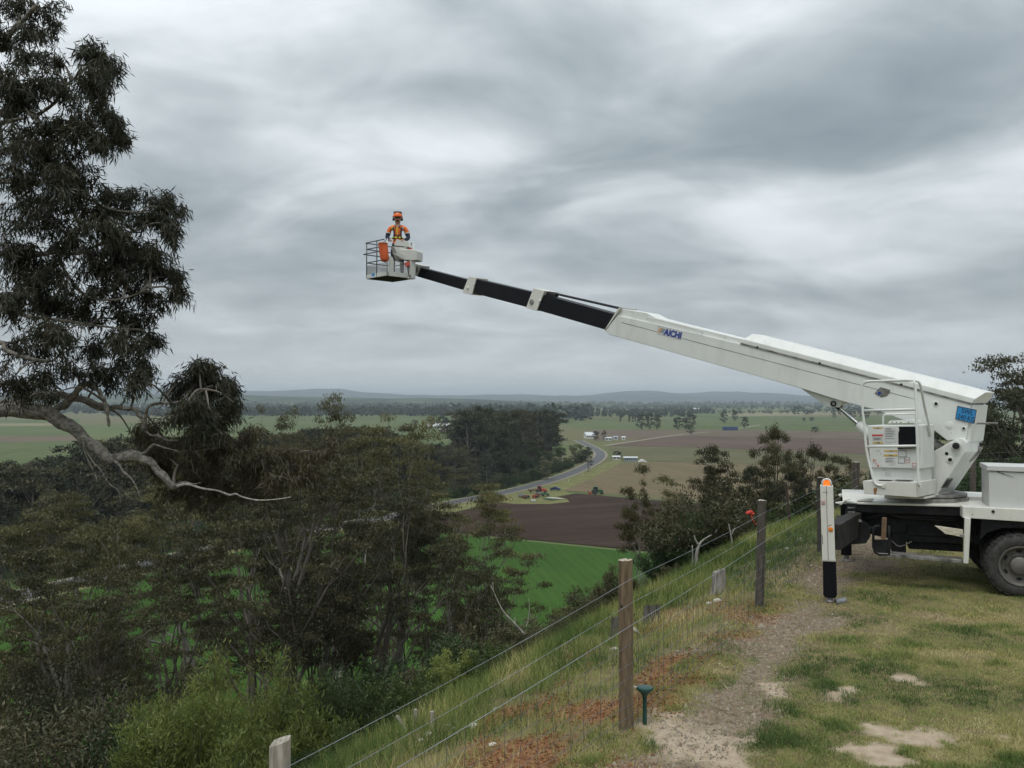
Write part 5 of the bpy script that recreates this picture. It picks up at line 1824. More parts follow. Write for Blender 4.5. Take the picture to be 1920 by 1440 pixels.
m_rim = mat('grey_rim', (0.15, 0.14, 0.125), 0.5, 0.2, 0.3, 8)
m_orange = mat('amber_lens', (0.75, 0.22, 0.015), 0.3)
m_beacon = mat('lit_amber', (0.9, 0.25, 0.02), 0.3, emit=((1.0, 0.17, 0.01), 0.75))
m_blue = mat('blue_plate', (0.035, 0.27, 0.60), 0.45, 0, 0.1, 6)
m_ink = mat('dark_ink', (0.012, 0.012, 0.02), 0.6)
m_lblue = mat('logo_blue', (0.012, 0.045, 0.30), 0.5)
m_yel = mat('yellow_sticker', (0.62, 0.42, 0.12), 0.6, 0, 0.1, 30)
m_rsk = mat('red_sticker', (0.55, 0.09, 0.07), 0.6, 0, 0.1, 30)
m_paper = mat('paper_sticker', (0.58, 0.58, 0.56), 0.6, 0, 0.15, 60)
m_pale = mat('pale_sticker', (0.66, 0.66, 0.65), 0.6)
m_timber = mat('painted_timber', (0.50, 0.45, 0.35), 0.85, 0, 0.3, 14, color2=(0.62, 0.57, 0.46), stretch=(1, 1, 6))
m_wood = mat('brown_block', (0.16, 0.10, 0.06), 0.9, 0, 0.3, 12)
m_hose = mat('hose', (0.015, 0.015, 0.016), 0.6)

truck = thing('lift_truck', 'white boom lift truck with its long boom raised over the valley', 'truck', (W0 + TA * -0.95 + TB * 0.95))


def slab(pix, plane, off, depth, name, m, parent, bevel=0.006, axis=None):
    """outline seen on one plane of the truck, given real thickness"""
    ax = axis if axis is not None else (TB if plane is tp else -BS)
    mb = MB().prism([plane(u, v, off) for u, v in pix], ax * depth)
    return mb.build(name, m, parent, bevel=bevel)


def patch(pix, plane, off, name, m, parent, lift=0.003):
    ax = (TB if plane is tp else -BS)
    mb = MB().prism([plane(u, v, off) - ax * lift for u, v in pix], ax * (lift + 0.002))
    return mb.build(name, m, parent)


def rect(u0, v0, u1, v1):
    return [(u0, v0), (u1, v0), (u1, v1), (u0, v1)]


def disc(u, v, plane, off, r, name, m, parent, h=0.01, n=20):
    ax = (TB if plane is tp else -BS)
    c = plane(u, v, off)
    return MB().lathe([(r, 0.003), (r, -h), (r * 0.9, -h - 0.002)], c, ax, n=n).build(name, m, parent, smooth=True)


# ---- deck and chassis
deck = slab([(1580, 941), (1806, 947.5), (1806, 951), (1582, 945)], tp, 0.25, 1.75, 'deck', m_white2, truck)
DECKZ = float(tp(1700, 944.5, 0.25)[2])
slab([(1612, 935), (1640, 936), (1634, 940), (1606, 939)], tp, 0.30, 0.16, 'deck_plate', m_white2, deck)
slab([(1582, 945), (1806, 951), (1806, 968), (1700, 964), (1640, 962), (1592, 958)], tp, 0.28, 1.68, 'side_rail', m_black, truck)
slab([(1598, 958), (1806, 966), (1806, 1020), (1700, 1016), (1640, 1004), (1604, 992)], tp, 0.52, 1.15, 'chassis_frame', m_black, truck)
rib = slab([(1588, 944), (1607, 944.5), (1603, 977), (1583, 977)], tp, 0.20, 0.06, 'rib_plate', m_black, truck)
for vv in (951, 959, 967):
    slab([(1590, vv), (1603, vv + .3), (1602, vv + 2.2), (1589, vv + 2)], tp, 0.19, 0.012, 'slot', m_grey, rib, bevel=0)
slab([(1566, 943), (1581, 941), (1583, 938), (1600, 934), (1582, 942), (1578, 947)], tp, 0.22, 0.10, 'rear_lip', m_white2, truck, bevel=0.003)
slab([(1572, 929), (1588, 926.5), (1601, 928), (1598, 931), (1575, 932)], tp, 1.75, 0.25, 'far_leg_cap', m_white2, truck)  # white top of the far side outrigger leg
slab([(1577, 931), (1597, 931), (1595, 940), (1579, 940)], tp, 1.77, 0.2, 'far_leg_bracket', m_black, truck)  # black piece under the far outrigger leg's cap
# hoses under the deck
for k_, (va, vb) in enumerate(((966, 970), (968, 974), (965, 968))):
    pts = [tp(1612, 972 + k_ * 2, 0.50), tp(1640, 966 + k_ * 2, 0.42), tp(1662, 962 + k_, 0.40), tp(1690, va + 2, 0.42), tp(1740, vb, 0.42), tp(1800, vb + 2, 0.46)]
    MB().tube(spline(pts, 5), 0.014, n=6).build('hose', m_hose, truck, smooth='all')
# receiver box of the outrigger
recv = slab([(1568, 976), (1612, 975), (1618, 980), (1632, 990), (1632, 1006), (1624, 1019), (1584, 1022), (1588, 1014), (1590, 984), (1570, 981)], tp, 0.05, 0.55, 'outrigger_housing', m_black, truck)
for uu in (1592, 1599, 1606, 1612):
    slab(rect(uu, 985, uu + 3, 1012), tp, 0.035, 0.03, 'rib', m_grey if uu == 1599 else m_black, recv, bevel=0.003)
slab([(1568, 975.5), (1614, 974.5), (1616, 979), (1568, 981)], tp, 0.03, 0.05, 'flange', m_grey, recv, bevel=0.004)
slab([(1618, 988), (1640, 989), (1640, 994), (1618, 998)], tp, 0.10, 0.10, 'link_arm', m_black, truck)
# underslung things
slab([(1672, 1000), (1699, 1001), (1699, 1037), (1672, 1036)], tp, 0.45, 0.5, 'tool_box', m_black, truck)
slab([(1704, 1016), (1806, 1021), (1806, 1035), (1704, 1029)], tp, 0.6, 0.35, 'cross_rail', m_black, truck)
slab([(1700, 984), (1800, 988), (1800, 1010), (1700, 1004)], tp, 0.50, 0.10, 'fuel_tank', m_black, truck, bevel=0.02)
MB().tube(spline([tp(1672, 1014, 0.43), tp(1684, 1024, 0.42), tp(1696, 1022, 0.42), tp(1710, 1015, 0.43)], 5), 0.008, n=5).build('chain', m_grey, truck)
step = slab([(1641, 1036), (1806, 1050), (1806, 1056.5), (1648, 1044)], tp, 0.02, 0.22, 'step', m_grey, truck)
loop = [(1667, 986), (1667, 1010), (1667, 1040), (1650, 1040), (1641, 1036), (1637.5, 1026), (1637.5, 994), (1641, 987), (1650, 986)]
MB().tube([tp(u, v, 0.03) for u, v in loop], 0.017, n=8).build('step_frame', m_black, truck, smooth='all')
slab([(1640, 1012), (1665, 1012), (1665, 1037), (1646, 1037), (1640, 1030)], tp, 0.04, 0.03, 'step_panel', m_black, truck, bevel=0.004)
slab([(1654, 971), (1663, 971), (1661.5, 1011), (1652, 1011)], tp, 0.02, 0.06, 'timber_block', m_wood, truck)
slab([(1753, 986), (1806, 993.5), (1806, 1008), (1790, 1004), (1772, 1001), (1768, 997)], tp, 0.02, 0.05, 'timber_board', m_timber, truck, bevel=0.002)
slab([(1809, 971), (1820.5, 972), (1816, 1057), (1806.5, 1056.5)], tp, -0.02, 0.05, 'bed_post', m_white2, truck)
slab([(1800, 1002), (1808, 1003), (1808, 1007), (1800, 1006)], tp, -0.03, 0.02, 'latch', m_grey, truck, bevel=0.002)
# bed behind the cab
bed = slab([(1805, 950), (1805, 971), (2130, 992), (2130, 964)], tp, 0.03, 2.05, 'bed', m_white2, truck)
slab([(1806, 931), (1852, 932), (1857, 948), (1806, 949.5)], tp, 0.9, 0.6, 'bed_plate', m_white2, bed)
slab([(1823, 972), (2120, 987), (2120, 1036), (1940, 1028), (1860, 1026), (1823, 1018)], tp, 0.56, 1.0, 'chassis_rail', m_black, truck)
slab([(1840, 973), (2000, 981), (2000, 992), (1880, 990), (1850, 1000), (1838, 1012)], tp, 0.10, 0.40, 'mudguard', m_black, truck)
lock = slab([(1854, 883.5), (1855, 951), (2010, 961), (2010, 890)], tp, 0.12, 0.60, 'locker', m_lockr, truck, bevel=0.008)
slab([(1851, 873), (1851.5, 882.5), (2012, 889), (2012, 878.5)], tp, 0.10, 0.64, 'lid', m_lockr, lock, bevel=0.006)
slab([(1857, 951), (1876, 952.5), (1876, 955), (1857, 953.5)], tp, 0.08, 0.05, 'bracket', m_white2, lock, bevel=0.002)
disc(1862, 959, tp, 0.03, 0.018, 'bolt', m_dark, bed)
MB().tube(spline([tp(1870, 884.5, 0.115), tp(1880, 888, 0.114), tp(1892, 892, 0.114), tp(1902, 895, 0.114)], 4), [0.004, 0.006, 0.004, 0.003, 0.005, 0.003, 0.002, 0.003, 0.002, 0.002, 0.002, 0.001, 0.001], n=4).build('scrape', m_ink, lock)


# ---- wheels
def wheel(c, name='wheel'):
    root = MB().lathe([(0.235, 0.020), (0.262, 0.004), (0.300, -0.004), (0.345, 0.006), (0.366, 0.022), (0.380, 0.045), (0.382, 0.095), (0.382, 0.145), (0.366, 0.185), (0.30, 0.205), (0.235, 0.20)], c, TB, n=56, caps=False).build(name, m_rubber, truck, smooth=True)
    tr = MB()
    for k_ in range(46):
        a0 = 2 * math.pi * k_ / 46
        rad = TA * math.cos(a0) + UP * math.sin(a0); tan = -TA * math.sin(a0) + UP * math.cos(a0)
        for b_ in (0.035, 0.080, 0.125, 0.165):
            tr.box(np.asarray(c) + rad * (0.384 if 0.04 < b_ < 0.15 else 0.376) + TB * b_ + tan * (0.012 if k_ % 2 else 0), (0.014, 0.034, 0.036), (rad, tan, TB))
    t_ = tr.build('tread', m_rubber, root); t_['kind'] = 'stuff'
    rim = MB().lathe([(0.243, 0.012), (0.238, 0.000), (0.230, 0.002), (0.222, 0.02), (0.212, 0.03), (0.206, 0.07), (0.185, 0.105), (0.155, 0.115), (0.125, 0.108), (0.112, 0.10), (0.105, 0.045), (0.085, 0.030), (0.0001, 0.028)], c, TB, n=44, caps=False).build('rim', m_rim, root, smooth=True)
    for k_ in range(6):
        a0 = 2 * math.pi * (k_ + 0.5) / 6
        rad = TA * math.cos(a0) + UP * math.sin(a0); tan = -TA * math.sin(a0) + UP * math.cos(a0)
        hc = np.asarray(c) + rad * 0.168 + TB * 0.108
        vs = [hc + rad * 0.018 * math.cos(t) + tan * 0.034 * math.sin(t) - TB * 0.004 for t in np.linspace(0, 2 * math.pi, 13)[:-1]]
        MB().prism(vs, TB * 0.006).build('hand_hole_shade', m_dark, root)  # flat dark ovals paint the shade inside the hand holes
        a1 = 2 * math.pi * k_ / 6
        nc = np.asarray(c) + (TA * math.cos(a1) + UP * math.sin(a1)) * 0.135 + TB * 0.108
        MB().lathe([(0.013, 0.0), (0.013, -0.03), (0.008, -0.034)], nc, TB, n=6).build('wheel_nut', m_grey, root)
    return root


wc = tp(1914, 1060, 0.0); wc[2] = 0.382 + gz(wc[0], wc[1]) - 0.006
w1 = wheel(wc); w1['label'] = 'outer rear wheel facing the camera'
for off in (0.24, 1.52, 1.76):
    wheel(np.array(wc) + TB * off)
for off in (0.05, 1.68):
    wheel(np.array(wc) + TB * off + TA * 3.35)
# cab, outside the frame to the right
cab0 = W0 + TA * 2.75 + TB * 0.02
pr = [(0, .62), (0, 2.35), (.35, 2.42), (1.25, 2.38), (1.55, 1.55), (1.62, .95), (1.60, .55), (1.15, .55), (1.08, .75), (.85, .88), (.45, .88), (.22, .75), (.15, .55)]
cab = MB().prism([cab0 + TA * a + UP * z for a, z in pr], TB * 2.02).build('cab', m_white, truck, bevel=0.03)
MB().prism([cab0 + TA * a + UP * z - TB * .006 for a, z in ((.25, 1.5), (.3, 2.2), (1.15, 2.2), (1.38, 1.5))], TB * 0.01).build('side_window', m_bblack, cab)

# ---- outrigger: near side, extended
def outrigger(shift, name):
    def q(u, v, off):
        return tp(u, v, off) + shift
    leg = MB().prism([q(u, v, -1.17) for u, v in ((1537.5, 910), (1562, 911.5), (1566.5, 1052.5), (1541.5, 1051.5))], TB * 0.15).build('outrigger_leg', m_white2, truck, bevel=0.008)
    MB().prism([q(u, v, -1.16) for u, v in ((1542.5, 1052), (1567.5, 1053), (1569.5, 1116), (1566, 1121.5), (1547, 1120.5), (1543.5, 1115))], TB * 0.13).build('inner_leg', m_bblack, leg, bevel=0.006)
    MB().prism([q(u, v, -1.165) for u, v in ((1541, 1049.5), (1567, 1050.5), (1567, 1053.5), (1541, 1052.5))], TB * 0.15).build('cuff', m_white2, leg, bevel=0.004)
    base = q(1556, 1128, -1.10)
    gzb = gz(base[0], base[1])
    MB().lathe([(0.05, gzb - base[2]), (0.055, gzb + .02 - base[2]), (0.035, .04 + gzb - base[2]), (0.03, .09)], (base[0], base[1], base[2]), n=14).build('foot', m_grey, leg, smooth=True)
    patch_ = [q(u, v, -1.17) - TB * .004 for u, v in ((1548.5, 910), (1549.5, 910), (1553.5, 1050), (1552.5, 1050))]
    MB().prism(patch_, TB * 0.005).build('seam', m_grey, leg)
    return leg, q


leg, q = outrigger(np.zeros(3), 'outrigger')
fr = q(1566, 1007, -1.05); bk_ = tp(1603, 1000, 0.10)
d_ = unit((bk_ - fr) * np.array([1, 1, 0])); sd_ = np.array([d_[1], -d_[0], 0])
L_ = np.linalg.norm((bk_ - fr)[:2]) + 0.15
zt, zb = float(q(1567, 983, -1.05)[2]), float(q(1567, 1031, -1.05)[2])
MB().box((fr + d_ * L_ / 2) * np.array([1, 1, 0]) + UP * (zt + zb) / 2 - sd_ * 0.02, (L_, 0.15, zt - zb), (d_, sd_, UP)).build('outrigger_beam', m_beam, truck, bevel=0.008)
bc = q(1550, 905, -1.10)
kb = 10.4 / F
MB().lathe([(7.0 * kb, -4.5 * kb), (7.0 * kb, -2 * kb), (6.4 * kb, 3.5 * kb), (5.0 * kb, 5.5 * kb), (0.0001, 6 * kb)], bc, n=20).build('beacon', m_beacon, leg, smooth=True)
cage = [(1541.5, 911), (1542, 903), (1544.5, 899.3), (1550, 898.3), (1555, 899.3), (1557.5, 903), (1558.5, 911)]
for of in (-1.155, -1.045):
    MB().tube([q(u, v, of) for u, v in cage], 0.011, n=6).build('beacon_guard', m_white, leg, smooth='all')
MB().box(bc + UP * (7.0 * kb), (0.03, 0.12, 0.008), (TA, TB, UP)).build('beacon_guard', m_white, leg)
patch([(1540, 939), (1547, 939), (1547, 946), (1540, 946)], tp, -1.172, 'warning_sticker', m_rsk, leg)
patch([(1541, 940), (1546, 940), (1546, 945), (1541, 945)], tp, -1.1745, 'warning_sticker', m_pale, leg, 0.0045)
patch([(1541.5, 941), (1543, 941), (1545.5, 944), (1545, 944.8)], tp, -1.1765, 'warning_sticker', m_ink, leg, 0.006)
disc(1557.5, 992.5, tp, -1.17, 4.3 * kb, 'reflector', m_orange, leg, h=0.008)
for uu in (1545, 1550):
    disc(uu, 923, tp, -1.17, 1.1 * kb, 'bolt_hole_shade', m_dark, leg, h=0.002, n=10)  # dark discs painted for the shade in small holes
# far side outrigger
fl_ = tp(1586, 930, 1.85)
gf = gz(fl_[0], fl_[1])
leg2 = MB().box((fl_[0], fl_[1], (fl_[2] + gf + .1) / 2), (0.15, 0.15, fl_[2] - gf - .1), (TA, TB, UP)).build('outrigger_leg', m_bblack, truck, bevel=0.006)
MB().lathe([(0.07, -.02), (0.07, .02), (0.04, .04), (0.035, .14)], (fl_[0], fl_[1], gf), n=14).build('foot', m_grey, leg2)
# stone pad by the foot
mp_ = [on_z(u, v, gz(3.9, 10.3) + 0.006) for u, v in ((1565, 1127), (1586, 1124), (1588, 1129), (1570, 1133))]
o = MB().prism(mp_, UP * 0.03).build('foot_pad', mat('slate', (0.22, 0.23, 0.24), 0.8, 0, 0.2, 12), bevel=0.006)
tag(o, 'flat grey slate pad beside the outrigger foot', 'pad')

# ---- turret
tz0, tz1 = DECKZ + 0.003, float(rp_(1690, 936, 0.3)[2])
MB().lathe([(0.52, tz0), (0.52, tz0 + .05), (0.47, tz0 + .055), (0.47, max(tz1 - .03, tz0 + .07)), (0.50, max(tz1 - .03, tz0 + .07)), (0.50, max(tz1 + .02, tz0 + .10))], TC, n=48).build('turntable', m_grey, truck, smooth=True)
post = slab([(1744, 850), (1784, 827), (1796, 822), (1805, 822), (1811, 829), (1811, 848), (1755, 931), (1744, 937), (1690, 936), (1728, 900)], rp_, 0.30, 0.60, 'turret_post', m_white, truck, bevel=0.012)
disc(1792.5, 834, rp_, 0.305, 0.062, 'pivot_boss', m_white, post, h=0.03)
disc(1793, 836, rp_, 0.34, 0.042, 'pivot_pin', m_dark, post, h=0.025)
disc(1775, 850.5, rp_, 0.302, 0.022, 'hole_shade', m_dark, post, h=0.002)  # dark disc painted for the shade in a hole of the post
disc(1781.5, 862, rp_, 0.303, 0.040, 'hole_ring', m_white, post, h=0.012)
disc(1781.5, 862, rp_, 0.316, 0.026, 'hole_shade', m_dark, post, h=0.002)
# data plate on the sloping back of the post
pa, pb = rp_(1811, 848, 0.30), rp_(1755, 931, 0.30)
nb_ = unit(np.cross(pb - pa, BS))
if np.dot(nb_, CAMP - pa) < 0: nb_ = -nb_
MB().prism([on_plane(u, v, pa + nb_ * .003, nb_) for u, v in ((1776, 897), (1788, 897), (1777, 914.5), (1764, 915.5))], -nb_ * 0.004).build('data_plate', m_grey, post)
MB().prism([on_plane(u, v, pa + nb_ * .006, nb_) for u, v in ((1777, 900), (1784, 900), (1775, 912), (1768, 912.5))], -nb_ * 0.003).build('data_plate', m_ink, post)
# pipework in the crook of the boom
MB().tube(spline([rp_(1746, 824, 0.1), rp_(1762, 836, 0.1), rp_(1790, 858, 0.0), rp_(1812, 862, -0.1), rp_(1826, 852, -0.15), rp_(1836, 838, -0.2)], 5), 0.045, n=10).build('hose_pipe', m_grey, post, smooth='all')
MB().tube(spline([rp_(1812, 842, -0.05), rp_(1822, 848, -0.1), rp_(1834, 842, -0.2), rp_(1840, 830, -0.22)], 5), 0.02, n=8).build('hose', m_hose, post, smooth='all')

# ---- boom
boom = slab([(1158, 591), (1134, 620), (1141, 627), (1501, 728), (1578, 752), (1640, 768), (1720, 797), (1746, 803), (1776, 826), (1812, 823), (1821, 758), (1390, 645)], rp_, 0.22, 0.56, 'boom', m_white, truck, bevel=0.008)
# weld line and trim along the flank
patch([(1165, 604), (1500, 692), (1500, 693), (1165, 605)], rp_, 0.22, 'weld_line', m_grey, boom, 0.002)
patch([(1500, 692), (1720, 749), (1720, 750), (1500, 693)], rp_, 0.22, 'weld_line', m_grey, boom, 0.002)
slab([(1388, 642.5), (1822, 756), (1822, 758.8), (1388, 645.3)], rp_, 0.232, 0.464, 'trim', m_grey, boom, bevel=0.002)
slab([(1160, 578), (1158, 591), (1390, 645), (1396, 637), (1230, 596), (1212, 586.5)], rp_, 0.185, 0.37, 'front_cover', m_white, boom, bevel=0.006)
MB().tube(spline([rp_(1213, 600, 0.23), rp_(1218, 596, 0.24), rp_(1260, 606, 0.24), rp_(1312, 619, 0.24), rp_(1316, 626, 0.23)], 4), 0.008, n=6).build('grab_rail', m_white, boom, smooth='all')
# tall cover with chamfered shoulders
sec = []
for (uL, vL), (uM, vM), (uT, vT) in (((1389, 643), (1394, 636), (1410, 626)), ((1822, 756.5), (1829, 748), (1849, 735.5))):
    n_ = [rp_(uL, vL, 0.226), rp_(uM, vM, 0.226), rp_(uT, vT, 0.11)]
    sec.append(n_ + [n_[2] - BS * 0.34, n_[1] - BS * 0.572, n_[0] - BS * 0.572])
mb = MB()
mb.add(sec[0] + sec[1], [(0, 1, 2, 3, 4, 5), (11, 10, 9, 8, 7, 6)] + [(i, (i + 1) % 6, (i + 1) % 6 + 6, i + 6) for i in range(6)])
cover = mb.build('top_cover', m_white, boom, bevel=0.008)
for u, v in ((1420, 652), (1537, 682), (1690, 722)):
    disc(u, v - 1, rp_, 0.232, 0.016, 'bolt', m_dark, boom, h=0.006, n=10)
# base end box
slab([(1812, 823), (1821, 759), (1827, 760), (1818, 829), (1813, 829)], rp_, 0.20, 0.52, 'end_box', m_white, boom, bevel=0.004)
for u, v in ((1838, 796), (1855, 795)):
    e0 = rp_(u - 6, v - 2, 0.02 if u < 1850 else -.2); MB().tube([e0, e0 - BF * 0.14], 0.012, n=8).build('stud', m_grey, boom, smooth=True)
for u, v, r in ((1755, 757, 0.034), (1807, 803, 0.026)):
    disc(u, v, rp_, 0.221, r, 'hole_ring', m_white, boom, h=0.008)
    disc(u, v, rp_, 0.231, r * 0.66, 'hole_shade', m_dark, boom, h=0.002)  # dark disc inside the ring paints the shaded hole
disc(1780, 797, rp_, 0.2205, 0.05, 'cover_disc', m_white, boom, h=0.004)
patch([(1640, 738), (1645, 731), (1651, 726), (1669, 731), (1668, 737), (1662, 743), (1652, 745)], rp_, 0.222, 'angle_plate', m_grey, boom)
patch([(1646, 735), (1651, 734), (1652, 739), (1647, 740)], rp_, 0.2255, 'angle_plate', m_lblue, boom)
# black telescopic sections and white collars
s2 = slab([(1170, 594), (1013, 551), (999, 579), (1148, 622)], rp_, 0.175, 0.35, 'boom_section', m_bblack, truck)
c2 = slab([(1000, 540), (1021, 545), (1006, 582.5), (1001, 582), (986, 577), (988, 572)], rp_, 0.20, 0.40, 'boom_collar', m_white2, truck)
s3 = slab([(1008, 550), (884, 521), (874, 546), (992, 577)], rp_, 0.145, 0.29, 'boom_section', m_bblack, truck)
c3 = slab([(879, 518), (893, 520.5), (885, 551.5), (880, 552), (867, 549), (868, 545)], rp_, 0.17, 0.34, 'boom_collar', m_white2, truck)
s4 = slab([(886, 527), (786, 501), (779, 517.5), (876, 546)], rp_, 0.12, 0.24, 'boom_section', m_bblack, truck)
for c_, pts in ((c2, ((997, 566, .05), (1012, 564, .03))), (c3, ((877, 540, .03), (889, 533, .024)))):
    for u, v, r in pts:
        disc(u, v, rp_, 0.205 if c_ is c2 else 0.175, r, 'pad_disc', m_grey if r > .04 else m_white, c_, h=0.012)
slab([(1018, 545), (1042, 551), (1040, 556), (1020, 553)], rp_, 0.12, 0.10, 'bracket', m_hose, c2)
MB().tube([rp_(1030, 548, 0.08), rp_(1162, 578, 0.08)], 0.022, n=8).build('extension_rod', m_hose, s2, smooth=True)
slab([(1133, 619), (1139, 613), (1164, 576), (1159, 578)], rp_, 0.235, 0.47, 'front_flange', m_white2, boom, bevel=0.003)
MB().tube(spline([rp_(893, 527, -.02), rp_(886, 521, .06), rp_(880, 524, .12)], 4), 0.010, n=6).build('hose', m_hose, c3)
# lift cylinder
slab([(1501, 728), (1549, 762), (1558, 763), (1584, 754)], rp_, 0.13, 0.26, 'cylinder_bracket', m_white, boom, bevel=0.006)
slab([(1557, 742), (1580, 749), (1573, 764), (1551, 762)], rp_, 0.15, 0.05, 'bracket_cheek', m_white, boom, bevel=0.004)
disc(1563, 757, rp_, 0.155, 0.042, 'pin', m_dark, boom, h=0.02)
disc(1563, 757, rp_, 0.178, 0.022, 'pin', m_grey, boom, h=0.01)
A0, A1, A2 = rp_(1566, 757, 0.06), rp_(1612, 797, 0.06), rp_(1706, 874, 0.06)
rod = MB().tube([A0, A1 + (A1 - A0) * 0.2], 0.029, n=20).build('cylinder_rod', m_chrome, truck, smooth=True)
MB().tube([A0 - unit(A1 - A0) * 0.03, A0 + unit(A1 - A0) * 0.10], 0.046, n=14).build('rod_eye', m_dark, rod, smooth=True)
bar = MB().tube([A1 - unit(A1 - A0) * 0.02, A1 + unit(A2 - A1) * 0.02, A2], [0.066, 0.072, 0.072], n=24).build('cylinder_barrel', m_white, truck, smooth=True)
MB().tube([A1 - unit(A1 - A0) * 0.035, A1 - unit(A1 - A0) * 0.018], 0.058, n=20).build('gland', m_grey, bar, smooth=True)

# ---- control cabinet, tray and guard rail
cabn = slab([(1626, 797.5), (1728, 796.5), (1729, 879.5), (1632, 877)], rp_, 0.80, 0.42, 'control_cabinet', m_white, truck, bevel=0.012)
slab([(1635, 876), (1726, 878), (1726, 908), (1635, 905)], rp_, 0.77, 0.38, 'cabinet_base', m_white, cabn, bevel=0.006)
slab([(1684.5, 800), (1718, 800), (1718, 838), (1684.5, 839.5), (1684, 812), (1686, 806)], rp_, 0.815, 0.02, 'control_screen', m_bblack, cabn, bevel=0.004)
slab([(1683, 838), (1719, 837), (1720, 840), (1683, 842)], rp_, 0.84, 0.05, 'screen_ledge', m_bblack, cabn, bevel=0.002)
slab([(1668, 789), (1702, 787), (1715, 788), (1716, 793), (1664, 794)], rp_, 0.70, 0.22, 'lid', m_white, cabn, bevel=0.004)
for u in (1673, 1681, 1689, 1704):
    disc(u, 792, rp_, 0.702, 0.007, 'bolt', m_dark, cabn, h=0.004, n=8)
MB().tube([rp_(u, v, 0.66) for u, v in ((1656, 796), (1656, 782), (1658, 778), (1662, 777), (1718, 776))], 0.014, n=8).build('grab_handle', m_white, cabn, smooth='all')
for (u0, v0, u1, v1, mm) in ((1637, 801, 1655, 803.8, m_yel), (1635, 814.5, 1655.5, 818, m_rsk), (1636, 819, 1655, 826, m_paper), (1636.5, 828.5, 1655.5, 832, m_yel), (1658, 801, 1680, 829, m_pale),
                             (1658, 844, 1683, 847, m_yel), (1657, 852, 1683, 856, m_yel), (1660, 857.5, 1680, 867, m_pale), (1684, 844, 1699.5, 857, m_grey), (1685, 845, 1698.8, 856, m_pale), (1684, 858.5, 1696.5, 869, m_grey), (1685, 859.3, 1695.8, 868.2, m_pale),
                             (1697, 857.5, 1706.5, 862.5, m_grey), (1697.7, 858.2, 1705.8, 861.8, m_pale), (1697, 863.5, 1706, 868, m_rsk), (1697.7, 864.2, 1705.3, 867.3, m_pale), (1710.5, 868, 1719, 876, m_rsk), (1711.5, 869, 1718, 875, m_pale),
                             (1642, 843.5, 1650, 845.5, m_paper), (1668, 866, 1679, 872, m_paper)):
    ly = {m_pale: .0045, m_paper: .0035}.get(mm, .0025)
    patch(rect(u0, v0, u1, v1), rp_, 0.80, 'sticker', mm, cabn, ly)
for (u0, v0, u1, v1) in ((1643, 802, 1649, 803), (1644, 829.4, 1650, 831), (1668, 845, 1675, 846.2), (1667, 853.2, 1674, 855), (1660, 803, 1672, 804.2), (1660, 806, 1677, 807), (1660, 809, 1678, 810), (1660, 812, 1676, 813), (1660, 815, 1678, 816), (1660, 818, 1674, 819), (1660, 822, 1677, 823),
                         (1638, 821, 1652, 822), (1638, 823.5, 1650, 824.3), (1661, 859, 1677, 860), (1661, 862, 1674, 863), (1661, 865, 1676, 865.8)):
    patch(rect(u0, v0, u1, v1), rp_, 0.80, 'sticker_print', m_grey, cabn, .0060)
arrow = [(1637, 861), (1643, 862.5), (1642, 864.5), (1648.5, 873), (1646.5, 876), (1640, 866.5), (1638, 868)]
patch(arrow, rp_, 0.80, 'arrow_sticker', m_rsk, cabn, .003)
cx = np.mean(arrow, axis=0)
patch([tuple(cx + (np.array(p) - cx) * 0.66) for p in arrow], rp_, 0.80, 'arrow_sticker', m_pale, cabn, .005)
for (u0, v0, u1, v1) in ((1660, 884, 1669.5, 893), (1655, 880, 1663, 882)):
    patch(rect(u0, v0, u1, v1), rp_, 0.77, 'sticker', m_paper, cabn, .003)
tray = slab([(1617, 901.5), (1718, 904.5), (1718.5, 933), (1707, 932), (1620, 926)], rp_, 1.00, 0.66, 'operator_tray', m_white2, truck, bevel=0.006)
for (u0, u1) in ((1645, 1668), (1675, 1706)):
    slab([(u0, 901), (u1, 902), (u1, 901.2), (u0, 900.2)], rp_, 0.95, 0.12, 'foot_well_shade', m_dark, tray, bevel=0)  # dark strips painted on the closed tray top for its shaded inside
slab([(1660, 928), (1735, 932), (1735, 936), (1665, 934)], rp_, 0.75, 0.9, 'turret_base', m_white2, truck)
rail = MB()
rr_ = 0.0165
rail.tube(spline([rp_(u, v, 1.01) for u, v in ((1655, 911), (1645, 909), (1639, 902), (1634, 885), (1624.5, 842), (1621, 800), (1617.5, 768), (1617, 730), (1618.5, 720), (1627, 715.5), (1660, 714), (1695, 713), (1713, 713.5))], 4), rr_, n=8)
rail.tube([rp_(u, v, 1.01) for u, v in ((1713, 713.5), (1716, 720), (1719, 800), (1722, 905), (1723, 912))], rr_, n=8)
rail.tube(spline([rp_(1712, 713.5, 1.01), rp_(1722, 716, 0.98), rp_(1727, 728, 0.92), rp_(1733, 760, 0.78), rp_(1742, 800, 0.62), rp_(1745, 818, 0.56)], 4), rr_, n=8)
rail.tube([rp_(1621, 770, 1.01), rp_(1717.5, 767.5, 1.01)], rr_, n=8)
rail.tube([rp_(1625, 837.5, 1.01), rp_(1721, 836, 1.01)], rr_, n=8)
rail.build('guard_rail', m_white, truck, smooth='all')
for u, v in ((1656, 911), (1723, 912)):
    slab(rect(u - 4, v - 4, u + 4, v + 4), rp_, 1.015, 0.03, 'rail_foot', m_white2, tray, bevel=0.003)
patch([(1638, 915), (1645, 914), (1643, 926), (1640, 928), (1638, 922)], rp_, 1.0, 'rust_stain', mat('rust', (0.30, 0.15, 0.06), 0.9, 0, 0.4, 30), tray, 0.0022)


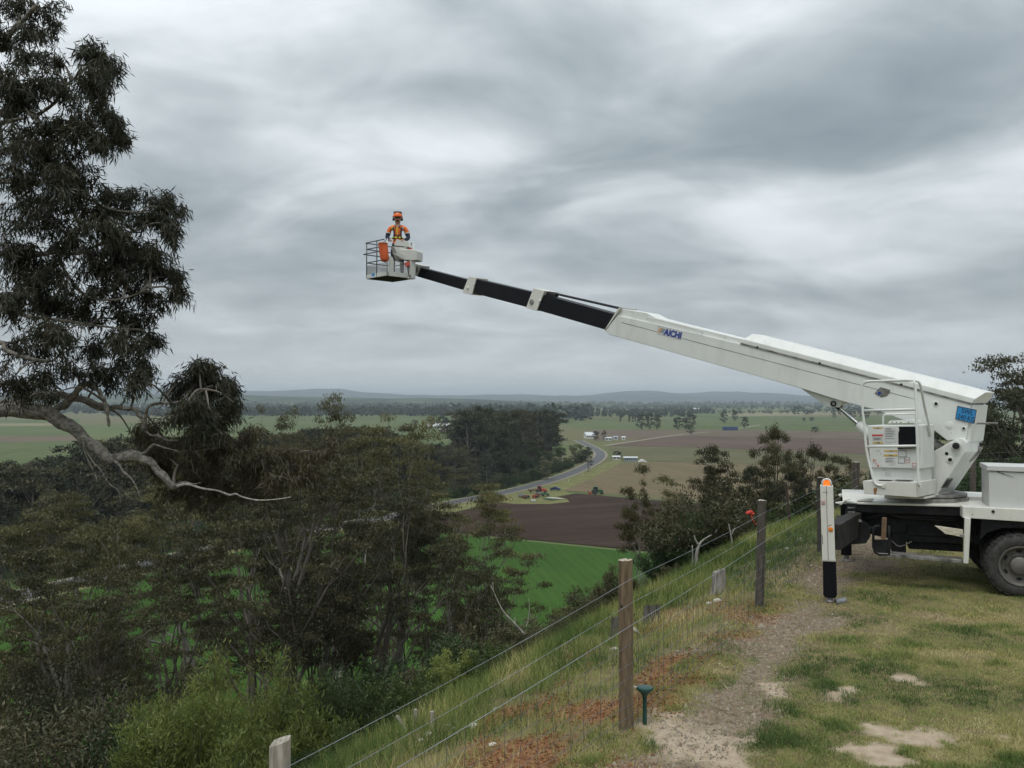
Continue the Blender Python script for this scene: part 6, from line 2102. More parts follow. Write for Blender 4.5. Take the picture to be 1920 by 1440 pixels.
# ---- lettering
def lettering(text, pix, plane, off, m, parent, size_px, bold=0.03, name='lettering', shear=0.0, xscale=1.0, lines=0.62):
    """text lying in the plane: pix = where the baseline starts and ends"""
    c = bpy.data.curves.new(name, 'FONT')
    c.body = text; c.size = 1.0; c.offset = bold; c.extrude = 0.0; c.shear = shear; c.space_line = lines
    c.align_x = 'CENTER'
    tmp = bpy.data.objects.new('tmp_text', c); COL.objects.link(tmp)
    bpy.context.view_layer.update()
    me = bpy.data.meshes.new_from_object(tmp.evaluated_get(bpy.context.evaluated_depsgraph_get()))
    bpy.data.objects.remove(tmp)
    n = len(me.vertices)
    co = np.empty(n * 3); me.vertices.foreach_get('co', co); co = co.reshape(-1, 3)
    p0, p1 = plane(*pix[0], off), plane(*pix[1], off)
    ex = unit(p1 - p0)
    nrm = BS if plane is rp_ else -TB
    ey = unit(np.cross(nrm, ex))
    w = co[:, 0].max() - co[:, 0].min()
    sx = np.linalg.norm(p1 - p0) / w * xscale
    k_ = np.linalg.norm(plane(pix[0][0], pix[0][1] - size_px, off) - p0) / 0.70
    mid = (p0 + p1) / 2
    P_ = mid + np.outer((co[:, 0] - (co[:, 0].max() + co[:, 0].min()) / 2) * sx, ex) + np.outer(co[:, 1] * k_, ey)
    me.vertices.foreach_set('co', P_.astype(np.float32).ravel())
    me.materials.clear(); me.materials.append(m)
    me.update()
    o = bpy.data.objects.new(name, me)
    link(o, parent)
    return o


logo = patch([(1233, 609.5), (1279.5, 621), (1278, 638), (1231.5, 626)], rp_, 0.22, 'logo_plate', m_paper, boom, 0.003)
for k_, cc in enumerate(((0.75, 0.42, 0.05), (0.62, 0.10, 0.06), (0.06, 0.30, 0.16), (0.03, 0.10, 0.45))):
    u = 1233.5 + k_ * 2.6; v = 622.5 + k_ * 0.7
    patch([(u, v), (u + 4.8, v - 7.8), (u + 6.3, v - 7.5), (u + 1.5, v + .3)], rp_, 0.2235, 'logo_stripe', mat('stripe_%d' % k_, cc, 0.5), boom, 0.002)
lettering('AICHI', ((1243.5, 627.0), (1276.5, 635.0)), rp_, 0.2262, m_lblue, boom, 11.0, bold=0.045, name='maker_lettering', shear=0.08)
sign = slab([(1795.5, 761.5), (1831, 769), (1826.5, 794), (1791.5, 785.5)], rp_, 0.229, 0.008, 'load_sign', m_blue, boom, bevel=0)
for a_, b_ in (((1795.5, 761.5), (1831, 769)), ((1831, 769), (1826.5, 794)), ((1826.5, 794), (1791.5, 785.5)), ((1791.5, 785.5), (1795.5, 761.5))):
    MB().tube([rp_(*a_, 0.231), rp_(*b_, 0.231)], 0.004, n=4).build('sign_edge', m_ink, boom)
lettering('SWL', ((1802, 774.0), (1824, 779.0)), rp_, 0.2315, m_ink, boom, 8.6, bold=0.0, name='load_lettering')
lettering('240 KG', ((1795, 784.2), (1826, 791.6)), rp_, 0.2315, m_ink, boom, 9.0, bold=0.0, name='load_lettering')
patch([(1541, 1003), (1542, 1003), (1543.2, 1020), (1542.2, 1020)], tp, -1.17, 'leg_print', m_ink, leg, 0.004)

# ================================================================== BASKET
NB = np.array([-2.684, 19.0, 5.06])
BQ = -BS
LF, LQ, HB = 0.76, 0.72, 0.80


def bk(f, q, h):
    return NB + BF * f + BQ * q + UP * h


m_basket = paint('basket_white', (0.62, 0.62, 0.58), amount=0.9)
m_railb = mat('dark_rail', (0.10, 0.10, 0.105), 0.5, 0.2, 0.3, 20)
m_under = mat('basket_floor', (0.045, 0.042, 0.036), 0.8, 0, 0.4, 10)
m_mesh = mat('expanded_mesh', (0.42, 0.42, 0.40), 0.6, 0.2)
basket = MB().box(bk(LF / 2, LQ / 2, 0.012), (LF, LQ, 0.024), (BF, BQ, UP)).build('basket', m_under, truck)
fl = MB()
for (a, b_) in (((0, 0), (1, 0)), ((1, 0), (1, 1)), ((1, 1), (0, 1)), ((0, 1), (0, 0))):
    p, q2 = bk(a[0] * LF, a[1] * LQ, 0.05), bk(b_[0] * LF, b_[1] * LQ, 0.05)
    dd = unit(q2 - p)
    MB().box((p + q2) / 2, (np.linalg.norm(q2 - p) + 0.02, 0.016, 0.085), (dd, np.cross(UP, dd), UP)).build('kick_plate', m_basket, basket, bevel=0.003)
for f_, q_ in ((0, 0), (1, 0), (1, 1), (0, 1), (0.5, 0), (0.5, 1)):
    MB().tube([bk(f_ * LF, q_ * LQ, 0.02), bk(f_ * LF, q_ * LQ, HB)], 0.013, n=6).build('stanchion', m_railb if f_ else m_basket, basket, smooth='all')
for h_, k2 in ((HB, 1.03), (0.66, 1.0), (0.55, 1.10), (0.36, 1.0)):
    e_ = (k2 - 1) * 0.5
    pts = [bk(a * LF + (e_ if a else -e_) * (1 if k2 > 1 else 0), b_ * LQ + (e_ if b_ else -e_), h_) for a, b_ in ((0.1, 0), (1, 0), (1, 1), (0.1, 1))]
    MB().tube(pts, 0.0125, n=6).build('hand_rail', m_railb, basket, smooth='all')
# expanded metal panels: diamond lattice
def lattice(p0, eu, ev, w, h, name):
    mb = MB(); n1 = int(w / 0.045)
    for k_ in range(-int(h / 0.045) - 1, n1 + 1):
        for sgn in (1, -1):
            a0 = max(0, -k_ * 0.045) if sgn > 0 else None
            if sgn > 0:
                s0, s1 = max(0.0, -k_ * 0.045), min(h, w - k_ * 0.045)
                if s1 <= s0: continue
                mb.tube([p0 + eu * (k_ * 0.045 + s0) + ev * s0, p0 + eu * (k_ * 0.045 + s1) + ev * s1], 0.0045, n=3, caps=False)
            else:
                x1 = k_ * 0.045 + h
                s0, s1 = max(0.0, x1 - w), min(h, x1)
                if s1 <= s0: continue
                mb.tube([p0 + eu * (x1 - s0) + ev * s0, p0 + eu * (x1 - s1) + ev * s1], 0.0045, n=3, caps=False)
    o = mb.build(name, m_mesh, basket); o['kind'] = 'stuff'
lattice(bk(0, 0, 0.08), BF, UP, LF, 0.22, 'mesh_panel')
lattice(bk(LF, 0, 0.08), BQ, UP, LQ, 0.22, 'mesh_panel')
lattice(bk(0, LQ, 0.08), BF, UP, LF, 0.22, 'mesh_panel')
lattice(bk(0, 0.16, 0.12), BQ, UP, 0.34, 0.22, 'mesh_panel')
# mounting side towards the boom
MB().prism([bk(-0.02, 0.02, 0.0), bk(-0.02, 0.02, 0.42), bk(-0.02, 0.10, 0.42), bk(-0.02, 0.14, 0.36), bk(-0.02, 0.14, 0.10), bk(-0.02, 0.52, 0.10), bk(-0.02, 0.52, 0.36), bk(-0.02, 0.10, 0.50), bk(-0.02, 0.40, 0.50), bk(-0.02, 0.60, 0.42), bk(-0.02, 0.60, 0.0)], -BF * 0.02).build('rear_panel', m_basket, basket)
MB().box(bk(-0.07, 0.60, 0.18), (0.12, 0.14, 0.40), (BF, BQ, UP)).build('mount_post', m_basket, basket, bevel=0.008)
tipc = rp_(783, 508.5, 0.0)
MB().prism([rp_(u, v, 0.125) for u, v in ((771, 492), (790, 497.5), (782, 518.5), (771, 513))], -BS * 0.25).build('tip_bracket', m_basket, basket, bevel=0.005)
MB().box((tipc + bk(-0.07, 0.60, 0.25)) / 2, (0.30, 0.10, 0.12), (unit(tipc - bk(-0.07, 0.60, 0.25)), unit(np.cross(UP, unit(tipc - bk(-0.07, 0.60, 0.25)))), UP)).build('swivel', m_grey, basket)
def bpx(u, v, y):
    return at(u, v, y)
yb = 19.28
mb = MB().prism([bpx(u, v, yb) for u, v in ((747.5, 468), (752, 466.5), (780, 468), (782.5, 471), (782, 487.5), (774, 488.5), (752, 487), (748, 485))], np.array([0.10, 0.26, 0]))
mb.build('drive_box', m_basket, basket, bevel=0.015)
MB().prism([bpx(u, v, yb + .05) for u, v in ((743, 448.5), (764, 452), (768, 463.5), (738, 460))], np.array([0.05, 0.14, 0.0])).build('console', m_basket, basket, bevel=0.008)
MB().prism([bpx(u, v, yb - .02) for u, v in ((733, 465), (737, 461), (748, 485), (747, 490), (741, 489))], np.array([0.05, 0.2, 0])).build('console_side', m_grey, basket, bevel=0.004)
MB().prism([bpx(u, v, yb + .02) for u, v in ((737, 462), (764, 465), (748, 470), (748, 486), (738, 466))], np.array([0.05, 0.15, 0])).build('console_neck', m_basket, basket, bevel=0.004)
MB().prism([bpx(u, v, yb + .1) for u, v in ((762, 464), (771, 464.5), (771, 467.5), (762, 467))], np.array([0.02, 0.06, 0])).build('red_switch', m_rsk, basket)
MB().tube([bpx(768, 457, yb + .4), bpx(771, 457, yb + .4), bpx(771.5, 466, yb + .4)], 0.012, n=6).build('joystick', m_railb, basket)
MB().tube(spline([bpx(766, 497, yb), bpx(765, 503, yb - .05), bpx(767, 518, yb - .06), bpx(770, 517, yb), bpx(769, 505, yb + .1)], 4), 0.010, n=6).build('hose', m_hose, basket, smooth='all')
MB().prism([bpx(u, v, yb) for u, v in ((758, 492), (768, 491), (769, 499), (760, 500))], np.array([0.03, 0.1, 0])).build('red_valve', m_rsk, basket)
MB().prism([bk(0.44, -0.004, 0.045), bk(0.56, -0.004, 0.045), bk(0.56, -0.004, 0.10), bk(0.44, -0.004, 0.10)], BS * 0.006).build('blue_tag', m_blue, basket)
MB().prism([bk(0.62, -0.004, 0.05), bk(0.70, -0.004, 0.05), bk(0.70, -0.004, 0.09), bk(0.62, -0.004, 0.09)], BS * 0.006).build('white_tag', m_pale, basket)

# orange tool bag hung on the rail
m_bag = mat('orange_canvas', (0.62, 0.115, 0.03), 0.8, 0, 0.15, 12, bump=0.3, bscale=18)
bt = at(718, 456, 18.93); bb = at(721.5, 490, 18.93)
kx = 18.93 / F
ns, vs, fs = 16, [], []
prof = [(0.0, 8.6), (0.04, 8.9), (0.06, 8.4), (0.12, 8.3), (0.5, 8.2), (0.8, 7.9), (0.95, 7.0), (1.0, 5.5)]
rb = np.random.RandomState(6)
for t_, r_b in prof:
    c = bt + (bb - bt) * t_
    for a in range(ns):
        th = 2 * math.pi * a / ns
        rr2 = r_b * kx * (1 + 0.05 * math.sin(2 * th + t_ * 3) + rb.normal(0, 0.012))
        vs.append(c + np.array([rr2 * math.cos(th), rr2 * 0.9 * math.sin(th), (0.012 * math.sin(3 * th) if t_ in (0.95, 1.0) else 0)]))
for k_ in range(len(prof) - 1):
    for a in range(ns):
        fs.append((k_ * ns + a, k_ * ns + (a + 1) % ns, (k_ + 1) * ns + (a + 1) % ns, (k_ + 1) * ns + a))
fs.append(tuple((len(prof) - 1) * ns + a for a in range(ns)))
bag = thing('tool_bag', 'orange canvas tool bag hanging on the basket corner', 'bag', bb)
mb = MB(); mb.add(vs, fs); mb.build('sack', m_bag, bag, smooth='all')
MB().tube([bt + np.array([8.5 * kx * math.cos(t), 7.7 * kx * math.sin(t), -0.002]) for t in np.linspace(0, 2 * math.pi, 17)], 0.008, n=6, caps=False).build('rim', m_bag, bag, smooth='all')
MB().tube([bt + np.array([-.03, .05, 0]), bk(0.02, 0.0, HB), bt + np.array([.03, .06, 0])], 0.006, n=5).build('strap', m_hose, bag)

# ================================================================== THE MAN IN THE BASKET
m_skin = mat('skin', (0.40, 0.22, 0.15), 0.6, 0, 0.08, 20)
m_hiv = mat('orange_shirt', (0.85, 0.20, 0.045), 0.8, 0, 0.10, 10)
m_navy = mat('navy_cloth', (0.018, 0.022, 0.045), 0.85, 0, 0.25, 14)
m_boot = mat('boots', (0.05, 0.035, 0.025), 0.7)
m_refl = mat('reflective_tape', (0.55, 0.56, 0.55), 0.4)
m_lime = mat('lime_strap', (0.62, 0.72, 0.08), 0.7)
m_hat = mat('orange_helmet', (0.78, 0.16, 0.03), 0.35)
m_blk = mat('black_plastic', (0.012, 0.012, 0.014), 0.4)

PS = 0.80
pc = at(745.5, 500, 19.60)
feet = np.array([pc[0], pc[1], NB[2] + 0.026])
man = thing('person', 'man in orange and navy work clothes and orange helmet standing in the lift basket', 'person', feet)
fdir = unit([0.10, -1.0, 0]); rdir = np.cross(fdir, UP)     # rdir: the man's own right hand side


def pl(x, y, z):
    """x to the man's right, y forward, z up; metres of a 1.78 m man"""
    return feet + (rdir * x + fdir * y + UP * z) * PS


verts, edges, rads = [], [], []


def chain(pts, rs, start=None):
    last = start
    for p, r in zip(pts, rs):
        verts.append(tuple(p)); rads.append(r)
        i = len(verts) - 1
        if last is not None: edges.append((last, i))
        last = i
    return last


chain([(0, 0, .95)], [(.150, .115)])
waist = chain([(0, .005, 1.10)], [(.140, .108)], 0)
chest = chain([(0, .0, 1.30), (0, -.005, 1.42)], [(.185, .125), (.15, .105)], waist)
neck = chain([(0, .01, 1.49)], [.064], chest)
chain([(0, .035, 1.555), (0, .03, 1.65), (0, .02, 1.73)], [.082, .102, .085], neck)
for sx_ in (1, -1):
    hip = chain([(sx_ * .10, 0, .88), (sx_ * .115, .02, .70), (sx_ * .12, .03, .50), (sx_ * .12, .0, .28), (sx_ * .12, -.02, .09), (sx_ * .125, .06, .045), (sx_ * .13, .16, .035)], [.095, .085, .062, .058, .045, .045, .036], 0)
    if sx_ > 0:     # right arm: hand on the lever at the basket edge
        arm = [(.205, -.005, 1.40), (.255, -.02, 1.27), (.29, -.01, 1.13), (.235, .10, 1.06), (.20, .235, 1.01)]
    else:
        arm = [(-.205, -.005, 1.40), (-.26, -.02, 1.27), (-.30, .0, 1.13), (-.22, .11, 1.05), (-.15, .225, 1.02)]
    w_ = chain(arm, [.078, .072, .062, .054, .036], chest)
    wx, wy, wz = arm[-1]
    palm = chain([(wx - sx_ * .012, wy + .06, wz - .012)], [(.042, .020)], w_)
    px_, py_, pz_ = verts[palm]
    for k_, (dx, ln) in enumerate(((.032, .030), (.011, .036), (-.011, .034), (-.032, .027))):
        chain([(px_ + dx, py_ + .035, pz_ + .006), (px_ + dx, py_ + .035 + ln, pz_ - .012), (px_ + dx * .95, py_ + .035 + ln * 1.1, pz_ - .038)], [.0095, .009, .0075], palm)
    chain([(px_ - sx_ * .040, py_ + .002, pz_ - .012), (px_ - sx_ * .048, py_ + .03, pz_ - .026)], [.0105, .009], palm)
me = bpy.data.meshes.new('person_body')
me.from_pydata([tuple(pl(*v)) for v in verts], edges, [])
ob = bpy.data.objects.new('tmp_body', me); COL.objects.link(ob)
md = ob.modifiers.new('skin', 'SKIN'); md.use_smooth_shade = True; md.branch_smoothing = 0.6
for i, r_b in enumerate(rads):
    sv = me.skin_vertices[0].data[i]
    sv.radius = tuple(np.array(r_b if hasattr(r_b, '__len__') else (r_b, r_b)) * PS)
    sv.use_root = (i == 0)
sb = ob.modifiers.new('sub', 'SUBSURF'); sb.levels = 2; sb.render_levels = 2
bpy.context.view_layer.update()
bm_ = bpy.data.meshes.new_from_object(ob.evaluated_get(bpy.context.evaluated_depsgraph_get()))
bpy.data.objects.remove(ob)
bm_.materials.clear()
for m_ in (m_skin, m_hiv, m_navy, m_boot): bm_.materials.append(m_)
for p in bm_.polygons:
    d = (np.array(p.center) - feet) / PS
    x, y, z = np.dot(d, rdir), np.dot(d, fdir), d[2]
    if z < .10: k_ = 3
    elif z < .97 and abs(x) < .2: k_ = 2
    elif z > 1.475: k_ = 0
    elif abs(x) < .07 and y > .05 and z > 1.40: k_ = 0
    elif y > .235 and z < 1.09 and abs(x) > .08: k_ = 0
    elif abs(x) > .195 and z < 1.255: k_ = 2
    elif y > .14 and abs(x) > .1 and z < 1.2: k_ = 2
    elif z < .97: k_ = 2
    else: k_ = 1
    p.material_index = k_
    p.use_smooth = True
body = bpy.data.objects.new('body', bm_)
link(body, man)
# face, helmet, muffs, glasses
hc = (0, .03, 1.665)
MB().ball(pl(0, .118, 1.635), (.016 * PS, .02 * PS, .022 * PS), n=8, m=6).build('nose', m_skin, man, smooth='all')
for sx_ in (-1, 1):
    MB().ball(pl(sx_ * .088, .02, 1.635), (.012 * PS, .02 * PS, .03 * PS), n=8, m=6).build('ear', m_skin, man, smooth='all')
    MB().lathe([(.038 * PS, -.02 * PS), (.046 * PS, 0), (.044 * PS, .022 * PS), (.028 * PS, .030 * PS)], pl(sx_ * .115, .012, 1.642), rdir * sx_, n=14).build('ear_muff', m_blk, man, smooth=True)
    MB().ball(pl(sx_ * .034, .112, 1.668), (.034 * PS, .012 * PS, .02 * PS), n=10, m=6).build('sunglass_lens', m_blk, man, smooth='all')
MB().tube([pl(-.09, .05, 1.675), pl(-.04, .118, 1.678), pl(.04, .118, 1.678), pl(.09, .05, 1.675)], .006 * PS, n=5).build('sunglasses', m_blk, man)
MB().ball(pl(0, .098, 1.585), (.045 * PS, .028 * PS, .032 * PS), n=10, m=6).build('beard', mat('beard', (0.06, 0.04, 0.03), 0.9), man, smooth='all')
hel = MB().lathe([(.128 * PS, .0), (.130 * PS, .02 * PS), (.124 * PS, .06 * PS), (.095 * PS, .10 * PS), (.04 * PS, .122 * PS), (.0001, .127 * PS)], pl(0, .02, 1.705), UP, n=24).build('helmet', m_hat, man, smooth='all')
brim = [pl(.145 * math.cos(t), .03 + (.165 if math.sin(t) > 0 else .125) * math.sin(t), 1.703 - .012 * max(0, math.sin(t))) for t in np.linspace(0, 2 * math.pi, 29)[:-1]]
MB().prism(brim, UP * .012 * PS).build('brim', m_hat, hel)
vis = [pl(.118 * math.cos(t), .015 + .11 * math.sin(t), 1.775) for t in np.linspace(-0.2, math.pi + .2, 13)]
mbv = MB(); n_ = len(vis)
low = [np.array(p) - UP * 0.0 for p in vis]; top = [np.array(p) + UP * .075 * PS + fdir * (-.03 * PS) for p in vis]
mbv.add(low + top, [(i, i + 1, n_ + i + 1, n_ + i) for i in range(n_ - 1)])
vz = mbv.build('visor', m_blk, man, smooth='all'); sm = vz.modifiers.new('solid', 'SOLIDIFY'); sm.thickness = 0.006
# collar, harness, tape
for sx_ in (-1, 1):
    MB().prism([pl(sx_ * .03, .10, 1.405), pl(sx_ * .075, .055, 1.49), pl(sx_ * .098, .02, 1.47), pl(sx_ * .065, .105, 1.385)], fdir * .012 * PS).build('collar', m_navy, man)
    MB().tube([pl(sx_ * .105, -.05, 1.445), pl(sx_ * .112, .045, 1.445), pl(sx_ * .108, .112, 1.36), pl(sx_ * .095, .122, 1.22), pl(sx_ * .10, .112, 1.08)], .020 * PS, n=6).build('harness_strap', m_navy, man, smooth='all')
    MB().tube([pl(sx_ * .150, .02, 1.455), pl(sx_ * .152, .075, 1.42), pl(sx_ * .148, .105, 1.34)], .011 * PS, n=5).build('reflective_strap', m_lime if sx_ > 0 else m_refl, man, smooth='all')
    sh = MB(); a0, a1 = np.array((sx_ * .257, -.02, 1.27)), np.array((sx_ * .293, -.01, 1.14))
    p0_, p1_ = pl(*a0), pl(*a1)
    sh.tube([p0_ + (p1_ - p0_) * .02, p0_ + (p1_ - p0_) * .22], .077 * PS, n=14, caps=False)
    sh.build('sleeve_tape', m_refl, man, smooth='all')
MB().tube([pl(-.10, .122, 1.20), pl(0, .134, 1.17), pl(.10, .122, 1.20)], .014 * PS, n=6).build('chest_strap', m_navy, man, smooth='all')
bl = [pl(.152 * math.cos(t), .005 + .122 * math.sin(t), 1.115) for t in np.linspace(0, 2 * math.pi, 25)]
MB().tube(bl, .021 * PS, n=6, caps=False).build('belt_tape', m_lime, man, smooth='all')
MB().box(pl(-.01, .132, 1.125), (.05 * PS, .02, .05 * PS)).build('buckle', m_blk, man)
MB().prism([pl(.0, .114, 1.40), pl(.045, .118, 1.40), pl(.012, .132, 1.16), pl(-.008, .132, 1.16)], fdir * .008).build('shirt_placket', mat('yellow_trim', (0.75, 0.42, 0.04), 0.7), man)

# ================================================================== FARM THINGS IN THE VALLEY
m_corr = mat('pale_iron', (0.62, 0.64, 0.65), 0.5, 0.1, 0.1, 0.5)
m_wallw = mat('white_wall', (0.72, 0.71, 0.67), 0.8, 0, 0.06, 0.6)
m_brick = mat('brick_wall', (0.26, 0.13, 0.09), 0.9, 0, 0.1, 1.0)
m_win = mat('dark_window', (0.03, 0.035, 0.04), 0.2)
m_bgrey = mat('blue_grey_iron', (0.30, 0.36, 0.42), 0.5, 0.1, 0.1, 0.5)
m_cont = mat('blue_container', (0.03, 0.06, 0.16), 0.6, 0, 0.1, 0.5)


def house(u, v, L, D, hw, hr, yaw, wall, roof, label, name='farmhouse', windows=4, veranda=False, cat='house'):
    p = vpt(u, v)
    t = thing(name, label, cat, p, yaw)
    z0 = 0.0
    def B(c, s, nm, m, par=t):
        return MB().box(c, s).build(nm, m, par, local=True)
    w = B((0, 0, hw / 2), (L, D, hw), 'wall', wall)
    ov = 0.5
    a = [(-L / 2 - ov, -D / 2 - ov, hw - .15), (-L / 2 - ov, D / 2 + ov, hw - .15), (-L / 2 - ov, 0, hw + hr)]
    r = MB().prism(a, (L + 2 * ov, 0, 0)).build('roof', roof, t, local=True)
    for k_ in range(windows):
        x = -L / 2 + L * (k_ + .5) / windows
        wd = B((x, -D / 2 - .02, hw * .55), (min(1.6, L / windows * .5), .08, hw * .42), 'window' if k_ != windows // 2 else 'door', m_win)
        MB().box((x, -D / 2 - .03, hw * .32), (min(1.8, L / windows * .6), .14, .08)).build('sill', wall, wd, local=True)
    if veranda:
        MB().prism([(-L / 2 - ov, -D / 2, hw - .25), (-L / 2 - ov, -D / 2 - 2.6, hw - .9), (-L / 2 - ov, -D / 2 - 2.6, hw - .8), (-L / 2 - ov, -D / 2, hw - .1)], (L + 2 * ov, 0, 0)).build('veranda_roof', roof, t, local=True)
        for k_ in range(6):
            B((-L / 2 + L * k_ / 5, -D / 2 - 2.5, (hw - .9) / 2), (.14, .14, hw - .9), 'veranda_post', wall)
    if cat == 'house': MB().box((L * .2, 0, hw + hr * .8), (.7, .7, 1.4)).build('chimney', m_brick, r, local=True)
    return t


house(822, 803, 26, 12, 3.2, 2.6, 0.1, m_wallw, m_corr, 'white farmhouse with pale roof in the left pasture', veranda=True, windows=6)
house(836, 810, 14, 9, 3.0, 2.0, 0.3, m_brick, m_corr, 'brick outbuilding beside the white farmhouse', name='outbuilding', cat='shed', windows=3)
house(812, 799, 12, 8, 3.4, 1.6, -0.2, m_wallw, m_corr, 'pale shed behind the white farmhouse', name='outbuilding', cat='shed', windows=2)
house(1105, 822, 8.5, 6, 3.0, 3.0, 0.35, m_wallw, m_corr, 'white gabled house at the road bend', windows=4)
house(1140, 826, 5.5, 4, 2.4, 0.8, 0.1, m_corr, m_corr, 'pale low shed right of the gabled house', name='shed', cat='shed', windows=2)
house(1154, 824.5, 4, 3.5, 2.6, 0.8, 0.1, m_corr, m_bgrey, 'small grey shed at the end of the farm row', name='shed', cat='shed', windows=1)
house(1169, 825, 2.6, 2.6, 2.6, 0.8, 0.0, m_wallw, m_corr, 'tiny white hut alone by the brown field', name='shed', cat='shed', windows=1)
house(1155, 862, 4.0, 3.5, 2.0, 0.5, 0.05, m_wallw, m_corr, 'small white shed beside the dark bushy tree', name='shed', cat='shed', windows=2)
house(1182, 864.5, 7.4, 3, 2.2, 0.5, -0.03, m_bgrey, m_corr, 'long blue-grey shed in the tan field', name='shed', cat='shed', windows=6)
# hoop tunnel
p = vpt(1205, 866)
t = thing('hoop_tunnel', 'white domed hoop tunnel right of the long shed', 'tunnel', p, -0.05)
arc = [(-2.5 + 5.0 * k_ / 12, 0, 1.3 * math.sin(math.pi * k_ / 12) ** 0.8) for k_ in range(13)]
MB().prism([(x, -2, z) for x, _, z in arc], (0, 4.4, 0)).build('cover', m_wallw, t, local=True)
for k_ in (0, 1, 2):
    MB().tube([(x * 1.01, -2.02 + k_ * 2.2, z * 1.02) for x, _, z in arc], .06, n=5).build('hoop', m_corr, t, local=True)
# container
p = vpt(1369, 807)
t = thing('container', 'dark blue shipping container below the pair of gums', 'container', p, 0.05)
MB().box((0, 0, 2.2), (17, 5.5, 4.2)).build('shell', m_cont, t, local=True, bevel=0.05)
for k_ in range(14):
    MB().box((-8 + k_ * 1.22, -2.8, 2.2), (.5, .12, 3.8)).build('rib', m_cont, t, local=True)
# far farm buildings
for i, (u, v, L, lab) in enumerate(((595, 760, 60, 'white far buildings against the dark woods'), (250, 768, 50, 'long pale shed far left behind the gum'), (225, 770, 70, 'pale roofs far left behind the gum'), (845, 765, 40, 'pale far house in the dark woods'),
                                    (1305, 772, 30, 'pale far shed right of the woods'), (270, 764, 40, 'rust-roofed far building behind the hanging bunch'))):
    house(u, v, L, L * .25, 7, 4, 0.1 * i, m_wallw, m_corr if i != 5 else m_brick, lab, name='far_building', cat='building', windows=3)


# ---- tractors
def tractor(u, v, yaw, paintc, label, implement, roofc, sc=1.0):
    p = vpt(u, v, 0.2)
    t = thing('tractor', label, 'tractor', p, yaw, scale=sc)
    m = mat('tractor_paint_%d' % int(u), paintc, 0.4, 0, 0.1, 2)
    mr2 = mat('tractor_roof_%d' % int(u), roofc, 0.4)
    my = mat('tractor_rim', (0.55, 0.42, 0.06), 0.5)
    def add(mb, nm, mm, par=t, **k): return mb.build(nm, mm, par, local=True, **k)
    add(MB().prism([(0.2, -.42, .85), (2.25, -.40, .85), (2.35, -.38, 1.35), (2.2, -.38, 1.62), (0.2, -.42, 1.78)], (0, .84, 0)), 'bonnet', m, bevel=.05)
    add(MB().prism([(-1.1, -.62, 1.0), (.35, -.62, 1.0), (.35, -.62, 1.5), (.1, -.6, 2.65), (-1.15, -.6, 2.65), (-1.25, -.62, 1.5)], (0, 1.24, 0)), 'cab', m_win, bevel=.03)
    add(MB().box((-.52, 0, 2.74), (1.55, 1.45, .16)), 'roof', mr2, bevel=.05)
    add(MB().box((-.4, 0, .8), (1.9, .6, .5)), 'body', m)
    for sy in (-1, 1):
        for sx_ in (-1.0,):
            add(MB().tube([(-1.2, sy * .6, 1.2), (-1.18, sy * .6, 2.68)], .05, n=5), 'pillar', m)
            add(MB().tube([(.3, sy * .6, 1.4), (.1, sy * .58, 2.68)], .05, n=5), 'pillar', m)
        add(MB().prism([(-1.65, sy * .95 - .22, 1.5), (-1.3, sy * .95 - .22, 1.72), (-.6, sy * .95 - .22, 1.72), (-.25, sy * .95 - .22, 1.4), (-.35, sy * .95 - .22, 1.36), (-.65, sy * .95 - .22, 1.64), (-1.25, sy * .95 - .22, 1.64), (-1.6, sy * .95 - .22, 1.42)], (0, .44, 0)), 'fender', m)
        for (x, r, w) in ((-.95, .82, .46), (1.75, .52, .34)):
            ty = add(MB().lathe([(r * .55, -w / 2), (r * .95, -w / 2), (r, -w * .3), (r, w * .3), (r * .95, w / 2), (r * .55, w / 2)], (x, sy * .95, r), (0, 1, 0), n=20), 'wheel', m_rubber, smooth=True)
            add(MB().lathe([(r * .55, -w * .3), (r * .3, -w * .1), (.0001, -w * .1)], (x, sy * .95, r), (0, sy * -1.0, 0), n=16, caps=False), 'rim', my, ty, smooth=True)
    add(MB().tube([(1.2, -.2, 1.7), (1.2, -.2, 2.5)], .05, n=6), 'exhaust', m_blk)
    if implement:
        mi = mat('implement_red', (0.42, 0.06, 0.03), 0.6, 0, 0.2, 3)
        add(MB().box((-2.5, 0, .75), (.18, 2.8, .18)).box((-1.95, 0, .7), (1.1, .12, .14)).box((-3.0, 0, .9), (.16, 2.8, .5)), 'plough_frame', mi)
        for k_ in range(6):
            add(MB().prism([(-2.45, -1.3 + k_ * .5, .7), (-2.55, -1.3 + k_ * .5, .7), (-2.9, -1.3 + k_ * .5, .05), (-2.3, -1.3 + k_ * .5, .05)], (0, .12, 0)), 'plough_tine', mi)
    return t


tractor(1119, 926.5, R(8), (0.02, 0.12, 0.035), 'green tractor pulling a red plough along the dark field edge', True, (0.02, 0.12, 0.035), 1.05)
tractor(1014, 924.5, R(-12), (0.45, 0.045, 0.03), 'red tractor parked by the road', False, (0.35, 0.04, 0.03), 1.0)
# trailer rig behind the red tractor
p = vpt(1001, 923.5, .2)
t = thing('farm_implement', 'dark folded implement behind the red tractor', 'implement', p, R(-10))
m_imp = mat('implement_brown', (0.16, 0.06, 0.04), 0.7, 0, 0.3, 3)
MB().box((0, 0, .7), (4.6, .2, .2)).box((0, .8, .7), (4.6, .2, .2)).build('frame', m_imp, t, local=True)
for k_ in range(7):
    MB().box((-2.1 + k_ * .7, .4, .9), (.12, 1.4, .9)).build('tine_bar', m_imp, t, local=True)
for sx_ in (-1.2, 1.2):
    MB().lathe([(.2, -.1), (.4, -.1), (.42, 0), (.4, .1), (.2, .1)], (sx_, -.3, .42), (0, 1, 0), n=14).build('wheel', m_rubber, t, local=True, smooth=True)


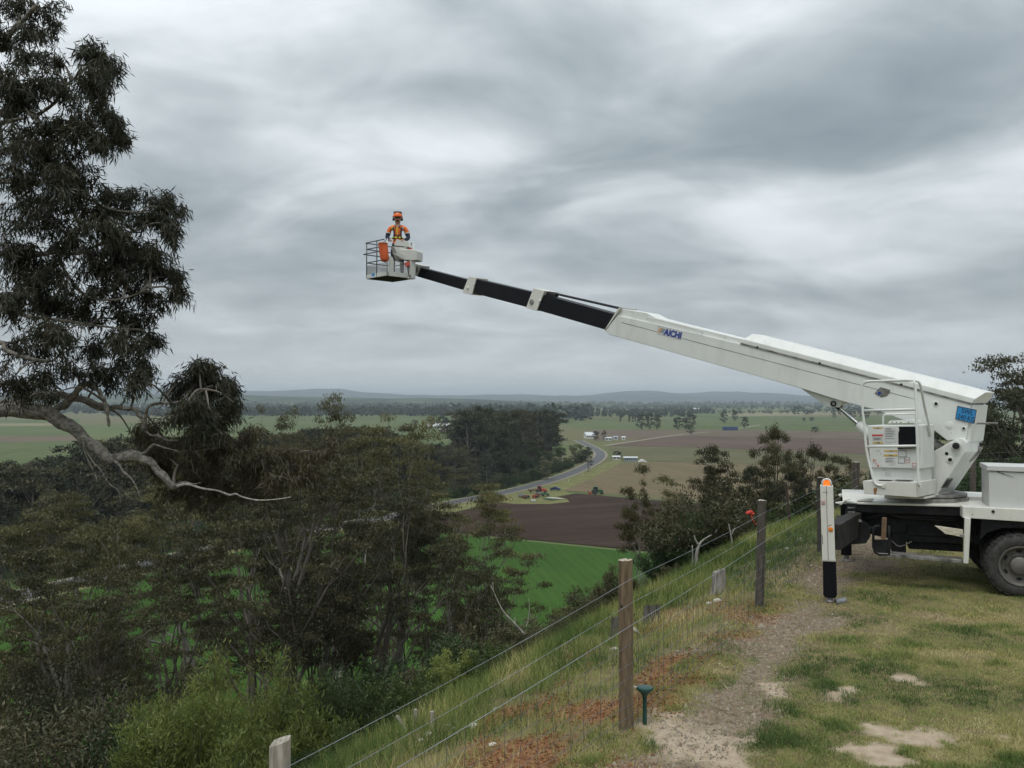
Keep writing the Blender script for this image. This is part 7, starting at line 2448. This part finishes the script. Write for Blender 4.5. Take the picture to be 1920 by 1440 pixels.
# ---- car
def car(u, v, yaw, colr, label):
    p = vpt(u, v, .24)
    t = thing('parked_car', label, 'car', p, yaw)
    m = mat('car_paint_%d' % int(u), colr, 0.25, 0.2)
    side = [(-2.15, .35), (-2.2, .75), (-1.9, .92), (-1.3, 1.0), (-.7, 1.42), (.55, 1.45), (1.2, 1.0), (2.0, .85), (2.2, .6), (2.15, .35)]
    MB().prism([(x, -.85, z) for x, z in side], (0, 1.7, 0)).build('body', m, t, local=True, bevel=.08)
    MB().prism([(x, -.87, z) for x, z in ((-1.15, 1.0), (-.68, 1.36), (-.1, 1.38), (-.1, 1.0))], (0, 1.74, 0)).build('window', m_win, t, local=True)
    MB().prism([(x, -.87, z) for x, z in ((0.0, 1.0), (0.0, 1.38), (.5, 1.38), (1.02, 1.0))], (0, 1.74, 0)).build('window', m_win, t, local=True)
    for sx_ in (-1.35, 1.35):
        for sy in (-.82, .82):
            w = MB().lathe([(.18, -.1), (.31, -.1), (.33, 0), (.31, .1), (.18, .1)], (sx_, sy, .33), (0, 1, 0), n=18).build('wheel', m_rubber, t, local=True, smooth=True)
            MB().lathe([(.19, 0), (.0001, .02)], (sx_, sy * 1.12, .33), (0, 1, 0), n=12).build('rim', m_rim, w, local=True)
    for sy in (-.6, .6):
        MB().box((2.17, sy, .66), (.06, .32, .14)).build('headlight', m_pale, t, local=True)
    return t


car(1041, 919.5, R(170), (0.02, 0.04, 0.13), 'dark blue car parked on the verge right of the red tractor')

# ---- heaps of farm gear on the grass island
rng = np.random.RandomState(17)
cols = {'pale_pipe': (0.62, 0.62, 0.60), 'rusty': (0.20, 0.10, 0.06), 'green': (0.05, 0.13, 0.07), 'greygear': (0.25, 0.26, 0.27), 'redgear': (0.35, 0.06, 0.04)}
gm_ = {k_: mat('gear_' + k_, c, 0.6, 0, 0.2, 2) for k_, c in cols.items()}
GEAR = [(985, 934, 'rusty', 'rusty frame heap left on the grass island'), (1000, 939, 'pale_pipe', 'pale pipes lying at the front of the grass island'), (1010, 928, 'greygear', 'grey machine in the middle of the grass island'), (1022, 930, 'green', 'green bin on the grass island below the blue car'),
        (1030, 937, 'green', 'green pipe bundle right on the grass island'), (1040, 935, 'pale_pipe', 'pale pipe rack at the right end of the grass island'), (978, 932, 'greygear', 'grey harrow at the left end of the grass island'), (1004, 933, 'redgear', 'small red implement on the grass island')]
for u, v, kk, lab in GEAR:
    p = vpt(u, v, .2)
    t = thing('farm_gear', lab, 'farm gear', p, rng.uniform(0, 3), 'farm gear on the grass island')
    m = gm_[kk]
    if 'pipe' in lab:
        for k_ in range(6):
            MB().tube([(-3 + rng.normal(0, .3), -.8 + k_ * .3, .15 + .1 * (k_ % 2)), (3 + rng.normal(0, .3), -.8 + k_ * .3 + rng.normal(0, .2), .15 + .1 * (k_ % 2))], .09, n=6).build('pipe', m, t, local=True)
        for sx_ in (-2, 2): MB().box((sx_, 0, .05), (.15, 2.2, .1)).build('bearer', gm_['rusty'], t, local=True)
    else:
        MB().box((0, 0, .6), (2.6, 1.5, .16)).box((0, -.7, .9), (2.6, .12, .5)).build('frame', m, t, local=True)
        for k_ in range(4):
            MB().box((-1.1 + k_ * .72, .1, .55), (.14, 1.3, .9)).build('bar', m, t, local=True)
        for sx_ in (-1, 1): MB().lathe([(.1, -.1), (.4, -.1), (.4, .1), (.1, .1)], (sx_, -.9, .4), (0, 1, 0), n=12).build('wheel', m_rubber, t, local=True)
# power pole by the bend
p = vpt(1104, 884)
t = thing('power_pole', 'thin pale power pole at the road bend', 'pole', p)
MB().tube([(0, 0, 0), (0, 0, 13.5)], [.16, .1], n=8).build('shaft', m_post_pale, t, local=True)
MB().box((0, 0, 12.6), (2.2, .12, .14)).build('crossarm', m_post_pale, t, local=True)
# white guide posts along the road
for i, (u, v) in enumerate(((1066, 903), (1092, 890), (880, 942), (640, 992))):
    p = vpt(u, v, .2)
    t = thing('guide_post', ['white guide post below the road bend', 'white guide post near the bend', 'white guide post above the ploughed field', 'white guide post at the wood among the gums'][i], 'guide post', p, 0, 'guide posts of the valley road')
    MB().box((0, 0, .55), (.14, .06, 1.1)).build('post', m_wallw, t, local=True)
    MB().box((0, -.035, .9), (.09, .02, .14)).build('reflector', m_rsk, t, local=True)

# ================================================================== AIR
hb = MB().box((0, 0, 81.5), (61000, 61000, 237))
mh = bpy.data.materials.new('haze'); mh.use_nodes = True
hn = mh.node_tree.nodes; hl = mh.node_tree.links
hn.clear()
ho = hn.new('ShaderNodeOutputMaterial')
pv = hn.new('ShaderNodeVolumePrincipled')
pv.inputs['Color'].default_value = (0.80, 0.90, 1.0, 1)
pv.inputs['Density'].default_value = 1.0e-4
pv.inputs['Anisotropy'].default_value = 0.0
hl.new(pv.outputs[0], ho.inputs['Volume'])
haze = hb.build('haze', mh)
tag(haze, 'thin pale haze over the whole valley', 'haze', kind='stuff')
